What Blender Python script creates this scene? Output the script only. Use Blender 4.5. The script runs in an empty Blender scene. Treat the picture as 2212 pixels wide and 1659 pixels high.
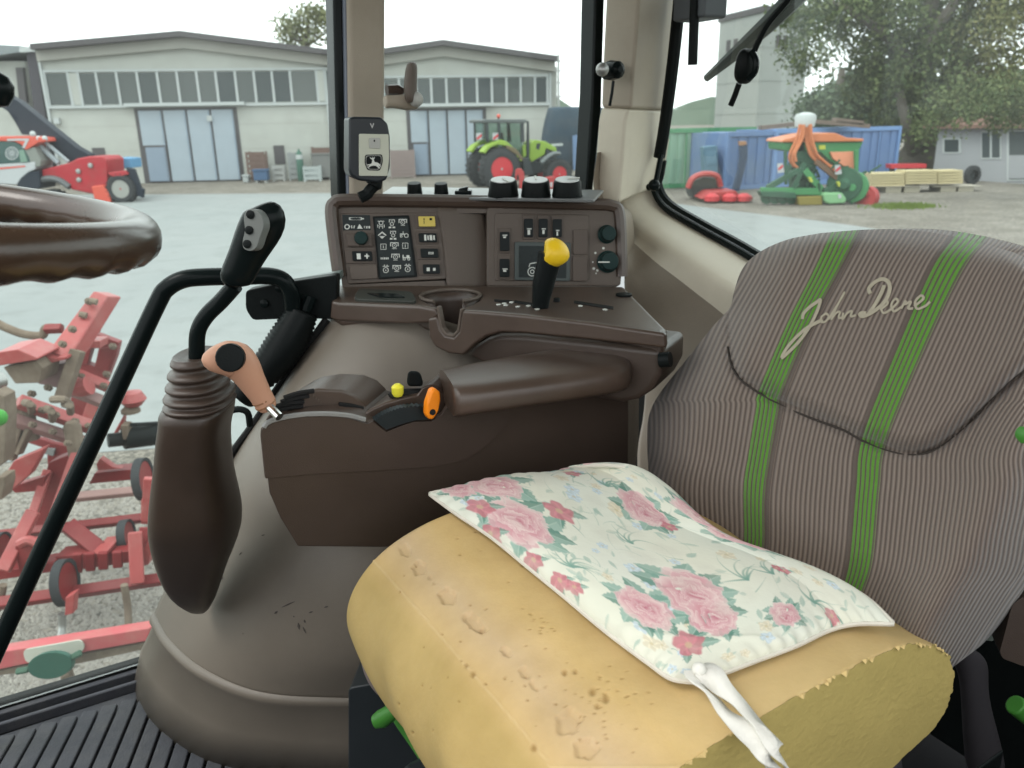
import bpy, bmesh, math, random
import numpy as np
from mathutils import Vector as V, Matrix
from mathutils.bvhtree import BVHTree
random.seed(7); rng = np.random.default_rng(7)
sc = bpy.context.scene
COL = sc.collection

# ------------------------------------------------------------------ camera
CZ = 2.70                                   # eye height above the yard
F = 1736.0                                  # focal length for a 2212 px wide picture
TH = math.atan((829.5 - 265.0) / F); RO = 0.018
_f = V((0, math.cos(TH), -math.sin(TH))); _u0 = V((0, math.sin(TH), math.cos(TH))); _r0 = V((1, 0, 0))
_r = _r0 * math.cos(RO) - _u0 * math.sin(RO); _u = _u0 * math.cos(RO) + _r0 * math.sin(RO)
CAM = V((0, 0, CZ))
cd = bpy.data.cameras.new('camera'); co = bpy.data.objects.new('camera', cd); COL.objects.link(co)
cd.sensor_width = 36; cd.lens = 36 * F / 2212; cd.clip_start = 0.02; cd.clip_end = 4000
M3 = Matrix((_r, _u, -_f)).transposed()
co.matrix_world = Matrix.Translation(CAM) @ M3.to_4x4()
cd.dof.use_dof = True; cd.dof.focus_distance = 1.0; cd.dof.aperture_fstop = 9
sc.camera = co
# ------------------------------------------------------------------ sky, sun, exposure
w = bpy.data.worlds.new('World'); sc.world = w; w.use_nodes = True
nt = w.node_tree; nt.nodes.clear()
sky = nt.nodes.new('ShaderNodeTexSky'); sky.sky_type = 'NISHITA'; sky.sun_disc = False
SUN_EL, SUN_AZ = math.radians(56), math.radians(238)
sky.sun_elevation = SUN_EL; sky.sun_rotation = SUN_AZ; sky.dust_density = 4; sky.air_density = 1
mixw = nt.nodes.new('ShaderNodeMix'); mixw.data_type = 'RGBA'; mixw.inputs[0].default_value = 0.93
mixw.inputs[7].default_value = (9.6, 10.0, 10.1, 1)      # flat white overcast
bg = nt.nodes.new('ShaderNodeBackground'); bg.inputs[1].default_value = 0.12
wo = nt.nodes.new('ShaderNodeOutputWorld')
nt.links.new(sky.outputs[0], mixw.inputs[6]); nt.links.new(mixw.outputs[2], bg.inputs[0]); nt.links.new(bg.outputs[0], wo.inputs[0])
sd = bpy.data.lights.new('sun', 'SUN'); so = bpy.data.objects.new('sun', sd); COL.objects.link(so)
sd.energy = 0.7; sd.angle = math.radians(25); sd.color = (1, .97, .92)
# veiled sun from the left, a little behind the photographer
so.rotation_euler = (-V((math.sin(SUN_AZ) * math.cos(SUN_EL), math.cos(SUN_AZ) * math.cos(SUN_EL), math.sin(SUN_EL)))).to_track_quat('-Z', 'Y').to_euler()
sc.view_settings.view_transform = 'Standard'; sc.view_settings.look = 'None'
sc.view_settings.exposure = 1.05; sc.view_settings.gamma = 1
try: sc.view_settings.use_curve_mapping = False
except Exception: pass
sc.cycles.max_bounces = 8; sc.cycles.transparent_max_bounces = 16; sc.cycles.diffuse_bounces = 4
sc.cycles.caustics_reflective = False; sc.cycles.caustics_refractive = False

# ------------------------------------------------------------------ layout helpers
def ray(px, py):
    return _f + _r * ((px - 1106) / F) - _u * ((py - 829.5) / F)
def at(px, py, Y):
    d = ray(px, py); return CAM + d * (Y / d.y)
def onz(px, py, z):
    d = ray(px, py); return CAM + d * ((z - CZ) / d.z)
def onzr(px, py, zr): return onz(px, py, CZ + zr)
def onp(px, py, p0, n):
    d = ray(px, py); return CAM + d * ((p0 - CAM).dot(n) / d.dot(n))
def proj(p):
    q = p - CAM; t = q.dot(_f); return (1106 + F * q.dot(_r) / t, 829.5 - F * q.dot(_u) / t)
RX = V((math.cos(math.radians(30)), math.sin(math.radians(30)), 0))     # to the rear of the tractor
LX = V((math.sin(math.radians(30)), -math.cos(math.radians(30)), 0))    # to its left side, where the door is
UP = V((0, 0, 1))
def cab(r, l, zr): return RX * r + LX * l + UP * (CZ + zr)
def onl(px, py, l): return onp(px, py, LX * l, LX)
def onr(px, py, r): return onp(px, py, RX * r, RX)
ZO = {'A': (0, 0), 'B': (800, 0), 'C': (1692, 0), 'D': (0, 635), 'E': (800, 460), 'F': (1692, 560), 'G': (0, 1269), 'I': (1692, 1269)}
def z(k, x, y):
    if k == 'H': return ((800 + x * .4875) / 1.17179, (1135 + y * .4875) / 1.17179)
    if k == 'K': return ((640 + x * .25316) / 1.17179, (950 + y * .25316) / 1.17179)      # armrest close-up
    if k == 'M': return ((x * .18987) / 1.17179, (700 + y * .18987) / 1.17179)            # implement, upper
    if k == 'N': return ((x * .18987) / 1.17179, (1000 + y * .18987) / 1.17179)           # implement, lower
    if k == 'P': return ((1890 + x * .20796) / 1.17179, (280 + y * .20796) / 1.17179)      # drill
    if k == 'Q': return ((1180 + x * .18083) / 1.17179, (250 + y * .18083) / 1.17179)      # green tractor
    if k == 'S': return ((x * .18083) / 1.17179, (180 + y * .18083) / 1.17179)            # handler
    a, b = ZO[k]; return ((a + x * .40687) / 1.17179, (b + y * .40687) / 1.17179)
def zz(k, *pts): return [z(k, *p) for p in pts]

def catmull(P, n=6, closed=False):
    P = [V(p) for p in P]; out = []
    N = len(P)
    for i in range(N if closed else N - 1):
        a = P[(i - 1) % N] if (closed or i > 0) else P[0] * 2 - P[1]
        b = P[i % N]; c = P[(i + 1) % N]
        d = P[(i + 2) % N] if (closed or i + 2 < N) else P[-1] * 2 - P[-2]
        for k in range(n):
            t = k / n
            out.append(((b * 2) + (c - a) * t + (a * 2 - b * 5 + c * 4 - d) * t * t + (b * 3 - a - c * 3 + d) * t ** 3) * .5)
    if not closed: out.append(P[-1].copy())
    return out
def cat2(P, n=6, closed=False): return [(v.x, v.y) for v in catmull([(p[0], p[1], 0) for p in P], n, closed)]
def round_poly(pts, rad, seg=4):
    """round the corners of a 2d polygon"""
    out = []; N = len(pts)
    for i in range(N):
        p = V((*pts[i], 0)); a = V((*pts[i - 1], 0)); b = V((*pts[(i + 1) % N], 0))
        da = (a - p); db = (b - p); r = min(rad, da.length * .45, db.length * .45)
        s = p + da.normalized() * r; e = p + db.normalized() * r
        for k in range(seg + 1):
            t = k / seg; q = s * (1 - t) ** 2 + p * 2 * t * (1 - t) + e * t * t; out.append((q.x, q.y))
    return out
def rect(x0, y0, x1, y1): return [(x0, y0), (x1, y0), (x1, y1), (x0, y1)]

class MB:
    def __init__(s): s.v = []; s.f = []
    def add(s, vs, fs):
        o = len(s.v); s.v += [V(p) for p in vs]; s.f += [tuple(i + o for i in f) for f in fs]; return s
    def poly(s, pts): return s.add(pts, [tuple(range(len(pts)))])
    def prism(s, pts, vec):
        n = len(pts); vs = [V(p) for p in pts] + [V(p) + vec for p in pts]
        fs = [tuple(range(n)), tuple(range(2 * n - 1, n - 1, -1))] + [(i, i + n, (i + 1) % n + n, (i + 1) % n) for i in range(n)]
        return s.add(vs, fs)
    def box(s, c, hx, hy, hz):
        c = V(c); hx, hy, hz = V(hx), V(hy), V(hz)
        return s.prism([c - hx - hy - hz, c + hx - hy - hz, c + hx + hy - hz, c - hx + hy - hz], hz * 2)
    def bar(s, a, b, wdt, hgt, up=UP):
        a, b = V(a), V(b); d = (b - a); x = d.cross(up)
        if x.length < 1e-6: x = d.cross(V((1, 0, 0)))
        x.normalize(); y = x.cross(d).normalized()
        return s.box((a + b) / 2, d / 2, x * wdt / 2, y * hgt / 2)
    def loft(s, rings, cap=True, closed=True):
        n = len(rings[0]); vs = [p for r in rings for p in r]; fs = []
        for i in range(len(rings) - 1):
            for j in range(n if closed else n - 1):
                k = (j + 1) % n; fs.append((i * n + j, i * n + k, (i + 1) * n + k, (i + 1) * n + j))
        if cap and closed: fs += [tuple(range(n))[::-1], tuple(range((len(rings) - 1) * n, len(rings) * n))]
        return s.add(vs, fs)
    def tube(s, path, r, n=10, cap=True, flat=1.0, nrm=None):
        P = [V(p) for p in path]; N = len(P)
        R = r if isinstance(r, (list, tuple)) else [r] * N
        t0 = (P[1] - P[0]).normalized()
        x = V(nrm) if nrm is not None else (UP if abs(t0.z) < .9 else V((1, 0, 0)))
        rings = []
        for i in range(N):
            t = (P[min(i + 1, N - 1)] - P[max(i - 1, 0)]).normalized()
            x = (x - t * x.dot(t)).normalized(); y = t.cross(x)
            rings.append([P[i] + x * math.cos(2 * math.pi * k / n) * R[i] * flat + y * math.sin(2 * math.pi * k / n) * R[i] for k in range(n)])
        return s.loft(rings, cap)
    def lathe(s, c, ax, prof, n=16, cap=True):
        c = V(c); ax = V(ax).normalized(); x = ax.orthogonal().normalized(); y = ax.cross(x)
        return s.loft([[c + ax * d + (x * math.cos(2 * math.pi * k / n) + y * math.sin(2 * math.pi * k / n)) * r for k in range(n)] for d, r in prof], cap)
    def ball(s, c, r, n=12):
        return s.lathe(c, UP, [(-r * math.cos(math.pi * i / 8), max(r * math.sin(math.pi * i / 8), 1e-4)) for i in range(9)], n)
    def grid(s, rows, closed=False): return s.loft(rows, False, closed)
    def build(s, name, mat, parent=None, smooth=True, bevel=0, seg=2, sub=0, ang=35, solid=0, kind=None, label=None, recalc=True):
        me = bpy.data.meshes.new(name); me.from_pydata([tuple(p) for p in s.v], [], s.f); me.update()
        if recalc:
            bm = bmesh.new(); bm.from_mesh(me); bmesh.ops.recalc_face_normals(bm, faces=bm.faces); bm.to_mesh(me); bm.free()
        me.materials.append(mat)
        if smooth:
            me.polygons.foreach_set('use_smooth', [True] * len(me.polygons))
            if not bevel:
                try: me.set_sharp_from_angle(angle=math.radians(ang))
                except Exception: pass
        o = bpy.data.objects.new(name, me); COL.objects.link(o)
        if solid:
            m = o.modifiers.new('solid', 'SOLIDIFY'); m.thickness = solid; m.offset = -1
        if bevel:
            m = o.modifiers.new('bevel', 'BEVEL'); m.width = bevel; m.segments = seg; m.limit_method = 'ANGLE'; m.angle_limit = math.radians(28)
            m.harden_normals = True
        if sub:
            m = o.modifiers.new('sub', 'SUBSURF'); m.levels = sub; m.render_levels = sub
        if parent is not None: adopt(o, parent)
        if kind: o['kind'] = kind
        if label: o['label'] = label
        return o
def adopt(o, parent):
    o.parent = parent
    if parent.type == 'EMPTY': o.matrix_parent_inverse = Matrix.Translation(-parent.location)
def thing(name, label, cat, loc, group=None):
    e = bpy.data.objects.new(name, None); COL.objects.link(e); e.location = loc; e.empty_display_size = .05
    e['label'] = label; e['category'] = cat
    if group: e['group'] = group
    return e
def tag(o, label, cat, group=None):
    o['label'] = label; o['category'] = cat
    if group: o['group'] = group
    return o
def slab(name, px, plane, thick, mat, parent, bevel=0, lift=0, seg=2, label=None, smooth=True):
    """a plate whose face has this outline on the plane and whose body goes back behind it"""
    p0, n = plane; p0 = p0 + n * lift
    return MB().prism([onp(x, y, p0, n) for x, y in px], -n * thick).build(name, mat, parent, bevel=bevel, seg=seg, label=label, smooth=smooth)

# ------------------------------------------------------------------ materials
def mat(name, col, rough=.5, metal=0, var=.12, vs=12, bump=0, bs=150, spec=.3, coat=0, sheen=0, dirt=0, dcol=(.3, .27, .23), ds=6, trans=0):
    m = bpy.data.materials.new(name); m.use_nodes = True; n = m.node_tree; b = n.nodes['Principled BSDF']
    b.inputs['Roughness'].default_value = rough; b.inputs['Metallic'].default_value = metal
    b.inputs['Specular IOR Level'].default_value = spec; b.inputs['Coat Weight'].default_value = coat
    if sheen: b.inputs['Sheen Weight'].default_value = sheen
    if trans: b.inputs['Transmission Weight'].default_value = trans
    tc = n.nodes.new('ShaderNodeTexCoord')
    no = n.nodes.new('ShaderNodeTexNoise'); no.inputs['Scale'].default_value = vs; no.inputs['Detail'].default_value = 6; no.inputs['Roughness'].default_value = .65
    n.links.new(tc.outputs['Object'], no.inputs['Vector'])
    mx = n.nodes.new('ShaderNodeMix'); mx.data_type = 'RGBA'
    mx.inputs[6].default_value = (*[max(0, c * (1 - var)) for c in col], 1); mx.inputs[7].default_value = (*[min(1, c * (1 + var)) for c in col], 1)
    n.links.new(no.outputs['Fac'], mx.inputs[0]); out = mx.outputs[2]
    if dirt:
        n2 = n.nodes.new('ShaderNodeTexNoise'); n2.inputs['Scale'].default_value = ds; n2.inputs['Detail'].default_value = 8; n2.inputs['Roughness'].default_value = .7
        n.links.new(tc.outputs['Object'], n2.inputs['Vector'])
        cr = n.nodes.new('ShaderNodeMapRange'); cr.inputs[1].default_value = .45; cr.inputs[2].default_value = .75; cr.inputs[4].default_value = dirt
        n.links.new(n2.outputs['Fac'], cr.inputs[0])
        m2 = n.nodes.new('ShaderNodeMix'); m2.data_type = 'RGBA'; m2.inputs[7].default_value = (*dcol, 1)
        n.links.new(cr.outputs[0], m2.inputs[0]); n.links.new(out, m2.inputs[6]); out = m2.outputs[2]
    n.links.new(out, b.inputs['Base Color'])
    rr = n.nodes.new('ShaderNodeMapRange'); rr.inputs[3].default_value = max(.02, rough - .08); rr.inputs[4].default_value = min(1, rough + .1)
    n.links.new(no.outputs['Fac'], rr.inputs[0]); n.links.new(rr.outputs[0], b.inputs['Roughness'])
    if bump:
        nb = n.nodes.new('ShaderNodeTexNoise'); nb.inputs['Scale'].default_value = bs; nb.inputs['Detail'].default_value = 3
        n.links.new(tc.outputs['Object'], nb.inputs['Vector'])
        bp = n.nodes.new('ShaderNodeBump'); bp.inputs['Strength'].default_value = bump; bp.inputs['Distance'].default_value = .002
        n.links.new(nb.outputs['Fac'], bp.inputs['Height']); n.links.new(bp.outputs[0], b.inputs['Normal'])
    return m
def glass(name, dust=.05, gloss=.06, tint=(.93, .97, .95)):
    m = bpy.data.materials.new(name); m.use_nodes = True; n = m.node_tree; n.nodes.clear()
    o = n.nodes.new('ShaderNodeOutputMaterial'); t = n.nodes.new('ShaderNodeBsdfTransparent'); t.inputs[0].default_value = (*tint, 1)
    g = n.nodes.new('ShaderNodeBsdfGlossy'); g.inputs['Roughness'].default_value = .03
    d = n.nodes.new('ShaderNodeBsdfTranslucent'); d.inputs[0].default_value = (.75, .77, .75, 1)
    tc = n.nodes.new('ShaderNodeTexCoord'); no = n.nodes.new('ShaderNodeTexNoise'); no.inputs['Scale'].default_value = 5; no.inputs['Detail'].default_value = 7
    n.links.new(tc.outputs['Object'], no.inputs['Vector'])
    mr = n.nodes.new('ShaderNodeMapRange'); mr.inputs[1].default_value = .3; mr.inputs[2].default_value = .75; mr.inputs[3].default_value = dust * .5; mr.inputs[4].default_value = dust * 1.6
    n.links.new(no.outputs['Fac'], mr.inputs[0])
    a = n.nodes.new('ShaderNodeMixShader'); n.links.new(mr.outputs[0], a.inputs[0]); n.links.new(t.outputs[0], a.inputs[1]); n.links.new(d.outputs[0], a.inputs[2])
    fr = n.nodes.new('ShaderNodeFresnel'); fr.inputs[0].default_value = 1.45
    fm = n.nodes.new('ShaderNodeMath'); fm.operation = 'MULTIPLY'; fm.inputs[1].default_value = gloss * 10; n.links.new(fr.outputs[0], fm.inputs[0])
    b = n.nodes.new('ShaderNodeMixShader'); n.links.new(fm.outputs[0], b.inputs[0]); n.links.new(a.outputs[0], b.inputs[1]); n.links.new(g.outputs[0], b.inputs[2])
    n.links.new(b.outputs[0], o.inputs[0]); return m
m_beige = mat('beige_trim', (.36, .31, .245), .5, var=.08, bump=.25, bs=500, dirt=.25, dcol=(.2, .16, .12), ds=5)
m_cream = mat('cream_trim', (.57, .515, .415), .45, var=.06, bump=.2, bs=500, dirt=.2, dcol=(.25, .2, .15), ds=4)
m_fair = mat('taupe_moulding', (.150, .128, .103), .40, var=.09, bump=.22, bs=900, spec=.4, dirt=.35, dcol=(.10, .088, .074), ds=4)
m_brown = mat('brown_plastic', (.060, .042, .033), .34, var=.15, bump=.22, bs=900, spec=.45, dirt=.25, dcol=(.06, .045, .036), ds=7)
m_brown2 = mat('brown_plastic_worn', (.066, .044, .033), .32, var=.15, bump=.2, bs=900, spec=.55, dirt=.4, dcol=(.11, .08, .06), ds=6)
m_panel = mat('switch_panel_plastic', (.105, .082, .066), .45, var=.08, bump=.3, bs=500)
m_panel2 = mat('switch_bezel_plastic', (.085, .063, .049), .42, var=.08)
m_black = mat('black_plastic', (.008, .010, .010), .4, var=.2, bump=.2, bs=400, spec=.09)
m_blackg = mat('black_gloss', (.006, .009, .009), .22, var=.2, spec=.09)
m_rubber = mat('black_rubber', (.018, .018, .018), .6, var=.3, spec=.09)
m_screen = mat('display_glass', (.022, .028, .028), .25, var=.15, spec=.09)
m_white = mat('white_print', (.62, .63, .58), .6, var=.05)
m_lgrey = mat('light_grey_plastic', (.40, .40, .37), .5, var=.06)
m_yellow = mat('yellow_plastic', (.80, .52, .02), .35, var=.05)
m_yellow2 = mat('yellow_switch', (.62, .48, .10), .45, var=.08)
m_orange = mat('orange_plastic', (.85, .24, .01), .35, var=.06)
m_peach = mat('peach_plastic', (.55, .295, .195), .45, var=.1, dirt=.3, dcol=(.4, .2, .12), ds=12)
m_chrome = mat('bright_steel', (.7, .7, .68), .2, 1, var=.05)
m_steel = mat('dull_steel', (.35, .35, .34), .4, .8, var=.15)
m_green = mat('green_paint', (.05, .20, .03), .4, var=.15)
m_teal = mat('teal_black_knob', (.014, .032, .03), .35, var=.15, spec=.09)
m_glass = glass('cab_glass', .02, .02)
m_glassr = glass('rear_glass', .028, .015)
# ================================================================== the tractor cab we stand in
FZ = -1.05                                   # cab floor, relative to the eye
CABT = thing('tractor_cab', 'beige-trimmed tractor cab with black framed windows around the seat', 'tractor cab', cab(.2, -.6, FZ))
m_floor = mat('cab_floor', (.02, .02, .022), .8, var=.3)
MB().box(cab(0, -.62, FZ - .03), RX * 1.35, LX * .915, UP * .03).build('cab_floor', m_floor, CABT, smooth=False)
m_head = mat('headliner', (.34, .30, .25), .9, var=.05)
MB().box(cab(.62, -.66, .56), RX * .80, LX * .87, UP * .04).build('roof', m_head, CABT, bevel=.03)
MB().prism([cab(.15, .26, FZ), cab(1.25, .26, FZ), cab(1.25, .26, -.22), cab(.30, .26, -.25), cab(.15, .26, -.6)], LX * .05).build('left_wall', m_black, CABT, bevel=.01)
MB().prism([cab(-1.25, -1.5, FZ), cab(-1.25, .26, FZ), cab(-1.25, .26, -.45), cab(-1.25, -1.5, -.45)], -RX * .05).build('front_wall', m_black, CABT, bevel=.01)
MB().prism([cab(-.95, .2, FZ), cab(-1.2, .2, FZ), cab(-1.2, .2, -.30), cab(-1.0, .2, -.26)], -LX * 1.2).build('widened_dash_cowl', m_brown, CABT, bevel=.03)  # out-of-view dash cowl, widened to keep light off the low moulding
MB().prism([cab(-1.25, .26, FZ), cab(.14, .26, FZ), cab(.14, .26, -.37), cab(-1.25, .26, -.37)], LX * .04).build('door_panel', m_black, CABT, bevel=.01)  # unseen panel added across the open door to block low light
# the tractor around the cab: bonnet, left rear mudguard and tyre, steps
m_jd = mat('tractor_green', (.04, .16, .03), .35, var=.1)
MB().prism([cab(-1.32, -1.05, -1.6), cab(-1.32, -.15, -1.6), cab(-1.32, -.2, -.42), cab(-1.32, -1.0, -.42)], -RX * 2.2).build('bonnet', m_jd, CABT, bevel=.08)
MB().prism([cab(.2, .36, -1.3), cab(.35, .36, -.55), cab(.7, .36, -.33), cab(1.3, .36, -.33), cab(1.8, .36, -.7), cab(1.9, .36, -1.3)], LX * .55).build('mudguard', m_jd, CABT, bevel=.05)
MB().lathe(cab(1.1, .40, -1.78), LX, [(0, .5), (0, .8), (.08, .9), (.42, .9), (.5, .8), (.5, .5)], 32).build('rear_tyre', m_rubber, CABT)
MB().box(cab(-.45, .5, -1.55), RX * .5, LX * .2, UP * .35).build('fuel_tank', m_jd, CABT, bevel=.06)
# panes
def pane(r0, r1, z0, z1, l): return MB().box(cab((r0 + r1) / 2, l, (z0 + z1) / 2), RX * (r1 - r0) / 2, LX * .0025, UP * (z1 - z0) / 2)
rj = onl(775, 150, -1.53).dot(RX)
pane(-1.2, rj, -1.0, .52, -1.53).build('side_window_pane', m_glass, CABT, smooth=False)
pane(rj + .01, 1.24, -.35, .52, -1.53).build('quarter_window_pane', m_glass, CABT, smooth=False)
MB().box(cab(1.27, -.66, .12), RX * .0025, LX * .86, UP * .42).build('rear_window_pane', m_glassr, CABT, smooth=False)
# door pillar
PB = (LX * -1.475 , LX)
slab('door_pillar', [(743, -520), (839, -520), (834, 200), (831, 432), (756, 440), (752, 200)], PB, .09, m_beige, CABT, bevel=.012, seg=3)
slab('pillar_seal', [(709, -520), (735, -520), (747, 200), (753, 440), (731, 432), (725, 200)], (LX * -1.49, LX), .05, m_blackg, CABT, bevel=.006)
slab('seal_highlight', [(734, -520), (744, -520), (753, 200), (757, 435), (751, 435), (746, 200)], (LX * -1.482, LX), .04, mat('blue_grey_highlight', (.16, .18, .22), .3), CABT, bevel=.003)  # bluish strip painted as a highlight along the pillar seal
# rear pillar: a wall face, a soft ridge, a face turned to the rear glass
def pillar(name, L, M_, Rr, m, dl=-1.43, dm=-1.36, dr=1.22):
    rows = []
    for a, b, c in zip(L, M_, Rr):
        pa = onl(*a, dl); pb = onl(*b, dm); pc = onr(*c, dr)
        back = onl(*a, dl) + V((.03, .10, 0)); back2 = pc + RX * .05 - LX * .03
        rows.append([back, pa, pa * .5 + pb * .5 + (LX * .012), pb, pb * .55 + pc * .45 + (-RX * .01 + LX * .006), pc, back2])
    return MB().loft(rows, True, True).build(name, m, CABT, bevel=.008, seg=2)
pillar('rear_pillar_cover', [(1324, -520), (1309, 0), (1303, 120), (1299, 233)], [(1398, -520), (1381, 0), (1372, 120), (1364, 236)], [(1484, -520), (1456, 0), (1441, 120), (1427, 238)], m_beige, -1.42, -1.34, 1.215)
pillar('rear_pillar', [(1299, 231), (1293, 260), (1287, 340), (1278, 432)], [(1360, 234), (1352, 262), (1346, 340), (1338, 440)], [(1425, 236), (1423, 262), (1420, 330), (1406, 410)], m_cream, -1.425, -1.35, 1.22)
slab('pillar_seal', [(1298, -520), (1322, -520), (1300, 233), (1280, 425), (1266, 420), (1280, 200)], (LX * -1.45, LX), .05, m_blackg, CABT, bevel=.005)
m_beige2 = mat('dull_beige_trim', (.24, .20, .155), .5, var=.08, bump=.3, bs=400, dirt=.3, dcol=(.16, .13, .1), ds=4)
# moulded corner below the rear glass: ledge, slope, wall
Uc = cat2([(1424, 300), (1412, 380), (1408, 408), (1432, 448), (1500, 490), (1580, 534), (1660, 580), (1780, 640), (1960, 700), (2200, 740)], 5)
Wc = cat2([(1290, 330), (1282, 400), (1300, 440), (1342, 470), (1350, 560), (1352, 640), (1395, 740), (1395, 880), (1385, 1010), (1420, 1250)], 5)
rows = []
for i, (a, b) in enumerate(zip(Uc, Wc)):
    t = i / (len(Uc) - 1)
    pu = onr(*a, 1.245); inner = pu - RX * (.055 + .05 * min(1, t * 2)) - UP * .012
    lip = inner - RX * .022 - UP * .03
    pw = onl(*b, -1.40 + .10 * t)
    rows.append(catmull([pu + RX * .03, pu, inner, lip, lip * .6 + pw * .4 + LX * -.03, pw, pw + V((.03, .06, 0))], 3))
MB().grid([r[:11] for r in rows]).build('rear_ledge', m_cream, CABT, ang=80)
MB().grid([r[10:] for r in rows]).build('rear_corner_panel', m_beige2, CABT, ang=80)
MB().box(cab(1.22, -.62, -.66), RX * .03, LX * .84, UP * .37).build('rear_wall', m_black, CABT, bevel=.01)
# rubber and grey strip along the rear glass
path = [onr(a[0] + 14, a[1] - 6, 1.25) for a in Uc[3:-8]]
MB().tube(path, .011, 8).build('window_seal', m_blackg, CABT)
path = [onr(a[0] + 4, a[1] + 1, 1.235) for a in Uc[8:-8]]
MB().tube(path, .007, 8).build('window_seal', m_blackg, CABT)
path = [onr(a[0] + 9, a[1] - 2, 1.245) for a in Uc[8:-8]]
MB().tube(path, .009, 8).build('window_trim', mat('grey_trim', (.3, .33, .35), .4), CABT)
path = [onr(x, y, 1.2) for x, y in cat2([(1515, -420), (1478, -120), (1466, 20), (1452, 150), (1436, 270), (1424, 340)], 4)]
MB().tube(path, .013, 10).build('gas_strut', m_black, CABT)
MB().tube([onr(1428, 335, 1.19), onr(1417, 392, 1.17)], .006, 8).ball(onr(1413, 400, 1.165), .013).ball(onr(1403, 404, 1.165), .008).build('strut_end', m_blackg, CABT)
# slim vertical bar and bracket at the top of the rear glass
MB().box(onr(1512, 10, 1.18), RX * .03, LX * .045, UP * .028).build('bracket', mat('grey_bracket', (.1, .11, .12), .5), CABT, bevel=.006)
MB().tube([onr(1516, -380, 1.15), onr(1500, 30, 1.15), onr(1496, 140, 1.15)], .0095, 8).build('rod', m_black, CABT)
# hook knob on the rear pillar
p = onl(1322, 152, -1.345)
MB().lathe(p, LX, [(-.02, .016), (.0, .019), (.02, .016), (.028, .006)], 12).tube([p + LX * .01, onl(1312, 150, -1.32), onl(1304, 148, -1.30)], .006, 8).build('hook_knob', m_blackg, CABT)
MB().ball(onl(1301, 150, -1.30), .0125).build('knob_cap', m_steel, CABT)
MB().tube([onl(1325, 175, -1.333), onl(1322, 200, -1.333), onl(1317, 228, -1.34)], .003, 6).build('cord', m_black, CABT)
# window latch on the door pillar
lat = thing('window_latch', 'tan plastic window latch handle sticking out of the door pillar', 'latch', onl(835, 215, -1.38))
MB().tube([onl(*z('B', x, y), -1.36) for x, y in ((425, 634), (480, 632), (560, 636), (625, 628))], [.0105, .0105, .0135, .014], 14).build('latch_arm', m_beige, lat, bevel=.004)
MB().loft([[onl(*z('B', cx + dx * hw, cy), -1.345 + dl) for dx, dl in ((-1, 0), (-.7, .016), (0, .024), (.7, .016), (1, 0), (.7, -.016), (0, -.022), (-.7, -.016))] for cx, cy, hw in ((595, 650, 40), (590, 590, 47), (585, 540, 47), (592, 450, 44), (596, 400, 38), (598, 383, 22))]).build('latch_handle', m_panel, lat, sub=1)
MB().ball(onl(*z('B', 622, 618), -1.335), .0125).build('latch_joint', m_lgrey, lat)
MB().tube([onl(*z('B', 440, 560), -1.37), onl(*z('B', 500, 555), -1.37), onl(*z('B', 535, 575), -1.37)], .009, 8).build('latch_spring', m_brown, lat)

# ------------------------------------------------------------------ floor mat
mt = thing('floor_mat', 'dark ribbed rubber floor mat in the footwell beside the taupe console', 'floor mat', cab(-.4, -1.2, FZ))
m_mat = mat('mat_rubber', (.045, .047, .055), .7, var=.35, vs=30, dirt=.45, dcol=(.11, .105, .1), ds=14, bump=.4, bs=300)
MB().box(cab(-.28, -1.0, FZ + .004), RX * .95, LX * .505, UP * .004).build('mat_base', m_mat, mt, smooth=False)
p0 = onzr(*z('G', 820, 1230), FZ + .012); p1 = onzr(*z('G', 640, 1650), FZ + .012); q0 = onzr(*z('G', 700, 1265), FZ + .012)
dr = (p1 - p0).normalized(); side = UP.cross(dr).normalized(); stp = abs((q0 - p0).dot(side)); sg = 1 if (q0 - p0).dot(side) > 0 else -1
edge_d = (q0 - p0).normalized()
for i in range(-9, 17):
    a = p0 + edge_d * (stp * i / abs(edge_d.dot(side)))
    ln = .62
    c = a + dr * (ln / 2 + .01) + side * sg * stp * .0
    MB().prism([c - dr * ln / 2 - side * stp * .43, c + dr * ln / 2 - side * stp * .43, c + dr * ln / 2 + side * stp * .43, c - dr * ln / 2 + side * stp * .43], UP * .009).build('mat_rib', m_mat, mt, bevel=.003)
for k, wd in ((0, .014), (.035, .010)):
    a = onzr(-60, 1580, FZ) ; b = onzr(300, 1468, FZ); d = (b - a).normalized(); s_ = UP.cross(d)
    MB().bar(a + d * -.2 - s_ * k + UP * .012, b + d * .2 - s_ * k + UP * .012, wd, .022).build('mat_rim', m_mat, mt, bevel=.003)
a = onzr(-60, 1566, FZ); b = onzr(300, 1456, FZ); d = (b - a).normalized()
MB().bar(a - d * .5 + UP * .01, b + d * .6 + UP * .01, .02, .05).build('door_sill', m_rubber, CABT, bevel=.004)
MB().bar(onzr(120, 1659, FZ) + UP * .004, onzr(300, 1520, FZ) + UP * .004, .001, .001)

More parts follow.
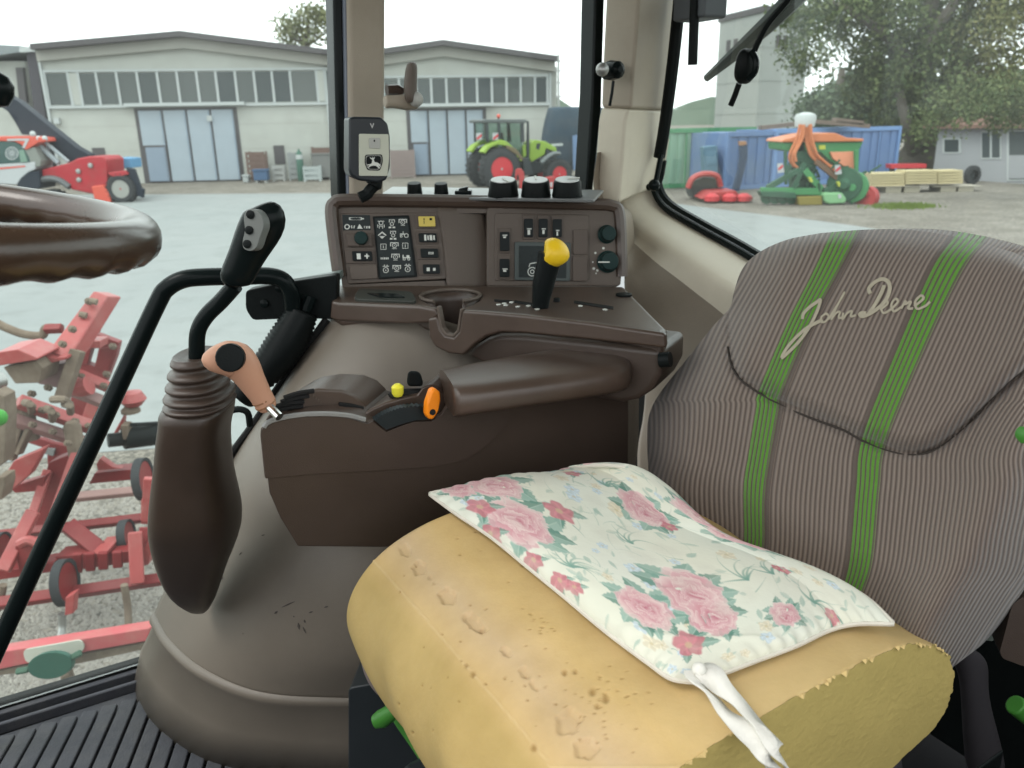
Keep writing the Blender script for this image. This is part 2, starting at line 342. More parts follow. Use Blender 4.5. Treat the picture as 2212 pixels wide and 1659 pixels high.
# ------------------------------------------------------------------ taupe side console (moulded fairing)
con = thing('side_console', 'taupe moulded side console with brown shelf, cup holder and switch panels', 'console', cab(.2, -1.3, FZ))
R0 = [[(712, 664, 1.42), (770, 668, 1.36), (860, 672, 1.33), (950, 690, 1.31), (1120, 740, 1.32), (1320, 770, 1.40)],
      [(640, 770, 1.38), (690, 780, 1.30), (790, 800, 1.26), (920, 830, 1.25), (1110, 850, 1.27), (1320, 860, 1.36)],
      [(562, 890, 1.36), (600, 905, 1.26), (690, 935, 1.21), (820, 955, 1.19), (1020, 970, 1.22), (1300, 980, 1.32)],
      [(500, 985, 1.34), (530, 1010, 1.24), (590, 1050, 1.17), (730, 1070, 1.14), (960, 1080, 1.17), (1250, 1100, 1.27)],
      [(440, 1100, 1.31), (475, 1130, 1.23), (540, 1180, 1.15), (670, 1215, 1.09), (890, 1225, 1.10), (1200, 1225, 1.20)],
      [(372, 1240, 1.29), (410, 1280, 1.21), (490, 1340, 1.12), (630, 1395, 1.06), (850, 1405, 1.06), (1150, 1400, 1.13)],
      [(328, 1335, 1.28), (360, 1390, 1.20), (430, 1450, 1.12), (560, 1502, 1.07), (750, 1514, 1.065), (1100, 1520, 1.10)]]
def smooth_grid(R, n=6):
    rows = [catmull([at(*p) for p in r], n) for r in R]
    cols = list(zip(*rows)); cols = [catmull(c, n) for c in cols]
    return [list(r) for r in zip(*cols)]
Gf = smooth_grid(R0, 8)
fair = MB().grid(Gf).build('console_moulding', m_fair, con, ang=180, solid=.012)
bvh_fair = BVHTree.FromPolygons([tuple(v) for r in Gf for v in r], [(i * len(Gf[0]) + j, i * len(Gf[0]) + j + 1, (i + 1) * len(Gf[0]) + j + 1, (i + 1) * len(Gf[0]) + j) for i in range(len(Gf) - 1) for j in range(len(Gf[0]) - 1)])
def snapto(bvh, px, py, lift=.001):
    d = ray(px, py).normalized(); h = bvh.ray_cast(CAM, d)
    if h[0] is None: return None
    n = h[1];
    if n.dot(d) > 0: n = -n
    return h[0] + n * lift
# lower kick band with its proud lip
B0 = [[(x, y, Y) for x, y, Y in R0[6]]]
base_px = [(290, 1470), (300, 1532), (355, 1600), (480, 1668), (750, 1700), (1100, 1700)]
top = catmull([at(x, y, Y) for x, y, Y in R0[6]], 8)
bot = catmull([onzr(x, y, FZ + .004) for x, y in base_px], 8)
rows = []
for a, b in zip(top, bot):
    n_ = (a - V((0, 1.6, CZ - .6))); n_.z = 0; n_ = V((-.35, -.9, 0)).normalized()
    rows.append([a + n_ * -.01 + UP * .012, a + n_ * .006 + UP * .004, a + n_ * .007 - UP * .006, a + n_ * .001 - UP * .016, a * .55 + b * .45 + n_ * .006, b + n_ * .0])
rows = list(map(list, zip(*rows)))
MB().grid(rows).build('kick_band', m_fair, con, ang=180, solid=.012)
# scuffs on the moulding
m_scuff = mat('scuff_mark', (.06, .05, .045), .7)
for x, y, dx, dy, r in ((1640, 210, 10, -3, 3), (1500, 325, 8, -8, 3), (1795, 640, 40, -18, 4), (1720, 690, 10, -8, 6), (1935, 688, 12, -4, 4), (2030, 655, 12, -4, 4), (1830, 715, 4, 0, 4), (1860, 775, 4, 22, 7), (1897, 745, 4, 10, 5), (1895, 800, 10, 20, 4), (1515, 823, 3, 2, 3), (1385, 480, 6, -8, 3)):
    a = snapto(bvh_fair, *z('G', x - dx, y - dy)); b = snapto(bvh_fair, *z('G', x + dx, y + dy))
    if a and b and (a - b).length > 1e-4:
        MB().tube([a, (a + b) / 2 , b], [.0004, r * .00033, .0004], 6, flat=.3, nrm=V((0, -1, .3))).build('scuff', m_scuff, fair)
# brown shelf
PLX = onzr(*z('E', 130, 745), -.285); PRX = onzr(*z('E', 2150, 955), -.285)
top_px = zz('E', (120, 640), (85, 690), (95, 730), (135, 752), (400, 764), (640, 770), (752, 790), (748, 772), (700, 752), (662, 728), (652, 704), (680, 682), (745, 666), (835, 660), (930, 666), (1000, 684), (1022, 708), (1008, 736), (965, 760), (915, 778), (906, 800), (1040, 806), (1300, 826), (1700, 872), (2080, 928), (2160, 940), (2185, 912), (2120, 850), (1920, 650))
shelf = MB().prism([onzr(x, y, -.285) for x, y in top_px], UP * -.042).build('shelf', m_brown2, con, bevel=.009, seg=3)
# cup holder: bowl with an open front
cc = onzr(*z('E', 836, 712), -.285); rc = (onzr(*z('E', 1020, 712), -.285) - onzr(*z('E', 652, 712), -.285)).length / 2
rings = []
A0, A1 = math.radians(-62), math.radians(242)
for zz_, rr in ((-.003, 1.0), (-.02, .985), (-.06, .96), (-.155, .92), (-.164, .84), (-.166, .4), (-.166, .01)):
    rings.append([cc + V((math.cos(A0 + (A1 - A0) * k / 30) * rc * rr, math.sin(A0 + (A1 - A0) * k / 30) * rc * rr, zz_)) for k in range(31)])
MB().grid(rings).build('cup_holder', m_brown, con, ang=60, solid=.004)  # darker brown stands in for shade inside the cup
MB().tube([p + UP * .004 for p in rings[0]], .0032, 8).build('cup_rim_highlight', m_panel, con)  # lighter ring painted as the highlight on the cup edge
# shelf front: lip, apron and drawer
hd = (PRX - PLX); hd.z = 0; hd.normalize(); nf = V((hd.y, -hd.x, 0)); FP = (PLX + V((0, 0, 0)), nf)
slab('shelf_lip', zz('E', (92, 742), (135, 752), (400, 764), (640, 772), (748, 792), (758, 840), (700, 880), (560, 888), (400, 880), (130, 868), (82, 850)), FP, .012, m_brown2, con, bevel=.005, lift=.008, seg=3)
slab('shelf_apron', zz('E', (690, 850), (752, 838), (775, 920), (800, 955), (850, 965), (885, 930), (905, 800), (1040, 808), (1300, 830), (1700, 876), (2170, 945), (2175, 1040), (1700, 985), (1300, 945), (1150, 940), (1060, 965), (990, 1010), (915, 1082), (820, 1070), (740, 1030), (700, 970)), FP, .014, m_brown2, con, bevel=.005, lift=.010, seg=3)
slab('storage_drawer', zz('E', (925, 1078), (998, 1012), (1065, 970), (1150, 946), (1300, 952), (1700, 992), (2150, 1046), (2145, 1200), (2090, 1300), (2000, 1360), (1900, 1380), (1500, 1300), (1150, 1200)), FP, .12, m_brown, con, bevel=.01, lift=-.012, seg=3)
slab('notch_lip', zz('E', (744, 775), (760, 780), (785, 910), (815, 945), (850, 950), (875, 920), (893, 790), (908, 790), (890, 935), (852, 972), (798, 962), (766, 922)), FP, .012, m_panel, con, bevel=.003, lift=.010)
MB().tube([onp(*z('E', 2140, 1110), FP[0], FP[1]), onp(*z('E', 2205, 1105), FP[0], FP[1])], .011, 12).build('drawer_hinge', m_black, con)
# shelf details
ZP = -.2845
tr = [onzr(x, y, ZP + .004) for x, y in round_poly(zz('E', (262, 662), (600, 682), (628, 745), (232, 728)), 9)]
at_ = MB().prism(tr, UP * -.01).build('ash_tray', mat('olive_black', (.035, .038, .032), .4), con, bevel=.003)
MB().prism([onzr(x, y, ZP + .0055) for x, y in round_poly(zz('E', (310, 690), (500, 695), (560, 718), (400, 716)), 6)], UP * -.004).build('tray_recess', m_blackg, at_)
for q in (((1108, 730), (1220, 738), (1222, 752), (1110, 743)), ((1235, 736), (1445, 768), (1440, 788), (1235, 750)), ((1605, 738), (1850, 775), (1850, 792), (1605, 753))):
    MB().prism([onzr(x, y, ZP + .0005) for x, y in zz('E', *q)], UP * -.002).build('lever_slot', m_rubber, con)
for x, y in ((1135, 762), (1180, 766), (1255, 775), (1320, 770), (1375, 790), (1645, 770), (1798, 793), (1170, 755), (1215, 748)):
    c = onzr(*z('E', x, y), ZP + .0008); MB().prism([c + V((math.cos(a) * .004, math.sin(a) * .005, 0)) for a in [k * math.pi / 4 for k in range(8)]], UP * -.001).build('symbol', m_white, shelf)
MB().lathe(onzr(*z('E', 1915, 708), ZP), UP, [(0, .014), (.003, .014), (.004, .01)], 14).build('plug', m_black, con)
MB().lathe(onzr(*z('E', 1497, 745), ZP), UP, [(0, .006), (.006, .005)], 10).build('stud', m_black, con)
# switch panel housing
PA = at(725, 615, 1.475); PBq = at(1343, 618, 1.535); ph = (PBq - PA).normalized(); pn = ph.cross(UP); pn = (pn if pn.y < 0 else -pn); pn = (pn + UP * .22).normalized()
PP = (PA, pn)
slab('panel_housing', round_poly(zz('E', (86, 95), (1895, 120), (1905, 660), (165, 668)), 22, 5), PP, .08, m_panel, con, bevel=.008, lift=-.032, seg=3)
rim = catmull([onp(*q, PA, pn) + pn * .004 for q in zz('E', (146, 590), (120, 400), (98, 190), (118, 135), (190, 118), (600, 120), (1100, 128), (1700, 142), (1840, 155), (1880, 200), (1893, 420), (1896, 590))], 5)
MB().tube(rim, .0125, 10).build('panel_rim', m_brown2, con)
# left pod, recess and right pod
slab('switch_pod', round_poly(zz('E', (146, 195), (768, 190), (815, 605), (195, 637)), 7), PP, .036, m_panel, con, bevel=.004, lift=.004)
cv = []
for t in range(13):
    f_ = t / 12; dpt = .0035 - .024 * f_ ** 1.8
    cv.append([onp(*z('E', (755 if y < 200 else 790 if y < 500 else 812) + (1075 - 790) * f_, y), PA + pn * dpt, pn) for y in (150, 190, 400, 640, 655)])
MB().grid(cv).build('concave_panel', m_panel, con, ang=180, solid=.003)
wl = [onp(*z('E', 110 + 0 * y, y), PA + pn * .001, pn) for y in (150, 650)]
slab('pod_border', round_poly(zz('E', (96, 140), (160, 150), (205, 640), (800, 615), (815, 650), (165, 662)), 4), PP, .03, m_panel, con, lift=.002)
slab('pod_border', zz('E', (150, 135), (1850, 150), (1850, 195), (150, 196)), PP, .03, m_panel, con, lift=.0015)
slab('switch_pod', round_poly(zz('E', (1062, 158), (1878, 178), (1898, 648), (1062, 650)), 8), PP, .042, m_panel, con, bevel=.005, lift=.008)
slab('pod_frame', round_poly(zz('E', (1112, 192), (1700, 205), (1702, 612), (1112, 618)), 6), PP, .006, m_panel, con, bevel=.003, lift=.0105)
def switch(k, box_, inner, m=m_blackg, marks=(), lift=.007):
    b = slab('switch_bezel', round_poly([z(k, *p) for p in box_], 3), PP, .01, m_panel2, con, bevel=.002, lift=lift)
    r = slab('rocker', round_poly([z(k, *p) for p in inner], 2.5), PP, .012, m, b, bevel=.0025, lift=lift + .006)
    for q in marks: slab('symbol', [z(k, *p) for p in q], PP, .0004, m_white, b, lift=lift + .0066)
    return b
def R4(x0, y0, x1, y1, sk=0): return [(x0, y0), (x1, y0), (x1 + sk, y1), (x0 + sk, y1)]
switch('E', R4(612, 205, 748, 290, 8), R4(635, 215, 738, 278, 6), m_yellow2, ())
switch('E', R4(618, 308, 755, 388, 8), R4(636, 320, 748, 376, 6), marks=(R4(672, 330, 685, 366, 2), R4(692, 334, 700, 362, 2), R4(706, 332, 722, 364, 2), R4(728, 334, 738, 362, 2)))
switch('E', R4(622, 402, 765, 484, 8), R4(648, 416, 758, 472, 6), marks=(R4(700, 436, 706, 452), R4(712, 436, 718, 452), R4(724, 436, 730, 452)))
switch('E', R4(632, 496, 775, 582, 8), R4(664, 514, 768, 572, 4), marks=(R4(688, 534, 708, 556), R4(728, 536, 744, 554)))
for q in (R4(668, 228, 676, 236), R4(706, 226, 722, 240), R4(670, 240, 674, 262)): slab('symbol', [z('E', *p) for p in q], PP, .0004, m_black, con.children[-5], lift=.0138)
switch('E', R4(176, 424, 362, 508, 8), R4(222, 432, 346, 492, 6), marks=(R4(252, 446, 276, 482, 3), R4(300, 458, 330, 466, 2), R4(311, 448, 320, 478, 2)))
switch('E', R4(182, 318, 352, 408, 6), R4(190, 326, 344, 400, 6), m_panel2)
slab('blank_cover', round_poly(zz('E', (205, 520), (378, 515), (384, 602), (216, 610)), 4), PP, .01, m_panel, con, bevel=.003, lift=.008)
MB().lathe(onp(*z('E', 285, 356), PA, pn) + pn * .01, pn, [(0, .0125), (.012, .0125), (.016, .011), (.017, .004)], 16).build('push_knob', m_teal, con)
lb = slab('warning_label', zz('E', (163, 205), (335, 208), (340, 300), (168, 302)), PP, .003, m_screen, con, lift=.0055)
for q in ([(205, 222), (285, 222), (285, 238), (205, 238)], [(285, 226), (298, 226), (298, 234), (285, 234)], [(270, 262), (256, 292), (290, 292)], [(205, 276), (212, 276), (212, 282), (205, 282)], [(218, 272), (224, 272), (226, 290), (220, 290)], [(236, 272), (242, 272), (238, 290), (232, 290)], [(298, 276), (306, 276), (306, 280), (298, 280)], [(298, 284), (306, 284), (306, 288), (298, 288)], [(312, 276), (320, 276), (320, 290), (312, 290)], [(326, 276), (336, 276), (336, 290), (326, 290)]):
    slab('symbol', [z('E', *p) for p in q], PP, .0004, m_white, lb, lift=.0062)
slab('symbol', cat2(zz('E', (212, 230), (225, 224), (270, 224), (280, 230), (270, 236), (225, 236)), 3, True), PP, .0004, m_screen, lb, lift=.0066)
def ring2(k, cx, cy, r, w_, n=14): return [z(k, cx + math.cos(2 * math.pi * i / n) * r, cy + math.sin(2 * math.pi * i / n) * r) for i in range(n)], [z(k, cx + math.cos(2 * math.pi * i / n) * (r - w_), cy + math.sin(2 * math.pi * i / n) * (r - w_)) for i in range(n)]
def ring_mesh(mb, k, cx, cy, r, w_, lift, n=14):
    o, i_ = ring2(k, cx, cy, r, w_, n); p0 = PA + pn * lift
    mb.loft([[onp(*q, p0, pn) for q in o], [onp(*q, p0, pn) for q in i_]], False)
mb = MB(); ring_mesh(mb, 'E', 193, 280, 17, 6, .0066); mb.build('symbol', m_white, lb)
# indicator display with its rows of symbols
ds = slab('indicator_display', round_poly(zz('E', (352, 215), (578, 208), (630, 592), (390, 606)), 3), PP, .012, m_black, con, bevel=.003, lift=.008)
slab('display_face', zz('E', (366, 228), (566, 222), (612, 580), (402, 594)), PP, .002, m_screen, ds, lift=.0088)
def icon(cx, cy, kind):
    mb = MB(); p0 = PA + pn * .0095
    def pl(x0, y0, x1, y1): mb.poly([onp(*q, p0, pn) for q in zz('E', (cx + x0, cy + y0), (cx + x1, cy + y0), (cx + x1, cy + y1), (cx + x0, cy + y1))])
    def rg(dx, dy, r, w_=4): ring_mesh(mb, 'E', cx + dx, cy + dy, r, w_, .0095)
    if kind == 0: rg(0, -6, 14); pl(-22, 4, -18, 24); pl(18, 4, 22, 24); pl(-14, 12, 14, 16); pl(-12, 20, -8, 30); pl(8, 20, 12, 30); pl(-20, -18, 20, -14)
    elif kind == 1: pl(-18, -24, 18, -20); pl(-18, -24, -14, -6); pl(14, -24, 18, -6); rg(0, 4, 12); pl(-20, 20, -4, 30); pl(4, 20, 20, 30); pl(-5, -16, 5, -12)
    elif kind == 2: pl(-26, -24, 26, -19); pl(-26, -24, -21, 0); pl(21, -24, 26, 0); rg(0, -4, 15); pl(-2, -8, 2, 0); pl(-14, 14, 14, 17)
    elif kind == 3: pl(-18, -18, 18, -15); pl(-18, 15, 18, 18); pl(-18, -18, -15, 18); pl(15, -18, 18, 18); pl(-2, -8, 2, 10)
    elif kind == 4: rg(14, 8, 14); rg(-18, 12, 8); pl(-26, -4, 10, 2); pl(-8, -18, -4, -4)
    elif kind == 5: rg(0, 4, 18); pl(-20, -22, 20, -18); pl(-10, -30, -6, -22); pl(6, -30, 10, -22); pl(-3, 0, 3, 8)
    elif kind == 6: pl(-24, -4, -18, 8); pl(-14, -4, -8, 8); pl(-4, -4, 4, 8); pl(8, -4, 14, 8); pl(18, -4, 24, 8)
    elif kind == 7: mb.poly([onp(*z('E', cx + x, cy + y), p0, pn) for x, y in ((0, -24), (28, 0), (22, 4), (0, -14), (-22, 4), (-28, 0))]); mb.poly([onp(*z('E', cx + x, cy + y), p0, pn) for x, y in ((-18, 6), (18, 6), (0, 22))])
    elif kind == 8: pl(-24, 0, 24, 6); pl(-24, -14, -18, 0); rg(-14, 12, 9); rg(14, 12, 9); pl(0, -12, 18, 0)
    mb.build('symbol', m_white, ds, smooth=False)
for r_, ks in enumerate(((0, 1, 2), (7, 1, 4), (3, 2, 3), (6, 2, 8), (5, 2, 5))):
    for c_, k in enumerate(ks): icon(404 + c_ * 68 + r_ * 7.5 + (0 if c_ else 0), 262 + r_ * 71 - c_ * 3, k)
# right pod switches
for bx, mk in (((1285, 206, 1358, 358), (1312, 290, 1340, 330)), ((1376, 206, 1450, 358), (1404, 290, 1430, 325)), ((1464, 208, 1538, 358), (1492, 300, 1514, 336)), ((1135, 288, 1212, 444), (1160, 330, 1190, 350)), ((1133, 456, 1212, 606), (1160, 540, 1192, 560))):
    x0, y0, x1, y1 = bx
    switch('E', R4(x0, y0, x1, y1), R4(x0 + 10, y0 + 24, x1 - 8, y1 - 14), marks=(R4(mk[0], mk[1], mk[2], mk[1] + 6), R4(mk[0] + 4, mk[1] + 10, mk[2] - 8, mk[3])), lift=.014)
for q in (R4(1600, 298, 1692, 452, 0), R4(1598, 462, 1690, 618, 0)): slab('blank_cover', round_poly([z('E', *p) for p in q], 3), PP, .008, m_panel2, con, bevel=.003, lift=.014)
d2 = slab('performance_display', round_poly(zz('E', (1236, 374), (1585, 378), (1580, 618), (1236, 612)), 3), PP, .012, mat('display_grey_green', (.045, .058, .055), .35, var=.1), con, bevel=.003, lift=.016)
slab('display_face', zz('E', (1262, 398), (1560, 402), (1556, 600), (1262, 594)), PP, .002, m_screen, d2, lift=.0167)
mb = MB()
for a in ((1345, 560, 30), (1420, 575, 16)): ring_mesh(mb, 'E', *a[:2], a[2], 6, .0175)
ring_mesh(mb, 'E', 1345, 560, 14, 5, .0175)
for q in ([(1330, 506), (1398, 496), (1398, 502), (1334, 512)], [(1328, 510), (1334, 510), (1328, 530), (1322, 530)], [(1392, 500), (1398, 500), (1398, 545), (1392, 545)], [(1370, 546), (1440, 540), (1440, 546), (1370, 552)]):
    mb.poly([onp(*z('E', *p), PA + pn * .0175, pn) for p in q])
mb.build('tractor_symbol', mat('pale_print', (.5, .52, .48), .6), d2, smooth=False)
for x, y, r, m_ in ((1800, 330, .0175, m_teal), (1806, 500, .021, m_teal)):
    k_ = MB().lathe(onp(*z('E', x, y), PA, pn) + pn * .009, pn, [(0, r), (.004, r), (.006, r * .86), (.02, r * .82), (.024, r * .74), (.0245, r * .3)], 24).build('rotary_knob', m_, con)
    if y == 500:
        c = onp(*z('E', x - 15, y), PA + pn * .0345, pn)
        MB().bar(c - ph * .011, c + ph * .011 , .0022, .001, pn).build('pointer', m_white, k_)
for x, y, r in ((1788, 413, 8), (1738, 443, 7), (1722, 500, 5), (1728, 540, 9), (1750, 552, 8), (1742, 570, 5)):
    slab('symbol', [z('E', x + math.cos(a) * r, y + math.sin(a) * r) for a in [k * math.pi / 4 for k in range(8)]], PP, .0004, m_white, con, lift=.0085)
# shelf-top control box with six knobs
tz = onp(*z('E', 1000, 105), PA, pn).z - CZ + .004
bx = [onzr(*q, tz) for q in zz('E', (380, 88), (1730, 110), (1790, 50), (470, 30))]
MB().prism([p for p in bx], UP * -.006).build('control_box', mat('grey_box', (.17, .175, .175), .35, var=.08, dirt=.25, dcol=(.3, .3, .29)), con, bevel=.005, smooth=True)
def topknob(zx, zy, r, h, cap, rot=None):
    c = onzr(*z('B', zx, zy), tz)
    UPk = V((0, -.2, 1)).normalized(); h *= .85
    k_ = MB().lathe(c, UPk, [(0, r * 1.02), (h * .1, r * 1.05), (h * .3, r), (h * .9, r * .93), (h, r * .86), (h * 1.01, r * .2)], 20).build('rotary_knob', m_black, con)
    if cap:
        MB().lathe(c + UPk * h * 1.01, UPk, [(0, r * .82), (.0012, r * .8)], 20).build('knob_cap', m_steel, k_)
        a = V((math.cos(rot), math.sin(rot), 0)); MB().bar(c + UPk * (h * 1.01 + .0018), c + (a - UPk * a.dot(UPk)) * r * .85 + UPk * (h * 1.01 + .0018), .003, .0016, UPk).build('pointer', m_white, k_)
    return k_
topknob(615, 1208, .0145, .026, False); topknob(780, 1208, .0135, .025, False)
topknob(1165, 1222, .0275, .036, True, -1.1); topknob(1368, 1224, .0265, .036, True, 1.6); topknob(1562, 1226, .0265, .037, True, .2)
c = onzr(*z('B', 918, 1208), tz); MB().box(c + UP * .004, V((.016, 0, 0)), V((0, .02, 0)), UP * .004).box(c + UP * .009, V((.009, 0, .002)), V((0, .012, 0)), UP * .004).build('toggle_switch', m_blackg, con, bevel=.002)
# yellow topped speed lever
lv = thing('speed_lever', 'black lever with a bright yellow top standing in the shelf slot', 'lever', onzr(*z('E', 1395, 775), -.28))
LB = onzr(*z('E', 1395, 778), -.285)
def lvp(x, y): return at(*z('E', x, y), LB.y - .005)
MB().tube([lvp(1395, 785), lvp(1400, 730), lvp(1412, 650), lvp(1430, 570), lvp(1448, 500), lvp(1462, 455)], [.0135, .0145, .0175, .0182, .0190, .021], 14).build('lever_stem', m_black, lv)
cen = [((1420, 410), .013), ((1432, 408), .02), ((1455, 425), .0265), ((1490, 455), .0275), ((1520, 488), .0225), ((1532, 512), .014)]
MB().tube([lvp(*c_) for c_, r in cen], [r for c_, r in cen], 14, flat=.9).build('lever_top', m_yellow, lv, sub=1)
# display unit on the door pillar, with its emblem
mon = thing('pillar_unit', 'black and cream electronic unit with leaping deer emblem on the door pillar', 'electronic unit', onl(800, 380, -1.36))
PM0 = onl(800, 320, -1.375); PMn = (LX + V((-.15, -.1, .0))).normalized(); PM = (PM0 + PMn * .055, PMn)
slab('unit_housing', round_poly(zz('B', (205, 735), (235, 725), (405, 728), (448, 770), (462, 850), (462, 1040), (440, 1120), (390, 1138), (270, 1125), (215, 1095), (203, 1060)), 5), PM, .055, mat('unit_black', (.02, .024, .028), .35), mon, bevel=.012, seg=3)
fc = slab('unit_face', round_poly(zz('B', (268, 832), (452, 835), (455, 985), (445, 1096), (268, 1094)), 3), PM, .006, mat('unit_cream', (.50, .51, .42), .5), mon, bevel=.002, lift=.003)
slab('button', round_poly(zz('B', (330, 858), (400, 858), (400, 925), (330, 922)), 3), PM, .003, m_lgrey, fc, bevel=.001, lift=.0045)
slab('led', [z('B', 363 + math.cos(a) * 5, 876 + math.sin(a) * 7) for a in [k * math.pi / 4 for k in range(8)]], PM, .001, m_black, fc, lift=.0052)
em = slab('emblem', round_poly(zz('B', (305, 962), (412, 960), (416, 1005), (398, 1062), (320, 1060), (302, 1015)), 5), PM, .001, m_black, fc, lift=.0036)
em2 = slab('emblem_border', round_poly(zz('B', (311, 968), (406, 966), (409, 1005), (393, 1055), (325, 1054), (308, 1014)), 5), PM, .0006, m_lgrey, em, lift=.0040)
slab('emblem_field', round_poly(zz('B', (314, 971), (403, 969), (406, 1005), (390, 1052), (328, 1051), (311, 1014)), 5), PM, .0005, m_black, em, lift=.0044)
slab('deer', zz('B', (348, 1008), (350, 995), (338, 985), (334, 976), (342, 982), (350, 984), (352, 975), (357, 984), (362, 980), (366, 974), (364, 986), (358, 992), (362, 1000), (364, 1008), (384, 1012), (398, 1022), (404, 1040), (396, 1034), (386, 1030), (400, 1046), (392, 1048), (374, 1032), (358, 1030), (340, 1034), (326, 1044), (322, 1040), (332, 1030), (318, 1028), (318, 1023), (334, 1022), (346, 1016)), PM, .0004, m_white, em, lift=.0049, smooth=False)
slab('led', zz('B', (335, 768), (350, 800), (362, 768), (356, 766), (349, 786), (341, 766)), PM, .0006, m_steel, mon, lift=.0008)
MB().tube(catmull([onp(*z('B', x, y), PM0, PMn) + PMn * .02 for x, y in ((350, 1110), (345, 1150), (320, 1180), (300, 1205), (260, 1225))], 4), [.014] * 5 + [.01] * 12, 10).build('cable', m_black, mon)
# ================================================================== armrest with its levers
arm = thing('armrest', 'dark brown armrest box with padded top between the seat and the console', 'armrest', cab(.45, -1.03, -.55))
AL = -.955; PAr = (LX * AL, LX)
face = [z('K', *p) for p in ((80, 600), (86, 540), (120, 490), (200, 452), (450, 405), (700, 395), (950, 415), (1150, 475), (1200, 445), (1335, 555), (1470, 500), (1610, 452), (1780, 448), (1880, 380), (1960, 250), (2060, 335))] + [z('E', *p) for p in ((1245, 1385), (1600, 1330), (1942, 1268))] + [(1357, 900), (1356, 1000), (1345, 1110), (1200, 1160), (950, 1184), (642, 1182), (604, 1120), (580, 1065), (572, 1000)]
MB().prism([onp(x, y, LX * (AL - .002), LX) for x, y in face], V((.035, .11, 0))).build('armrest_box', m_brown, arm, bevel=.010, seg=3)
slab('side_panel', [z('K', *p) for p in ((86, 610), (92, 545), (125, 496), (200, 462), (450, 415), (700, 405), (950, 425), (1150, 487), (1200, 460), (1335, 568), (1470, 512), (1610, 464), (1790, 460), (1890, 392), (1968, 270), (2060, 350))] + [(985, 884), (1117, 874), (1108, 895), (1085, 928), (1050, 965), (1005, 995), (940, 1008), (800, 1018), (680, 1024), (574, 1034)], PAr, .006, mat('brown_panel', (.062, .0435, .0345), .36, var=.15, bump=.22, bs=900, spec=.4), arm, bevel=.003, lift=.002)
pz = -.325
pads = (((768, 1240), (872, 1388)), ((800, 1233), (905, 1392)), ((1000, 1188), (1060, 1372)), ((1300, 1130), (1350, 1334)), ((1560, 1088), (1600, 1298)), ((1740, 1064), (1780, 1270)), ((1850, 1068), (1880, 1252)), ((1915, 1098), (1930, 1236)), ((1948, 1140), (1955, 1214)), ((1962, 1172), (1964, 1196)))
rgp = []
for i, (bq, fq) in enumerate(pads):
    b_ = onzr(*z('E', *bq), pz - .024); f_ = onzr(*z('E', *fq), pz - .024); c_ = (b_ + f_) / 2; h_ = (f_ - b_) / 2; th_ = .024 if i < 7 else (.021, .016, .008)[i - 7]
    rgp.append([c_ + h_ * math.copysign(abs(math.cos(a)) ** .55, math.cos(a)) + UP * th_ * math.copysign(abs(math.sin(a)) ** .7, math.sin(a)) for a in [2 * math.pi * k / 28 for k in range(28)]])
pad = MB().loft(rgp).build('armrest_pad', m_brown2, arm, ang=70)
# left lever quadrant: slotted hump
hump = MB().prism([onl(*z('K', *p), -.985) for p in ((100, 470), (160, 380), (240, 290), (330, 225), (440, 172), (640, 138), (880, 150), (1020, 205), (1110, 290), (1170, 420), (1150, 470), (950, 420), (700, 400), (450, 410), (200, 456))], V((.02, .07, 0))).build('lever_quadrant', m_brown2, arm, bevel=.006, seg=3)
for q in (((310, 225), (450, 180), (610, 155)), ((280, 268), (430, 225), (560, 205)), ((215, 318), (350, 278), (510, 262)), ((250, 350), (380, 320), (500, 308)), ((860, 290), (980, 305), (1100, 335))):
    MB().tube(catmull([onl(*z('K', *p), -.983) for p in q], 4), .0032, 6).build('lever_slot', m_rubber, hump)
MB().tube(catmull([onl(*z('K', *p), -.952) for p in ((110, 520), (140, 480), (230, 440), (450, 398), (700, 385), (950, 402), (1120, 445))], 5), .0035, 6).build('trim_strip', mat('grey_strip', (.25, .25, .24), .35), arm)
for k in range(4): slab('symbol', [z('K', 590 + 28 * k, 165 + 0 * k), z('K', 606 + 28 * k, 163), z('K', 600 + 26 * k, 300), z('K', 586 + 26 * k, 302)][:4] if False else [z('K', 600 + 26 * k, 190 + 25 * k), z('K', 614 + 26 * k, 188 + 25 * k), z('K', 612 + 26 * k, 214 + 25 * k), z('K', 598 + 26 * k, 216 + 25 * k)], (LX * -.9835, LX), .0005, m_panel, hump)
# right quadrant with its toothed black sector
q2 = MB().prism([onl(*z('K', *p), -.972) for p in ((1090, 392), (1200, 322), (1330, 268), (1500, 222), (1640, 195), (1690, 120), (1760, 92), (1860, 120), (1930, 200), (1960, 250), (1880, 420), (1700, 470), (1450, 520), (1330, 560), (1200, 460))], V((.02, .075, 0))).build('throttle_quadrant', m_brown2, arm, bevel=.006, seg=3)
up_ = catmull([(x, y, 0) for x, y in ((1225, 440), (1300, 388), (1390, 345), (1490, 315), (1600, 300), (1745, 300))], 6); tooth = []
for i, p in enumerate(up_): tooth.append((p.x, p.y + (0 if i % 2 else 16)))
slab('toothed_sector', [z('K', *p) for p in tooth + [(1745, 445), (1640, 448), (1500, 485), (1335, 545)]], (LX * -.951, LX), .012, mat('dark_teal_black', (.012, .018, .02), .5), arm, smooth=False, lift=.004)
slab('throttle_lever', round_poly([z('K', *p) for p in ((1790, 150), (1830, 132), (1880, 170), (1885, 250), (1865, 360), (1810, 445), (1765, 445), (1738, 400), (1742, 290))], 4), (LX * -.925, LX), .014, m_orange, arm, bevel=.004)
c = onp(*z('K', 1800, 370), LX * -.924, LX); MB().lathe(c, LX, [(-.002, .0045), (.0008, .004)], 10).build('lever_screw', m_rubber, arm)
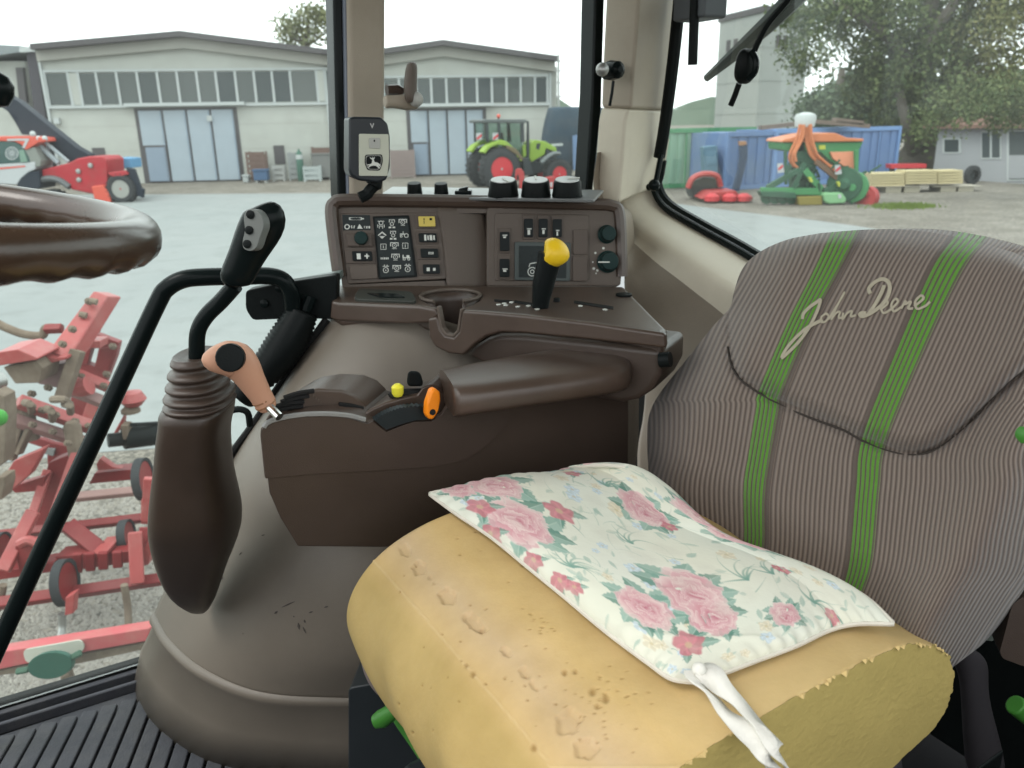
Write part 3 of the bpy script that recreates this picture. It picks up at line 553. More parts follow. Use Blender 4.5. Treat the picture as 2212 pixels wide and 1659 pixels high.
MB().loft([[onl(*z('K', cx + dx * hw, cy), -.985 + dl) for dx, dl in ((-1, .012), (1, .012), (1, -.012), (-1, -.012))] for cx, cy, hw in ((1625, 110, 78), (1620, 60, 80), (1615, 0, 68), (1605, -45, 52))]).build('lever_knob', m_black, arm, bevel=.004)
MB().lathe(onl(*z('K', 1448, 150), -.975), UP, [(-.008, .006), (-.004, .008), (.005, .0085), (.009, .004)], 12).build('lever_tip', mat('yellow_tip', (.75, .68, .05), .4), arm)
MB().tube([onl(*z('K', 1380, 225), -.985), onl(*z('K', 1430, 185), -.985), onl(*z('K', 1680, 178), -.985)], .007, 8).build('lever_slot', m_rubber, arm)
# peach T handle on a bright rod
th = thing('t_handle_lever', 'worn peach coloured T-handle lever on a bright steel rod beside the armrest', 'lever', onl(605, 900, -.97))
TL = -.96
MB().tube([onl(*z('D', 1655, 950), TL), onl(*z('D', 1700, 995), TL + .02), onl(*z('D', 1738, 1034), TL + .03)], .0055, 10).build('lever_rod', m_chrome, th)
MB().tube(catmull([onl(*z('D', *p), TL) for p in ((1262, 700), (1285, 692), (1340, 680), (1410, 672), (1470, 682), (1520, 735), (1568, 812), (1615, 888), (1655, 952), (1672, 976))], 3), [v for a_, b_ in zip((.004, .0105, .0165, .0215, .0225, .0200, .0165, .0140, .0130), (.0105, .0165, .0215, .0225, .0200, .0165, .0140, .0130, .0105)) for v in (a_, a_ * .67 + b_ * .33, a_ * .33 + b_ * .67)] + [.0105], 18).build('handle_grip', m_peach, th)
for x, y in ((1648, 945), (1630, 918)): MB().tube([onl(*z('D', x + 6, y + 9), TL), onl(*z('D', x, y), TL)], .0136, 14).build('grip_ring', mat('peach_ring', (.30, .15, .08), .5), th)
cb = onl(*z('D', 1440, 662), TL + .020); bn = (V((.05, -1, .22)) + LX * .2).normalized()
MB().lathe(cb, bn, [(0, .0165), (.0085, .0165), (.0105, .0150), (.0110, .004)], 20).build('push_button', m_black, th)
# ------------------------------------------------------------------ joystick in its boot
js = thing('joystick', 'black loader joystick with three grey-plate buttons rising from a brown gaiter', 'joystick', at(430, 1320, 1.13))
def jring(x0, x1, y, Y, dep, n=24, pw=3.4):
    a = at(x0, y, Y); b = at(x1, y, Y); c = (a + b) / 2; h = (b - a) * (.46 if pw > 3 else .5); c = c + (b - a) * (.02 if pw > 3 else 0); out = []
    for k in range(n):
        t = 2 * math.pi * k / n; cx, sy = math.cos(t), math.sin(t)
        out.append(c + h * math.copysign(abs(cx) ** (2 / pw), cx) + V((0, 1, .0)) * dep * math.copysign(abs(sy) ** (2 / pw), sy))
    return out
body = [(354, 500, 866, 1.03, .052), (350, 500, 880, 1.03, .056), (350, 496, 905, 1.03, .056), (345, 488, 930, 1.03, .055), (340, 491, 980, 1.035, .055), (333, 497, 1030, 1.04, .056), (328, 507, 1070, 1.045, .060), (325, 515, 1110, 1.05, .064), (327, 516, 1140, 1.06, .064), (333, 511, 1173, 1.07, .06), (347, 488, 1222, 1.085, .052), (368, 472, 1270, 1.10, .042), (400, 463, 1298, 1.115, .03), (420, 450, 1320, 1.13, .014)]
MB().loft([jring(*b) for b in body]).build('lever_housing', mat('dark_brown_plastic', (.042, .028, .020), .33, var=.15, bump=.22, bs=900, spec=.5, dirt=.3, dcol=(.07, .05, .04), ds=7), js, sub=1, ang=180)
boot = []
for i in range(57):
    t = i / 56; y = 764 + 106 * t; x0 = 381 - 18 * t; x1 = 464 + 38 * min(1, t * 1.15); sw_ = math.sin(t * 4.4 * 2 * math.pi - .6); e = (abs(sw_) ** .6) * (1 if sw_ > 0 else -1) * min(1, t * 6) * min(1, (1 - t) * 9)
    boot.append(jring(x0 - 4.5 * e, x1 + 4.5 * e, y + 5 * math.sin(t * 3), 1.03, .041 + .016 * t + .0042 * e, 28, 2.3))
boot = [jring(392, 452, 772, 1.03, .03, 28, 2.2)] + boot
MB().loft(boot).build('gaiter', m_brown, js, ang=180)
MB().tube(catmull([at(x, y, Y) for x, y, Y in ((426, 800, 1.03), (425, 760, 1.03), (428, 715, 1.03), (446, 682, 1.03), (478, 650, 1.03), (508, 616, 1.025))], 5), .0105, 12).build('stick', m_blackg, js)
gr = [(512, 622, 10), (506, 612, 34), (515, 590, 36), (531, 556, 36), (548, 520, 42), (566, 488, 46), (575, 464, 44), (572, 446, 34), (568, 438, 14)]
GP = [at(x, y, 1.02) for x, y, r in gr]
MB().tube(GP, [r * 1.06 / F for x, y, r in gr], 18, flat=.78, nrm=V((0, -1, .2))).build('grip', m_blackg, js, sub=1, ang=180)
gpn = V((-.22, -1, .15)).normalized(); gp0 = at(553, 490, .986)
gpl = slab('button_plate', cat2(zz('A', (1515, 1350), (1540, 1305), (1590, 1303), (1630, 1350), (1640, 1410), (1620, 1470), (1595, 1540), (1555, 1562), (1515, 1545), (1508, 1500), (1522, 1430)), 3, True), (gp0, gpn), .016, mat('grey_plate', (.15, .16, .15), .5), js, bevel=.001)
for x, y in ((1560, 1335), (1552, 1432), (1540, 1518)): MB().lathe(onp(*z('A', x, y), gp0, gpn), gpn, [(-.002, .0052), (.002, .0052), (.0028, .003)], 12).build('button', m_black, gpl)
# ------------------------------------------------------------------ grab rail, bracket and hose by the door
gb = thing('grab_rail', 'long black bent tubular grab rail crossing the side window', 'grab rail', at(60, 1300, 1.15))
pth = [(-110, 1640, 1.13), (-40, 1475, 1.12), (60, 1255, 1.16), (170, 1020, 1.20), (270, 805, 1.25), (340, 655, 1.28), (362, 622, 1.285), (398, 603, 1.29), (450, 598, 1.30), (520, 597, 1.32), (580, 596, 1.335), (612, 606, 1.34), (628, 632, 1.345), (632, 665, 1.35)]
MB().tube(catmull([at(*p) for p in pth], 5), .0145, 12).build('rail', m_blackg, gb)
slab('mount_plate', round_poly([(530, 628), (600, 612), (728, 594), (726, 690), (640, 688), (545, 692), (530, 668)], 9), (at(620, 640, 1.37), V((0, -1, 0))), .03, m_black, gb, bevel=.006)
for x, y in ((572, 655), (605, 622), (655, 645)): MB().lathe(at(x, y, 1.37), V((0, -1, .1)), [(0, .008), (.006, .0075), (.007, .003)], 8).build('bolt', m_blackg, gb)
slab('frame_rail', [(640, 606), (735, 588), (735, 606), (650, 624)], (at(680, 605, 1.40), V((0, -1, 0))), .03, mat('frame_grey', (.12, .15, .14), .35), gb, bevel=.003)
hs = thing('bellows_hose', 'black corrugated bellows hose slanting beside the taupe console', 'hose', at(520, 860, 1.33))
a = at(655, 672, 1.36); b = at(520, 858, 1.32); N = 44; P = []; Rr = []
for i in range(N + 1):
    t = i / N; P.append(a.lerp(b, t) + V((.012, 0, .0)) * math.sin(math.pi * t)); Rr.append((.026 + .008 * math.sin(math.pi * min(1, t * 1.3))) * (1 + (.05 if i % 2 else -.05)))
MB().tube(P, Rr, 14).build('bellows', m_black, hs, ang=180)
MB().tube([at(672, 640, 1.365), at(660, 672, 1.36)], .011, 10).build('hose_neck', m_blackg, hs)
MB().tube(catmull([at(x, y, Y) for x, y, Y in ((706, 690, 1.38), (630, 795, 1.36), (550, 913, 1.34), (494, 992, 1.32), (488, 1040, 1.32))], 5), .007, 8).build('window_seal', m_rubber, CABT)
MB().tube(catmull([at(x, y, 1.2) for x, y in ((488, 890), (515, 884), (535, 892), (540, 920))], 4), .0055, 8).build('wire_clip', m_black, CABT)

# ================================================================== steering wheel
Wc_ = CAM + V((-.505, .620, -.054)); wn = (UP * math.cos(.165) + RX * math.sin(.165) + LX * .015).normalized()
wa = wn.cross(LX).normalized(); wb = wn.cross(wa)
sw = thing('steering_wheel', 'worn glossy brown steering wheel rim with finger grips underneath', 'steering wheel', Wc_ - wn * .1)
m_wheel = mat('wheel_brown', (.050, .030, .019), .24, var=.3, vs=18, bump=.06, bs=300, dirt=.3, dcol=(.032, .020, .014), ds=30, spec=.5)
rings = []; N = 240
for i in range(N):
    t = 2 * math.pi * i / N; rad = wa * math.cos(t) + wb * math.sin(t); c = Wc_ + rad * .205; rg = []
    for k in range(18):
        s = 2 * math.pi * k / 18; dn, dr_ = math.sin(s), math.cos(s)
        r_ = .0185
        if dn < 0: r_ += .0026 * (-dn) * (.5 + .5 * math.cos(t * 36))
        rg.append(c + rad * dr_ * r_ + wn * dn * r_ * 1.02)
    rings.append(rg)
rings.append(rings[0])
MB().loft(rings, False).build('rim', m_wheel, sw, ang=180)
for t in (2.0, 3.2, 4.4):
    rad = wa * math.cos(t) + wb * math.sin(t)
    MB().tube([Wc_ + rad * .2, Wc_ + rad * .12 - wn * .03, Wc_ + rad * .04 - wn * .05], [.012, .015, .02], 12, flat=.6, nrm=wn).build('spoke', m_black, sw)
MB().lathe(Wc_ - wn * .06, wn, [(-.85, .045), (-.40, .04), (-.25, .03), (.02, .032), (.034, .10), (.046, .14), (.052, .13), (.056, .04)], 40).build('hub', m_black, sw)
kb = thing('dashboard_knob', 'glossy black ball knob at the left edge above the steering wheel', 'knob', at(-12, 190, .62))
MB().lathe(at(-12, 190, .62), V((.2, 0, 1)), [(-.013, .004), (-.011, .009), (-.004, .0125), (.003, .0125), (.009, .009), (.012, .003)], 18).build('knob_ball', m_blackg, kb)
MB().tube([at(-12, 200, .62), at(-60, 330, .66), at(-160, 520, .7), Wc_ - wn * .16], .004, 8).build('knob_stem', m_black, kb)

# ================================================================== seat
seat = thing('driver_seat', 'taupe ribbed fabric driver seat with green stripes and script lettering on backrest', 'seat', cab(.5, -.6, FZ))
bt = math.radians(12); bn_ = (-RX * math.cos(bt) + UP * math.sin(bt)).normalized(); b0 = cab(.70, -.55, -.46)
OL = [(1412, 1110), (1402, 1030), (1398, 950), (1402, 898), (1425, 850), (1480, 780), (1540, 705), (1576, 665), (1586, 628), (1604, 580), (1640, 545), (1700, 518), (1770, 504)]
OR = [(2000, 1470), (2060, 1440), (2120, 1370), (2190, 1260), (2240, 1160), (2285, 1060), (2310, 960), (2322, 870), (2330, 790), (2335, 720), (2325, 650), (2280, 590), (2190, 545)]
TOP = [(1870, 496), (1990, 506), (2090, 524)]
NV, NU = 150, 130
Lc = catmull([(x, y, 0) for x, y in OL], 24); Rc = catmull([(x, y, 0) for x, y in OR], 24)
def samp(C, t): i = min(int(t * (len(C) - 1)), len(C) - 2); fr = t * (len(C) - 1) - i; return C[i].lerp(C[i + 1], fr)
seam = cat2([(1570, 668), (1574, 720), (1578, 765), (1592, 805), (1625, 835), (1690, 872), (1775, 908), (1850, 942), (1905, 965), (1960, 978), (2005, 972), (2045, 950), (2110, 895), (2180, 830), (2260, 760), (2340, 700)], 6)
SN = np.array(seam)
def sdist(px, py):
    a = SN[:-1]; b = SN[1:]; ab = b - a; p = np.array([px, py]); t = np.clip(((p - a) * ab).sum(1) / (ab * ab).sum(1), 0, 1)
    return float(np.sqrt((((a + ab * t[:, None]) - p) ** 2).sum(1).min()))
rows = []; UVu = []
b1L = [(1794, 588), (1756, 672), (1700, 783), (1638, 932), (1635, 960), (1617, 1064), (1607, 1137), (1600, 1230)]
b1R = [(1857, 577), (1812, 665), (1749, 783), (1687, 932), (1680, 970), (1652, 1137), (1644, 1230)]
def xs_at(P, y):
    ys = [p[1] for p in P]; xs = [p[0] for p in P]
    if y < ys[0]: return xs[0] + (xs[1] - xs[0]) / (ys[1] - ys[0]) * (y - ys[0])
    if y > ys[-1]: return xs[-1] + (xs[-1] - xs[-2]) / (ys[-1] - ys[-2]) * (y - ys[-1])
    return float(np.interp(y, ys, xs))
G1 = [zz('F', *q) for q in ([(1010, 80), (900, 320), (740, 640), (560, 1070), (550, 1150), (500, 1450), (470, 1659)], [(1190, 50), (1060, 300), (880, 640), (700, 1070), (680, 1180), (600, 1659)], [(1770, 110), (1640, 300), (1440, 760), (1210, 1340), (1170, 1659)], [(1980, 110), (1830, 300), (1610, 750), (1360, 1350), (1310, 1659)])]
G1[0] += [(1608, 1170), (1600, 1250)]; G1[1] += [(1650, 1170), (1642, 1250)]; G1[2] += [(1836, 1210), (1815, 1290)]; G1[3] += [(1884, 1210), (1860, 1290)]
G1 = [cat2(g_, 8) for g_ in G1]
def fab_u(px, py):
    k = [xs_at(g, py) for g in G1]; us = [.30, .36, .56, .62]
    if px < k[0]: return us[0] - (k[0] - px) / (k[2] - k[1]) * .2
    if px > k[3]: return us[3] + (px - k[3]) / (k[2] - k[1]) * .2
    return float(np.interp(px, k, us))
for j in range(NV + 1):
    v = j / NV; a = samp(Lc, v); b = samp(Rc, v); row = []
    for i in range(NU + 1):
        u = i / NU; x = a.x + (b.x - a.x) * u; y = a.y + (b.y - a.y) * u
        if v > .86:                                     # the rounded crown
            s = (v - .86) / .14; arch = math.sin(math.pi * u)
            y -= arch * 26 * s
        p = onp(x, y, b0, bn_)
        eu = min(u, 1 - u) * 2; ev_ = min(1, (1 - v) * 7)
        edge = 1 - (1 - min(1, eu * 3.2)) ** 2.2
        crown = 1 - (1 - ev_) ** 2.4
        off = -.085 + .085 * edge * (.35 + .65 * crown) - .0
        off += .035 * math.exp(-((u - .86) / .10) ** 2) * (1 - v) + .02 * math.exp(-((u - .10) / .08) ** 2) * max(0, .8 - v)       # side bolsters
        off += .016 * math.sin(math.pi * v) * math.sin(math.pi * u)
        d = sdist(x, y) if (abs(y - np.interp(x, SN[:, 0], SN[:, 1])) < 45 or x < 1640) else 60.; off -= .012 * math.exp(-(d / 7.5) ** 2)
        inside = y < np.interp(x, SN[:, 0], SN[:, 1]) and x > 1573
        if inside: off += .020 * min(1, d / 34) ** .6
        q = p + bn_ * off
        # keep the drawn outline: slide along the view only
        dv = (p - CAM).normalized(); q = CAM + dv * ((p - CAM).dot(bn_) + off) / dv.dot(bn_)
        row.append(q); UVu.append((fab_u(x, y), v))
    rows.append(row)
m_fab = bpy.data.materials.new('striped_seat_fabric'); m_fab.use_nodes = True
def build_fabric(m):
    n = m.node_tree; b = n.nodes['Principled BSDF']; b.inputs['Roughness'].default_value = .95; b.inputs['Specular IOR Level'].default_value = .15; b.inputs['Sheen Weight'].default_value = .25
    uv = n.nodes.new('ShaderNodeUVMap'); uv.uv_map = 'cloth'; sx = n.nodes.new('ShaderNodeSeparateXYZ'); n.links.new(uv.outputs[0], sx.inputs[0])
    def math_(op, a, bb=None, c=None):
        k = n.nodes.new('ShaderNodeMath'); k.operation = op
        for i, val in enumerate((a, bb, c)):
            if val is None: continue
            if isinstance(val, (int, float)): k.inputs[i].default_value = val
            else: n.links.new(val, k.inputs[i])
        return k.outputs[0]
    s = math_('SINE', math_('MULTIPLY', sx.outputs[0], 2 * math.pi / .0108)); rib = math_('MULTIPLY_ADD', s, .5, .5)
    s2 = math_('SINE', math_('MULTIPLY', sx.outputs[0], 2 * math.pi / .0118)); grn = math_('GREATER_THAN', math_('SINE', math_('MULTIPLY', math_('SUBTRACT', sx.outputs[0], .30), 2 * math.pi / .012)), -.5)
    grn2 = math_('GREATER_THAN', math_('SINE', math_('MULTIPLY', math_('SUBTRACT', sx.outputs[0], .56), 2 * math.pi / .012)), -.5)
    def inb(lo, hi): return math_('MULTIPLY', math_('GREATER_THAN', sx.outputs[0], lo), math_('LESS_THAN', sx.outputs[0], hi))
    gm = math_('ADD', math_('MULTIPLY', inb(.30, .36), grn), math_('MULTIPLY', inb(.56, .62), grn2))
    gap = math_('ADD', inb(.30, .372), inb(.548, .62))
    tc = n.nodes.new('ShaderNodeTexCoord')
    no = n.nodes.new('ShaderNodeTexNoise'); no.inputs['Scale'].default_value = 260; no.inputs['Detail'].default_value = 2; n.links.new(tc.outputs['Object'], no.inputs['Vector'])
    nl = n.nodes.new('ShaderNodeTexNoise'); nl.inputs['Scale'].default_value = 5; nl.inputs['Detail'].default_value = 4; n.links.new(tc.outputs['Object'], nl.inputs['Vector'])
    def mixc(f, a, bb):
        k = n.nodes.new('ShaderNodeMix'); k.data_type = 'RGBA'
        for i, val in ((0, f), (6, a), (7, bb)):
            if isinstance(val, tuple): k.inputs[i].default_value = (*val, 1)
            elif isinstance(val, (int, float)): k.inputs[i].default_value = val
            else: n.links.new(val, k.inputs[i])
        return k.outputs[2]
    base = mixc(math_('MULTIPLY', rib, math_('SUBTRACT', 1.0, math_('MULTIPLY', gap, .85))), (.080, .060, .050), (.280, .226, .190))
    base = mixc(math_('MULTIPLY', nl.outputs['Fac'], .35), base, (.17, .12, .095))
    colr = mixc(gm, base, (.10, .27, .03))
    colr = mixc(math_('MULTIPLY', no.outputs['Fac'], .25), colr, (.12, .11, .10))
    n.links.new(colr, b.inputs['Base Color'])
    bp = n.nodes.new('ShaderNodeBump'); bp.inputs['Strength'].default_value = .6; bp.inputs['Distance'].default_value = .002
    n.links.new(math_('ADD', rib, math_('MULTIPLY', no.outputs['Fac'], .5)), bp.inputs['Height']); n.links.new(bp.outputs[0], b.inputs['Normal'])
build_fabric(m_fab)
nfront = (NV + 1) * (NU + 1)
mbk = MB().grid(rows)
# closed back: border swept to the rear
bord = [rows[0][i] for i in range(NU + 1)] + [rows[j][NU] for j in range(1, NV + 1)] + [rows[NV][i] for i in range(NU - 1, -1, -1)] + [rows[j][0] for j in range(NV - 1, 0, -1)]
cen = sum(bord, V()) / len(bord)
mbk.loft([bord, [cen + (p - cen) * .985 + RX * .05 for p in bord], [cen + (p - cen) * .9 + RX * .085 for p in bord]], False)
mbk.poly([cen + (p - cen) * .9 + RX * .085 for p in bord])
bk = mbk.build('backrest', m_fab, seat, ang=180, recalc=False)
me = bk.data; uvl = me.uv_layers.new(name='cloth')
allu = UVu + [(fab_u(*proj(v.co)), .5) for v in list(me.vertices)[nfront:]]
vi = np.empty(len(me.loops), dtype=np.int32); me.loops.foreach_get('vertex_index', vi)
uvl.data.foreach_set('uv', np.array(allu, dtype=np.float32)[vi].ravel())
W_ = NU + 1
bvh_seat = BVHTree.FromPolygons([tuple(p) for r in rows for p in r], [(j * W_ + i, j * W_ + i + 1, (j + 1) * W_ + i + 1, (j + 1) * W_ + i) for j in range(NV) for i in range(NU)])
# piping in the seam
pp = [snapto(bvh_seat, x, y, .0026) for x, y in seam[10::5] if x < 2290]; pp = catmull([p for p in pp if p], 6)
MB().tube(pp, .0014, 6).build('seam_piping', mat('seam_dark', (.05, .041, .035), .9), seat)
# embroidered lettering
m_thr = mat('pale_thread', (.37, .33, .25), .8, var=.15, vs=300)
strokes = {'J': [(838, 610), (848, 572), (888, 532), (932, 502), (950, 492), (938, 540), (902, 622), (862, 690), (800, 768), (712, 850), (740, 792), (800, 722), (868, 664), (935, 628), (965, 612)],
 'o': [(978, 578), (955, 600), (958, 628), (985, 622), (1002, 592), (985, 575), (975, 582)], 'h': [(1000, 612), (1050, 532), (1092, 462), (1098, 445), (1078, 482), (1040, 560), (1018, 612), (1048, 572), (1072, 566), (1064, 600), (1086, 602)],
 'n': [(1092, 570), (1088, 610), (1118, 572), (1146, 560), (1140, 592), (1172, 586)], 'D': [(1262, 452), (1252, 420), (1288, 382), (1335, 362), (1374, 382), (1380, 432), (1352, 500), (1292, 556), (1222, 592), (1196, 582), (1208, 572), (1235, 574)],
 'd': [(1348, 400), (1328, 450), (1290, 520), (1248, 582)], 'e': [(1322, 552), (1368, 514), (1352, 494), (1326, 530), (1344, 572), (1392, 548)], 'e2': [(1392, 548), (1432, 504), (1416, 484), (1392, 520), (1408, 562), (1452, 536)],
 'r': [(1452, 545), (1482, 494), (1474, 518), (1512, 502), (1496, 542), (1526, 544)], 'e3': [(1534, 530), (1590, 484), (1574, 464), (1540, 502), (1552, 546), (1600, 530), (1632, 502)]}
for k, st in strokes.items():
    pts = [snapto(bvh_seat, *z('F', x, y), .0012) for x, y in cat2(st, 5)]
    if all(pts): MB().tube(pts, .0023 if k in 'JDd' else .0014, 6, flat=.4, nrm=-bn_).build('letter', m_thr, bk)
# seat pan, frame and suspension
m_dkcloth = mat('dark_cloth', (.05, .045, .05), .9, var=.2)
MB().prism([cab(.30, -.80, -.66), cab(.74, -.80, -.66), cab(.74, -.40, -.66), cab(.30, -.40, -.66)], UP * -.10).build('seat_pan', m_dkcloth, seat, bevel=.03, seg=3)
MB().loft([[cab(r_, l_, zz_) for r_, l_ in ((.27 + .05 * k, -.78), (.70, -.78), (.70, -.42), (.27 + .05 * k, -.42))] for k, zz_ in ((0, -.76), (1, -.84), (1, -1.05))]).build('suspension_cover', mat('black_cover', (.02, .024, .027), .45), seat, bevel=.015)
MB().tube(catmull([at(*p) for p in ((845, 1490, .92), (870, 1540, .89), (905, 1590, .86), (945, 1650, .82), (1000, 1740, .78))], 5), .012, 10, flat=1.6, nrm=V((.5, 0, .8))).build('green_frame', m_green, seat)
MB().tube([at(*z('H', x, y), .86) for x, y in ((450, 1330), (400, 1365), (340, 1405), (305, 1420))], [.008, .0105, .012, .009], 12).build('adjust_handle', m_green, seat)
slab('side_cover', round_poly([(752, 1486), (840, 1470), (900, 1600), (930, 1720), (752, 1740)], 12), (at(820, 1580, .92), V((0, -1, .2)).normalized()), .25, mat('dark_grey_cover', (.018, .022, .025), .4), seat, bevel=.012, seg=3)
MB().tube(catmull([at(*z('H', x, y), .895) for x, y in ((275, 1060), (280, 1120), (305, 1185), (345, 1240), (380, 1260))], 5), .011, 10).build('fabric_edge', mat('mauve_cloth', (.2, .16, .15), .9), seat)
# belt hardware on the near side
MB().tube(catmull([at(*z('I', x, y), .80) for x, y in ((1960, 830), (1985, 775), (2050, 745), (2110, 750))], 4), .012, 10).build('belt_loop', mat('pale_webbing', (.22, .25, .22), .7), seat)
slab('belt_guide', round_poly(zz('I', (2140, 640), (2260, 560), (2300, 1060), (2080, 980), (2060, 940)), 8), (at(2190, 1400, .72), V((-.4, -1, .2)).normalized()), .05, m_brown, seat, bevel=.01)
MB().loft([[at(*z('I', cx + dx * hw, cy), .84 + dl) for dx, dl in ((-1, 0), (0, -.025), (1, 0), (0, .04))] for cx, cy, hw in ((1800, 900, 120), (1850, 960, 170), (1900, 1040, 150), (1900, 1200, 120), (1950, 1500, 180), (2000, 1800, 200))]).build('side_skirt', m_dkcloth, seat, sub=2, ang=180)
MB().tube([at(*z('I', x, y), .72) for x, y in ((2150, 1260), (2200, 1300), (2280, 1360))], .0115, 12).build('belt_buckle', m_green, seat, bevel=.003)
MB().lathe(at(*z('F', 2215, 1325), .66), V((-1, -.6, .1)), [(-.02, .004), (0, .0075), (.005, .0075), (.008, .003)], 14).build('green_knob', m_green, seat)
MB().prism([cab(.42, -.36, -.70), cab(.78, -.36, -.70), cab(.78, -.33, -.62), cab(.42, -.33, -.64)], UP * -.22).build('seat_side_cover', m_black, seat, bevel=.01)

# ================================================================== yellow foam
fo = thing('foam_cushion', 'bare yellow foam seat pad with dents and pores, rounded front edge', 'foam pad', cab(.45, -.6, -.66))
prof = catmull([(.40, -.675, 0), (.33, -.685, 0), (.285, -.672, 0), (.252, -.63, 0), (.240, -.575, 0), (.252, -.53, 0), (.285, -.493, 0), (.335, -.470, 0), (.40, -.459, 0), (.50, -.456, 0), (.58, -.457, 0), (.635, -.466, 0), (.682, -.492, 0), (.706, -.525, 0), (.710, -.560, 0), (.692, -.588, 0), (.60, -.618, 0), (.48, -.655, 0)], 30, True)
m_foam = bpy.data.materials.new('yellow_foam'); m_foam.use_nodes = True
def build_foam(m):
    n = m.node_tree; b = n.nodes['Principled BSDF']; b.inputs['Roughness'].default_value = .85; b.inputs['Specular IOR Level'].default_value = .25
    b.inputs['Subsurface Weight'].default_value = .12; b.inputs['Subsurface Radius'].default_value = (.02, .012, .005); b.inputs['Subsurface Scale'].default_value = .3
    at_ = n.nodes.new('ShaderNodeVertexColor'); at_.layer_name = 'tint'
    tc = n.nodes.new('ShaderNodeTexCoord'); no = n.nodes.new('ShaderNodeTexNoise'); no.inputs['Scale'].default_value = 9; no.inputs['Detail'].default_value = 7; no.inputs['Roughness'].default_value = .6
    n.links.new(tc.outputs['Object'], no.inputs['Vector'])
    mx = n.nodes.new('ShaderNodeMix'); mx.data_type = 'RGBA'; mx.blend_type = 'MULTIPLY'; mx.inputs[0].default_value = 1
    ra = n.nodes.new('ShaderNodeValToRGB'); ra.color_ramp.elements[0].position = .3; ra.color_ramp.elements[0].color = (.80, .76, .66, 1); ra.color_ramp.elements[1].position = .7; ra.color_ramp.elements[1].color = (1.05, 1.02, .98, 1)
    n.links.new(no.outputs['Fac'], ra.inputs[0]); n.links.new(at_.outputs[0], mx.inputs[6]); n.links.new(ra.outputs[0], mx.inputs[7]); n.links.new(mx.outputs[2], b.inputs['Base Color'])
    nb = n.nodes.new('ShaderNodeTexNoise'); nb.inputs['Scale'].default_value = 220; nb.inputs['Detail'].default_value = 4; n.links.new(tc.outputs['Object'], nb.inputs['Vector'])
    bp = n.nodes.new('ShaderNodeBump'); bp.inputs['Strength'].default_value = .25; bp.inputs['Distance'].default_value = .0015; n.links.new(nb.outputs['Fac'], bp.inputs['Height']); n.links.new(bp.outputs[0], b.inputs['Normal'])
build_foam(m_foam)
dents = [(365, 440, 30, 34, 20, 10), (462, 528, 26, 34, -30, 10), (535, 620, 36, 36, 0, 12), (590, 672, 8, 12, 0, 6), (616, 700, 8, 8, 0, 6), (682, 768, 46, 40, 35, 14), (815, 900, 70, 30, 45, 14), (865, 935, 22, 14, 30, 10), (985, 1055, 32, 18, 50, 9), (1085, 1165, 34, 24, 50, 9), (1130, 1230, 34, 16, 50, 8), (1310, 1420, 56, 70, 40, 12), (1400, 1560, 62, 50, 0, 13), (360, 445, 8, 8, 0, 0)]
pores = [(int(rng.normal(1500, 170)), int(rng.normal(1330, 130)), rng.uniform(2.5, 6.5)) for _ in range(70)] + [(int(rng.normal(1170, 60)), int(rng.normal(940, 50)), rng.uniform(2.5, 5)) for _ in range(22)] + [(int(rng.uniform(400, 1300)), int(rng.uniform(400, 1500)), rng.uniform(3, 7)) for _ in range(40)] + [(1435, 1265, 18), (1505, 1300, 20), (1290, 1165, 14), (1460, 1340, 13), (1345, 1160, 11), (780, 1130, 10), (815, 1175, 14), (1130, 1555, 16)]
NL = 300; NP = len(prof)
l0, l1 = -.848, -.362
P3 = np.zeros((NL + 1, NP, 3)); pr = np.array([(p.x, p.y) for p in prof])
fc_ = np.array([.48, -.56])
for i in range(NL + 1):
    t = i / NL; l = l0 + (l1 - l0) * t
    sc_ = 1.0
    if t < .06: sc_ = .80 + .20 * math.sin(math.pi / 2 * t / .06)
    q = fc_ + (pr - fc_) * sc_
    sag = -.010 * math.sin(math.pi * t) * np.clip((pr[:, 1] + .50) / .05, 0, 1) + .004 * np.sin(t * 9 + pr[:, 0] * 8) * .6
    wob = .0025 * np.sin(t * 23 + pr[:, 1] * 40)
    rr = q[:, 0] + wob; zr = q[:, 1] + sag
    P3[i] = np.outer(rr, np.array(RX)) + np.outer(np.ones(NP) * l, np.array(LX)); P3[i, :, 2] = CZ + zr
# dents and pores pushed into the foam
flat = P3.reshape(-1, 3); q = flat - np.array(CAM); tt = q @ np.array(_f)
PX = 1106 + F * (q @ np.array(_r)) / tt; PY = 829.5 - F * (q @ np.array(_u)) / tt
nrm = np.zeros_like(P3); du = np.roll(P3, -1, 1) - np.roll(P3, 1, 1); dl = np.gradient(P3, axis=0); nrm = np.cross(du, dl); nrm /= np.linalg.norm(nrm, axis=2, keepdims=True) + 1e-9
nf_ = nrm.reshape(-1, 3); ctr = np.array(cab(.48, -.6, -.57)); sgn = np.sign(((flat - ctr) * nf_).sum(1)); nf_ = nf_ * sgn[:, None]
vis = (nf_ * q).sum(1) < 0
dep = np.zeros(len(flat)); dark = np.zeros(len(flat))
for zx, zy, rx, ry, ang, dp in dents:
    cx, cy = z('H', zx, zy); a = math.radians(ang); dx = (PX - cx) / .416; dy = (PY - cy) / .416
    ex = dx * math.cos(a) + dy * math.sin(a); ey = -dx * math.sin(a) + dy * math.cos(a)
    rr = np.sqrt((ex / rx) ** 2 + (ey / ry) ** 2) * (1 + .12 * np.sin(np.arctan2(ey, ex) * 5 + zx))
    dep += np.clip((1.08 - rr) / .22, 0, 1) * .0036 * (dp / 12) * vis
for zx, zy, r_ in pores:
    cx, cy = z('H', zx, zy); rr = np.hypot((PX - cx) / .416, (PY - cy) / .416 * (.8 + (zx % 5) * .1)) / r_
    k = np.clip(1.3 - rr, 0, 1) * vis; dep += k * .0018; dark = np.maximum(dark, np.clip(k * 1.2, 0, 1))
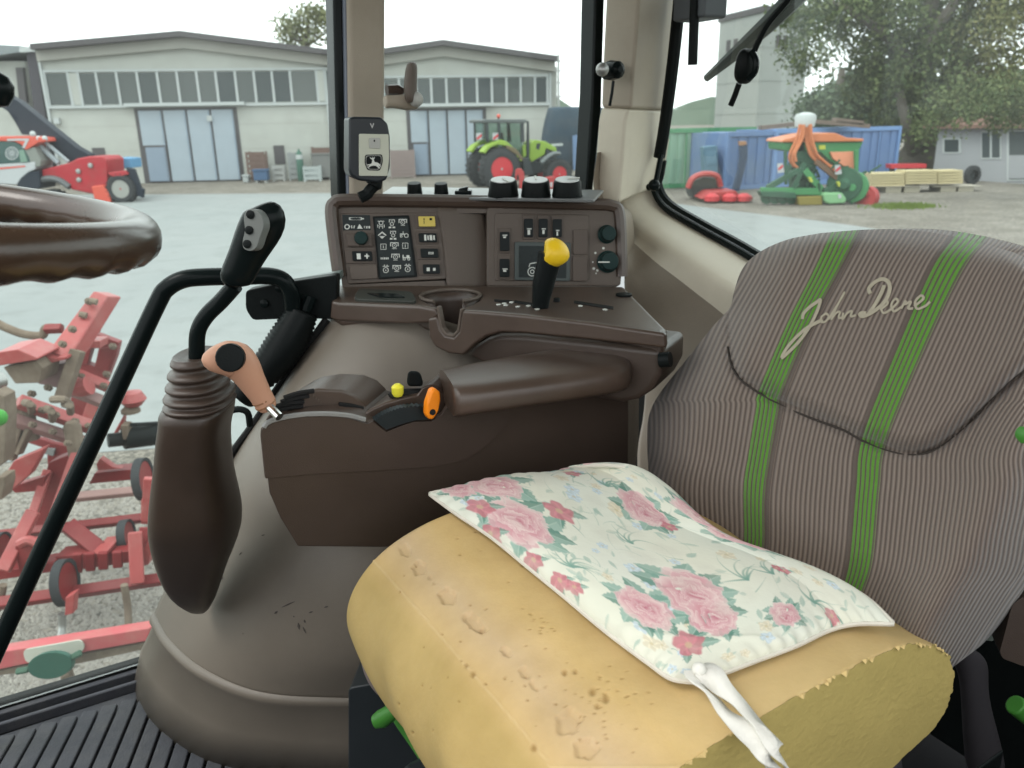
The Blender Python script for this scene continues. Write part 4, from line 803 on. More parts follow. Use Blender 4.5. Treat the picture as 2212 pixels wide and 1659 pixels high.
# mould line along the front
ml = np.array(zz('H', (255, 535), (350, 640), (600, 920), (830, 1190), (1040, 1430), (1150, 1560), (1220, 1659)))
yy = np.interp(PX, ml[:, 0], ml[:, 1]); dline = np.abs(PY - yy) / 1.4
dep -= np.exp(-(dline / 2.5) ** 2) * .0012 * vis
flat = flat - nf_ * dep[:, None]
prt = np.tile(pr[:, 0], NL + 1); pzt = np.tile(pr[:, 1], NL + 1)
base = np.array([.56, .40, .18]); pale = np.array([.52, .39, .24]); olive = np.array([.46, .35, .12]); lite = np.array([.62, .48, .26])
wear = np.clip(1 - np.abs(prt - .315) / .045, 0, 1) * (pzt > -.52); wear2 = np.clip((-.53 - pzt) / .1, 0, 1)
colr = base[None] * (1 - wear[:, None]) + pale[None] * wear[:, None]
below = np.clip((PY - yy) / 70 + .1, 0, 1) ** .8 * vis; colr = colr * (1 - .6 * below[:, None]) + np.array([.39, .295, .115])[None] * .6 * below[:, None]  # darker below the mould line: aged foam tone plus painted shade of the curve
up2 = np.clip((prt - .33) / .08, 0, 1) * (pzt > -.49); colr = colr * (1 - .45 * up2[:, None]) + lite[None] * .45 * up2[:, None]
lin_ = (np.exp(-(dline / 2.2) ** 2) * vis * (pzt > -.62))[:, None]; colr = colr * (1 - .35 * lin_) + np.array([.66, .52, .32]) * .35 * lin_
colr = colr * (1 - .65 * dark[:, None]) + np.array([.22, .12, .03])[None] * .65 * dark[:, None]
ij = np.arange(NL * NP).reshape(NL, NP); nx_ = np.roll(ij, -1, 1); faces = np.stack([ij, nx_, nx_ + NP, ij + NP], -1).reshape(-1, 4)
flat[-NP:] += nf_[-NP:] * (np.repeat(rng.normal(size=NP // 4 + 1), 4)[:NP, None] * .0009)
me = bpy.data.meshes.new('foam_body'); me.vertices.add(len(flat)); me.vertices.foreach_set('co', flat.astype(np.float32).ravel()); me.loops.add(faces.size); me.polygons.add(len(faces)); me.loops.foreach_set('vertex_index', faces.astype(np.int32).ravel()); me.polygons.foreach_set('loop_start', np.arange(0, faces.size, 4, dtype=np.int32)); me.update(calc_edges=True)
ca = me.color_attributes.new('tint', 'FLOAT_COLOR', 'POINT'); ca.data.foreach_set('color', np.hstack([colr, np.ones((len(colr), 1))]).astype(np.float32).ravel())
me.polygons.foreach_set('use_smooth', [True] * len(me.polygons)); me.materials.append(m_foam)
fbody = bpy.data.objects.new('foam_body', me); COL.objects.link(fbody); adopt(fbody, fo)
# cut end face, rough
m_cut = mat('cut_foam', (.52, .40, .135), .9, var=.15, vs=25, bump=.5, bs=160, dirt=.3, dcol=(.42, .32, .10), ds=14)
m_foam2 = mat('torn_foam', (.62, .45, .19), .9, var=.3, vs=80)
endring = [V(flat[NL * NP + j]) for j in range(NP)]; ec = sum(endring, V()) / NP
mbx = MB(); mbx.poly([p + LX * .0003 for p in endring]); mbx.build('cut_end', m_cut, fo, smooth=False)
for k in range(46):
    j_ = random.randrange(int(NP * .22), int(NP * .72)); p = endring[j_]; d1_ = (endring[(j_ + 4) % NP] - p).normalized(); r_ = random.uniform(.0012, .0034)
    MB().add([p + d1_ * r_ * 2, p - d1_ * r_ * 1.5, p + LX * r_ * 1.2 - (p - ec).normalized() * r_, p + (p - ec).normalized() * r_ * .6 + LX * r_ * .4], [(0, 1, 2), (0, 1, 3), (0, 2, 3), (1, 2, 3)]).build('torn_flake', m_foam2, fo)
e0 = [V(flat[j]) for j in range(NP)]; MB().poly(e0).build('far_end', m_cut, fo)

# ================================================================== flowered cushion with its ties
cu = thing('flowered_cushion', 'thin white cushion printed with pink roses and green leaves on the foam', 'cushion', cab(.5, -.6, -.45))
eAB = cat2([(925, 1066), (1010, 1048), (1100, 1032), (1180, 1026), (1240, 1010), (1310, 1004)], 10)
eBC = cat2([(1310, 1004), (1385, 1018), (1450, 1062), (1530, 1138), (1600, 1180), (1700, 1216), (1790, 1248), (1870, 1290), (1932, 1348)], 10)
eDC = cat2([(1502, 1474), (1560, 1455), (1640, 1425), (1720, 1395), (1790, 1362), (1850, 1348), (1932, 1348)], 10)
eAD = cat2([(925, 1066), (985, 1110), (1060, 1160), (1140, 1225), (1220, 1290), (1310, 1365), (1400, 1432), (1450, 1466), (1502, 1474)], 10)
def sm2(C, t): i = min(int(t * (len(C) - 1)), len(C) - 2); fr = t * (len(C) - 1) - i; return np.array(C[i]) * (1 - fr) + np.array(C[i + 1]) * fr
NC = 380
S = np.linspace(0, 1, NC)
AB = np.array([sm2(eAB, s) for s in S]); DC = np.array([sm2(eDC, s) for s in S]); AD = np.array([sm2(eAD, s) for s in S]); BC = np.array([sm2(eBC, s) for s in S])
s_, t_ = np.meshgrid(S, S, indexing='xy')          # s along A->B, t along A->D
A_, B_, C_, D_ = AB[0], AB[-1], DC[-1], DC[0]
UVp = ((1 - t_)[..., None] * AB[None] + t_[..., None] * DC[None] + (1 - s_)[..., None] * AD[:, None] + s_[..., None] * BC[:, None] - ((1 - s_) * (1 - t_))[..., None] * A_ - (s_ * (1 - t_))[..., None] * B_ - ((1 - s_) * t_)[..., None] * D_ - (s_ * t_)[..., None] * C_)
pil = (np.clip(4 * s_ * (1 - s_), 0, 1) ** .45) * (np.clip(4 * t_ * (1 - t_), 0, 1) ** .45)
hgt = .026 * pil + .004 * np.sin(s_ * 7 + t_ * 4) * pil + .003 * np.sin(s_ * 3 - t_ * 11 + 1) * pil
pucker = .0018 * np.sin(t_ * 120 + 3 * np.sin(t_ * 17)) * np.exp(-s_ / .035) + .0018 * np.sin(s_ * 105) * np.exp(-(1 - t_) / .03) + .0012 * np.sin(s_ * 90 + 2) * np.exp(-t_ / .03)
hgt = hgt + pucker + .0025 * np.exp(-(((s_ - .15) * .8 - (t_ - .75)) / .02) ** 2) * pil
zr0 = -.452 + .030 * np.clip(s_ - .72, 0, 1) / .28 * np.clip(1 - t_ * .6, 0, 1)
def unp(zr):
    dx = (UVp[..., 0] - 1106) / F; dy = (UVp[..., 1] - 829.5) / F
    d = np.array(_f)[None, None] + dx[..., None] * np.array(_r) - dy[..., None] * np.array(_u)
    return np.array(CAM) + d * (zr / d[..., 2])[..., None]
base3 = unp(zr0); # pixel outline sits on the resting surface; the top swells along the view so the outline holds
topz = zr0 + hgt; top3 = unp(zr0); top3[..., 2] += hgt
bot3 = unp(zr0); bot3[..., 2] -= .006 * pil
# print
pic = np.ones((NC, NC, 3)) * np.array([.66, .66, .57])
yy_, xx_ = t_, s_
def lay(mask, col, op=1.0, sl=(slice(None), slice(None))):
    m_ = (np.clip(mask, 0, 1) * op)[..., None]; pic[sl] = pic[sl] * (1 - m_) + np.array(col) * m_
def win(cx, cy, R):
    i0, i1 = max(0, int((cy - R) * NC)), min(NC, int((cy + R) * NC) + 2); j0, j1 = max(0, int((cx - R) * NC)), min(NC, int((cx + R) * NC) + 2)
    return (slice(i0, max(i0, i1)), slice(j0, max(j0, j1)))
def nz(fx, fy, ph): return np.sin(xx_ * fx + ph) * np.sin(yy_ * fy + ph * 1.7)
lay(.5 + .5 * nz(9, 11, 1), (.62, .66, .57), .5); lay(.5 + .5 * nz(13, 7, 4), (.68, .64, .48), .35)
def leaf(cx, cy, L, W, a, col, op=.85):
    w_ = win(cx, cy, L * 1.2); dx = xx_[w_] - cx; dy = yy_[w_] - cy; u = dx * math.cos(a) + dy * math.sin(a); v = -dx * math.sin(a) + dy * math.cos(a)
    h = u / L; wd = W * np.clip(1 - h * h, 0, 1) * (1 - .35 * h) * (1 + .10 * np.sin(h * 20))
    tone = np.array(col) * 1.0
    lay(np.clip((wd - np.abs(v)) / .004, 0, 1) * (np.abs(h) < 1), tone, op, w_); lay(np.clip((wd - np.abs(v)) / .004, 0, 1) * (v > 0) * (np.abs(h) < 1), (.36, .47, .40), .45, w_)
    lay(np.exp(-(v / .0018) ** 2) * (np.abs(h) < .9), (.45, .54, .46), .5, w_)
def blade(cx, cy, L, a, bend, col, W=.0035):
    for k in range(34):
        t = k / 33; x = cx + L * t * math.cos(a + bend * t); y = cy + L * t * math.sin(a + bend * t); r_ = W * (1 - t * .85); w_ = win(x, y, .012)
        lay(np.clip((r_ - np.hypot(xx_[w_] - x, yy_[w_] - y)) / .0025 + .5, 0, 1), col, .5, w_)
def rose(cx, cy, R, ph, strong=1.0):
    """a full-blown rose: ruffled petals laid at random from the rim inward"""
    rg = np.random.default_rng(int(ph * 100)); w_ = win(cx, cy, R * 1.45); X = xx_[w_]; Y_ = yy_[w_]
    X = X + R * (.07 * np.sin(Y_ * 5.1 / R + ph) + .05 * np.sin(Y_ * 11 / R + 2 * ph)); Y_ = Y_ + R * (.07 * np.sin(xx_[w_] * 6.3 / R + ph * 3) + .05 * np.sin(xx_[w_] * 13 / R))
    ox, oy = cx + R * rg.uniform(-.25, .25), cy + R * rg.uniform(-.25, .25); N_ = 46
    for k in range(N_):
        f0 = k / N_; rad = .86 * (1 - f0) ** .75; a = rg.uniform(0, 2 * math.pi) if k > 12 else ph + k * .52
        bx0, by0 = cx * (1 - f0) + ox * f0, cy * (1 - f0) + oy * f0
        px_ = bx0 + math.cos(a) * R * rad; py_ = by0 + math.sin(a) * R * rad; pr = (.40 - .24 * f0) * rg.uniform(.75, 1.25)
        dx = X - px_; dy = Y_ - py_; u = dx * math.cos(a) + dy * math.sin(a); v = -dx * math.sin(a) + dy * math.cos(a)
        an = np.arctan2(v, u); q_ = np.sqrt((u / (R * pr * .8)) ** 2 + (v / (R * pr * 1.15)) ** 2) * (1 + .10 * np.sin(an * 6 + k) + .05 * np.sin(an * 13)); m_ = np.clip((1 - q_) / .16, 0, 1)
        pk = rg.uniform(0, 1); tip = np.array([.72, .58, .54]) * (1 - pk) + np.array([.60, .34, .36]) * pk; deep = np.array([.55, .25, .28]) * (1 - f0) + np.array([.42, .12, .17]) * f0
        f_ = np.clip(.45 + u / (R * pr * 1.5), 0, 1)[..., None]; c_ = deep * (1 - f_) + tip * f_
        mm = (m_ * .82 * strong)[..., None]; pic[w_] = pic[w_] * (1 - mm) + c_ * mm
        lay(np.clip(1 - np.abs(q_ - .93) / .09, 0, 1) * (u > 0), (.74, .66, .60), .40, w_)
def bud(cx, cy, R, col):
    w_ = win(cx, cy, R * 1.5); X = xx_[w_] - cx; Y_ = yy_[w_] - cy; r_ = np.hypot(X, Y_) / R; th_ = np.arctan2(Y_, X)
    lay(np.clip((1 + .14 * np.sin(th_ * 5 + cx * 40) + .06 * np.sin(th_ * 9) - r_) / .15, 0, 1), col, .85, w_); lay(np.clip(np.sin(th_ * 5 + r_ * 5 + cx * 30) - .2, 0, 1) * (r_ < .9), np.array(col) * 1.35 + .06, .5, w_); lay(np.clip((.28 - r_) / .1, 0, 1), (.5, .42, .24), .6, w_)
gr1 = (.08, .21, .16); gr2 = (.17, .31, .25); gr3 = (.36, .45, .38)
R_ = np.random.default_rng(3)
def st(px, py):
    d = (UVp[..., 0] - px) ** 2 + (UVp[..., 1] - py) ** 2; i, j = np.unravel_index(np.argmin(d), d.shape); return S[j], S[i]
for _ in range(95):
    x, y = R_.uniform(.02, .98, 2); blade(x, y, R_.uniform(.04, .12), R_.uniform(0, 6.28), R_.uniform(-1.2, 1.2), gr3 if R_.random() < .7 else gr2, .0022)
for _ in range(190):
    x, y = R_.uniform(.0, 1, 2); leaf(x, y, R_.uniform(.012, .032), R_.uniform(.006, .012), R_.uniform(0, 6.28), (gr2, gr3, (.46, .50, .40))[R_.integers(3)], .5)
for _ in range(34): x, y = R_.uniform(.03, .97, 2); bud(x, y, R_.uniform(.012, .026), (.46, .54, .58))
for _ in range(26): x, y = R_.uniform(.03, .97, 2); bud(x, y, R_.uniform(.012, .028), (.60, .54, .40))
for q_, n_ in ((('H', 1510, 270), 8), (('H', 1330, 700), 8), (('I', 900, 720), 8), (('I', 640, 600), 5), (('I', 480, 640), 6), (('H', 1640, 580), 5)):
    bx_, by_ = st(*z(*q_))
    for k in range(n_): blade(bx_, by_, R_.uniform(.07, .13), -2.4 + k * .42 + R_.uniform(-.2, .2), R_.uniform(-1, 1) + .8, gr2, .0048)
roses = [(('H', 735, 240), .055), (('H', 940, 245), .085), (('H', 1065, 445), .095), (('H', 1710, 410), .075), (('I', 200, 190), .075), (('I', 430, 345), .080), (('I', 120, 690), .088), (('I', 270, 830), .075), (('H', 1700, 920), .070), (('H', 1430, 105), .035), (('I', 690, 350), .05), (('I', 720, 800), .05), (('H', 1250, 130), .045)]
roses = [(*st(*z(*q_)), R, 1.0 + .73 * i) for i, (q_, R) in enumerate(roses)]
for x, y, R, ph in roses:
    for k in range(9):
        a = ph + k * .7 + R_.uniform(-.3, .3); leaf(x + math.cos(a) * R * 1.08, y + math.sin(a) * R * 1.08, R * .66, R * .36, a + R_.uniform(-.5, .5), gr1 if k % 2 else gr2, .85)
for x, y, R, ph in roses: rose(x, y, R, ph)
for q_, R in ((('H', 1262, 402), .046), (('H', 850, 350), .045), (('H', 900, 460), .035), (('H', 1130, 620), .030), (('H', 1330, 190), .030), (('H', 1265, 730), .028), (('H', 1340, 780), .026), (('I', 120, 970), .060), (('I', 705, 570), .022), (('I', 660, 560), .018), (('I', 1010, 760), .03), (('H', 1830, 500), .03)):
    x, y = st(*z(*q_)); leaf(x + R, y + R * .5, R * .9, R * .38, .6, gr1, .8); leaf(x - R * .8, y + R * .7, R * .8, R * .34, 2.4, gr1, .8); bud(x, y, R, (.46, .14, .17))
# faint crease dirt
lay(np.clip(nz(31, 27, 2) * nz(17, 23, 5) * 2, 0, 1), (.52, .50, .42), .25)
nb_ = NC * NC
idx = np.arange(nb_).reshape(NC, NC)
ft = np.stack([idx[:-1, :-1], idx[:-1, 1:], idx[1:, 1:], idx[1:, :-1]], -1).reshape(-1, 4)
me = bpy.data.meshes.new('cushion_cover'); me.vertices.add(nb_ * 2); me.vertices.foreach_set('co', np.vstack([top3.reshape(-1, 3), bot3.reshape(-1, 3)]).astype(np.float32).ravel())
fb = ft[:, ::-1] + nb_
brd = np.concatenate([idx[0, :], idx[1:, -1], idx[-1, -2::-1], idx[-2:0:-1, 0]]); brn = np.roll(brd, -1)
fs_ = np.stack([brd, brd + nb_, brn + nb_, brn], -1)
allf = np.vstack([ft[:, ::-1], fb[:, ::1], fs_]); 
me.loops.add(allf.size); me.polygons.add(len(allf)); me.loops.foreach_set('vertex_index', allf.astype(np.int32).ravel()); me.polygons.foreach_set('loop_start', np.arange(0, allf.size, 4, dtype=np.int32))
me.update(calc_edges=True); me.validate()
cols = np.vstack([pic.reshape(-1, 3), np.tile(np.array([.66, .65, .56]), (nb_, 1))]); ca = me.color_attributes.new('print', 'FLOAT_COLOR', 'POINT'); ca.data.foreach_set('color', np.hstack([cols, np.ones((len(cols), 1))]).astype(np.float32).ravel())
me.polygons.foreach_set('use_smooth', [True] * len(me.polygons))
m_print = bpy.data.materials.new('flower_print'); m_print.use_nodes = True
n = m_print.node_tree; b = n.nodes['Principled BSDF']; b.inputs['Roughness'].default_value = .8; b.inputs['Specular IOR Level'].default_value = .2; b.inputs['Sheen Weight'].default_value = .1
vc = n.nodes.new('ShaderNodeVertexColor'); vc.layer_name = 'print'; n.links.new(vc.outputs[0], b.inputs['Base Color'])
tc = n.nodes.new('ShaderNodeTexCoord'); no = n.nodes.new('ShaderNodeTexNoise'); no.inputs['Scale'].default_value = 28; no.inputs['Detail'].default_value = 5; n.links.new(tc.outputs['Object'], no.inputs['Vector'])
bp = n.nodes.new('ShaderNodeBump'); bp.inputs['Strength'].default_value = .35; bp.inputs['Distance'].default_value = .006; n.links.new(no.outputs['Fac'], bp.inputs['Height']); n.links.new(bp.outputs[0], b.inputs['Normal'])
me.materials.append(m_print)
cov = bpy.data.objects.new('cushion_cover', me); COL.objects.link(cov); adopt(cov, cu)
edge3 = [V(base3[i, j]) - UP * .0008 for i, j in [(0, k) for k in range(0, NC, 6)] + [(k, NC - 1) for k in range(0, NC, 6)] + [(NC - 1, k) for k in range(NC - 1, -1, -6)] + [(k, 0) for k in range(NC - 1, 0, -6)]]
edge3 = [V(base3[k, 0]) for k in range(NC - 1, -1, -4)] + [V(base3[0, k]) for k in range(4, NC, 4)] + [V(base3[k, NC - 1]) for k in range(4, NC, 4)] + [V(base3[NC - 1, k]) for k in range(NC - 4, 4, -4)]
MB().tube(edge3, .0022, 6).build('edge_piping', mat('piping_cloth', (.62, .58, .50), .85, var=.2, vs=60), cu)
m_tie = mat('white_tape', (.68, .66, .60), .9, var=.1, vs=60, bump=.3, bs=300)
def tie(pts, w0, tw):
    P = catmull([onzr(*z('I', x, y), h) for x, y, h in pts], 8); rows_ = [[], []]
    for i, p in enumerate(P):
        t = i / (len(P) - 1); d = (P[min(i + 1, len(P) - 1)] - P[max(0, i - 1)]).normalized(); s = d.cross(UP).normalized()
        a = tw * math.sin(t * 7); s2 = s * math.cos(a) + UP * math.sin(a); ww = w0 * (.55 + .45 * math.sin(t * 5 + 1) ** 2)
        rows_[0].append(p - s2 * ww); rows_[1].append(p + s2 * ww)
    MB().grid(rows_).build('tie_tape', m_tie, cu, ang=180, solid=.0016)
tie([(165, 1050, -.440), (190, 1130, -.442), (280, 1210, -.446), (350, 1310, -.446), (450, 1400, -.446), (560, 1480, -.448), (630, 1580, -.452), (660, 1680, -.47)], .0105, .7)
tie([(195, 1040, -.438), (270, 1085, -.440), (340, 1160, -.442), (430, 1240, -.442), (520, 1340, -.442), (600, 1430, -.444), (680, 1550, -.45), (745, 1670, -.47)], .0105, -.6)
MB().ball(onzr(*z('I', 190, 1045), -.438), .006).build('knot', m_tie, cu)
# ================================================================== outside: ground
def groundmat(name, c1, c2, c3, s1, s2, bump, bs, rough=.9, spots=0):
    m = bpy.data.materials.new(name); m.use_nodes = True; n = m.node_tree; b = n.nodes['Principled BSDF']; b.inputs['Roughness'].default_value = rough; b.inputs['Specular IOR Level'].default_value = .2
    tc = n.nodes.new('ShaderNodeTexCoord')
    def noise(s, d=6, r=.6):
        k = n.nodes.new('ShaderNodeTexNoise'); k.inputs['Scale'].default_value = s; k.inputs['Detail'].default_value = d; k.inputs['Roughness'].default_value = r; n.links.new(tc.outputs['Object'], k.inputs['Vector']); return k.outputs['Fac']
    def mix(f, a, c, lo=.35, hi=.65):
        mr = n.nodes.new('ShaderNodeMapRange'); mr.inputs[1].default_value = lo; mr.inputs[2].default_value = hi; n.links.new(f, mr.inputs[0])
        k = n.nodes.new('ShaderNodeMix'); k.data_type = 'RGBA'; n.links.new(mr.outputs[0], k.inputs[0])
        for i, v in ((6, a), (7, c)):
            if isinstance(v, tuple): k.inputs[i].default_value = (*v, 1)
            else: n.links.new(v, k.inputs[i])
        return k.outputs[2]
    col = mix(noise(s1), c1, c2); col = mix(noise(s2, 8, .7), col, c3, .5, .72)
    if spots:
        vo = n.nodes.new('ShaderNodeTexVoronoi'); vo.inputs['Scale'].default_value = spots; n.links.new(tc.outputs['Object'], vo.inputs['Vector'])
        hs = n.nodes.new('ShaderNodeSeparateColor'); n.links.new(vo.outputs['Color'], hs.inputs[0])
        k = n.nodes.new('ShaderNodeMix'); k.data_type = 'RGBA'; k.blend_type = 'MULTIPLY'; k.inputs[0].default_value = .75
        cr = n.nodes.new('ShaderNodeValToRGB'); cr.color_ramp.elements[0].color = (.35, .34, .33, 1); cr.color_ramp.elements[1].color = (1.5, 1.45, 1.35, 1)
        n.links.new(hs.outputs[0], cr.inputs[0]); n.links.new(col, k.inputs[6]); n.links.new(cr.outputs[0], k.inputs[7]); col = k.outputs[2]
    n.links.new(col, b.inputs['Base Color'])
    bp = n.nodes.new('ShaderNodeBump'); bp.inputs['Strength'].default_value = bump; bp.inputs['Distance'].default_value = .02; n.links.new(noise(bs, 4), bp.inputs['Height']); n.links.new(bp.outputs[0], b.inputs['Normal'])
    return m
m_gravel = groundmat('yard_gravel', (.165, .152, .136), (.215, .20, .183), (.125, .113, .098), 1.2, .35, .8, 40, spots=34)
m_conc = groundmat('yard_concrete', (.222, .238, .238), (.25, .262, .26), (.197, .208, .206), .35, 1.6, .2, 30)
g = MB().poly([V((-900, -300, 0)), V((900, -300, 0)), V((900, 1500, 0)), V((-900, 1500, 0))]).build('ground', m_gravel, smooth=False); g['kind'] = 'structure'
cpx = [(-700, 424), (-200, 422), (300, 420), (720, 417), (1100, 414), (1440, 437), (1531, 449), (1613, 459), (1720, 471), (1844, 487), (2212, 546), (2700, 640), (2700, 900), (1500, 930), (700, 950), (330, 969), (226, 976), (0, 1000), (-500, 1050), (-1200, 1100)]
c_ = MB().poly([onz(x, y, .004) for x, y in cpx]).build('concrete_yard', m_conc, smooth=False); c_['kind'] = 'structure'
# loose stones by the implement, too many to count
mb = MB(); R2 = random.Random(5)
for _ in range(5200):
    x, y = R2.uniform(-30, 420), R2.uniform(1000, 1560); p = onz(x, y, 0); s = R2.uniform(.010, .026); a = R2.uniform(0, 6.28)
    ux = V((math.cos(a), math.sin(a), 0)) * s; uy = V((-math.sin(a), math.cos(a), 0)) * s * R2.uniform(.6, 1); t = UP * s * R2.uniform(.5, .9)
    mb.add([p - ux - uy * .6, p + ux * .8 - uy, p + ux + uy * .7, p - ux * .7 + uy, p + t + ux * .2], [(0, 1, 4), (1, 2, 4), (2, 3, 4), (3, 0, 4)])
mb.build('gravel_stones', mat('stones', (.27, .25, .225), .9, var=.6, vs=60), smooth=False, kind='stuff')
mb = MB()
for _ in range(1500):
    p = onz(*z('P', R2.gauss(1900, 170), R2.gauss(1172, 13)), 0); h = R2.uniform(.04, .14); a = R2.uniform(0, 3.14); d = V((math.cos(a), math.sin(a), 0)) * .03
    mb.add([p - d, p + d, p + UP * h + d * R2.uniform(-2, 2)], [(0, 1, 2)])
mb.build('grass_patch', mat('grass', (.13, .18, .04), .8, var=.4, vs=3), smooth=False, kind='stuff')

# ================================================================== twin hangar
m_wall = mat('hangar_plaster', (.42, .425, .395), .9, var=.10, vs=.8, dirt=.45, dcol=(.31, .305, .275), ds=.6)
m_roof = mat('hangar_roof', (.085, .078, .082), .7, var=.15, vs=1)
m_fascia = mat('hangar_soffit', (.34, .33, .30), .8, var=.1, vs=1)
m_frame = mat('window_frame_metal', (.42, .44, .44), .5, var=.06)
m_pane = mat('dark_window_glass', (.055, .066, .068), .18, var=.3, vs=.5)
n = m_pane.node_tree; oi = n.nodes.new('ShaderNodeObjectInfo'); rp = n.nodes.new('ShaderNodeValToRGB'); rp.color_ramp.elements[0].color = (.035, .046, .05, 1); rp.color_ramp.elements[1].color = (.10, .11, .105, 1); n.links.new(oi.outputs['Random'], rp.inputs[0]); n.links.new(rp.outputs[0], n.nodes['Principled BSDF'].inputs['Base Color'])
m_door = mat('grey_blue_sheet', (.33, .38, .43), .6, var=.06, vs=1.5, dirt=.2, dcol=(.26, .27, .28), ds=1.2)
m_door2 = mat('blue_grey_sheet', (.22, .27, .34), .6, var=.08, vs=1.5)
G1_ = onz(312, 396, 0); G2_ = onz(1044, 377, 0); hh = (G2_ - G1_).normalized(); hn = V((hh.y, -hh.x, 0))
def hs(px, py): p = onp(px, py, G1_, hn); return (p - G1_).dot(hh), p.z
def hp(s, z_, d=0): return G1_ + hh * s + UP * z_ + hn * d
def hrect(mb, s0, s1, z0, z1, d0, d1): return mb.prism([hp(s0, z0, d1), hp(s1, z0, d1), hp(s1, z1, d1), hp(s0, z1, d1)], -hn * (d1 - d0))
HG = thing('twin_hangar', 'pale twin-gabled hangar with window bands and big grey-blue folding doors', 'hangar', hp(10, 0))
sL = hs(104, 250)[0]; sR = hs(1203, 250)[0]; sV = hs(776, 250)[0]
eL = hs(80, 98); r1 = hs(397, 70); vL = hs(772, 116); r2 = hs(955, 89); eR = hs(1197, 123)
zv = vL[1]
MB().prism([hp(sL, 0), hp(sR, 0), hp(sR, eR[1] - .5), hp(r2[0], r2[1] - .5), hp(sV, zv - .5), hp(r1[0], r1[1] - .5), hp(sL, eL[1] - .5)], -hn * 26).build('wall', m_wall, HG, smooth=False)
for (a, b) in ((eL, r1), (r1, (sV, zv)), ((sV, zv), r2), (r2, eR)):
    MB().prism([hp(a[0], a[1], .9), hp(b[0], b[1], .9), hp(b[0], b[1] - .26, .9), hp(a[0], a[1] - .26, .9)], -hn * 27.5).build('roof', m_roof, HG, smooth=False)
    MB().prism([hp(a[0], a[1] - .265, .35), hp(b[0], b[1] - .265, .35), hp(b[0], b[1] - .75, .35), hp(a[0], a[1] - .75, .35)], -hn * .348).build('gable_beam', m_fascia, HG, smooth=False)
def winband(k, y0, y1, xs, xe):
    z1 = (hs(*z(k, xs[0], y0))[1] + hs(*z(k, xs[-1], y0))[1]) / 2; z0 = (hs(*z(k, xs[0], y1))[1] + hs(*z(k, xs[-1], y1))[1]) / 2
    S_ = [hs(*z(k, x, (y0 + y1) / 2))[0] for x in xs]
    for a, b in zip(S_[:-1], S_[1:]):
        o = hrect(MB(), a + .05, b - .05, z0, z1, -.02, .03).build('window', m_pane, HG, smooth=False)
    for a in S_: hrect(MB(), a - .06, a + .06, z0 - .05, z1 + .05, 0, .09).build('window_bar', m_frame, HG, smooth=False)
    hrect(MB(), S_[0] - .06, S_[-1] + .06, z1 + .05, z1 + .16, 0, .10).build('window_head', m_frame, HG, smooth=False)
    hrect(MB(), S_[0] - .1, S_[-1] + .1, z0 - .18, z0 - .05, 0, .16).build('window_sill', m_frame, HG, smooth=False)
    return z0, z1, S_
W1 = winband('A', 448, 640, [292, 437, 500, 612, 738, 865, 990, 1112, 1234, 1352, 1472, 1588, 1700, 1812, 1975, 2025, 2180], 0)
for a, b in ((W1[2][1], W1[2][2]), (W1[2][-3], W1[2][-2])): hrect(MB(), a, b, W1[0], W1[1], 0, .07).build('window_pier', m_wall, HG, smooth=False)
W2 = winband('B', 488, 642, [300, 420, 518, 625, 717, 811, 907, 1001, 1093, 1184, 1272, 1361, 1438], 0)
def bigdoor(k, xt, xb, yt, yb, wick, can):
    z1 = (hs(*z(k, xt[0], yt))[1] + hs(*z(k, xt[-1], yt))[1]) / 2
    S_ = [(hs(*z(k, a, yt))[0] + hs(*z(k, b, yb))[0]) / 2 for a, b in zip(xt, xb)]
    hrect(MB(), S_[0] - .15, S_[-1] + .15, .0, z1 + .12, 0, .04).build('door_frame', m_roof, HG, smooth=False)
    for i, (a, b) in enumerate(zip(S_[:-1], S_[1:])):
        lf = hrect(MB(), a + .05, b - .05, .08, z1, .05, .12).build('door_leaf', m_door, HG, smooth=False)
        if i == 0:
            wz = hs(*z(k, *wick))[1]
            hrect(MB(), a + .05, b - .02, .08, wz, .121, .135).build('wicket_frame', m_roof, lf, smooth=False); hrect(MB(), a + .15, b - .14, .10, wz - .1, .136, .16).build('wicket_door', m_door2, lf, smooth=False)
        hrect(MB(), b - .12, b - .08, .08, z1, .12, .14).build('leaf_edge', m_door2, lf, smooth=False)
    c0 = hs(*z(k, can[0], can[2])); c1 = hs(*z(k, can[1], can[2]))
    hrect(MB(), c0[0], c1[0], z1 + .2, z1 + .36, 0, .5).build('canopy', m_frame, HG, smooth=False)
bigdoor('A', (868, 1018, 1166, 1314, 1460), (908, 1064, 1212, 1360, 1502), 685, 1128, (900, 905), (790, 1530, 655))
bigdoor('B', (578, 698, 815, 932, 1045), (598, 710, 826, 940, 1045), 688, 1090, (600, 885), (600, 1100, 655))
for k, q in (('A', (572, 920, 660, 985)), ('A', (1700, 905, 1778, 1020))):
    a = hs(*z(k, q[0], q[1])); b = hs(*z(k, q[2], q[3])); hrect(MB(), a[0], b[0], b[1], a[1], -.02, .04).build('small_window', m_roof, HG, smooth=False)
for px_ in (100, 702, 1196):
    s_ = hs(px_ + (8 if px_ < 1000 else -8), 250)[0]; hrect(MB(), s_ - .06, s_ + .06, .1, (eL[1] if px_ < 500 else zv if px_ < 1000 else eR[1]) - .8, .02, .14).build('downpipe', m_frame, HG, smooth=False)
for a_ in (sL + .3, (sL + sV) / 2, sV + .4):
    hrect(MB(), a_, a_ + .25, W1[0] - .9, W1[0] - .62, .02, .25).build('wall_lamp', m_frame, HG, smooth=False)
for i in range(5): hrect(MB(), sL + .01, sR - .01, 1.0 + i * .62, 1.02 + i * .62, .001, .006).build('wall_joint', m_fascia, HG, smooth=False) if i in (1, 3) else None
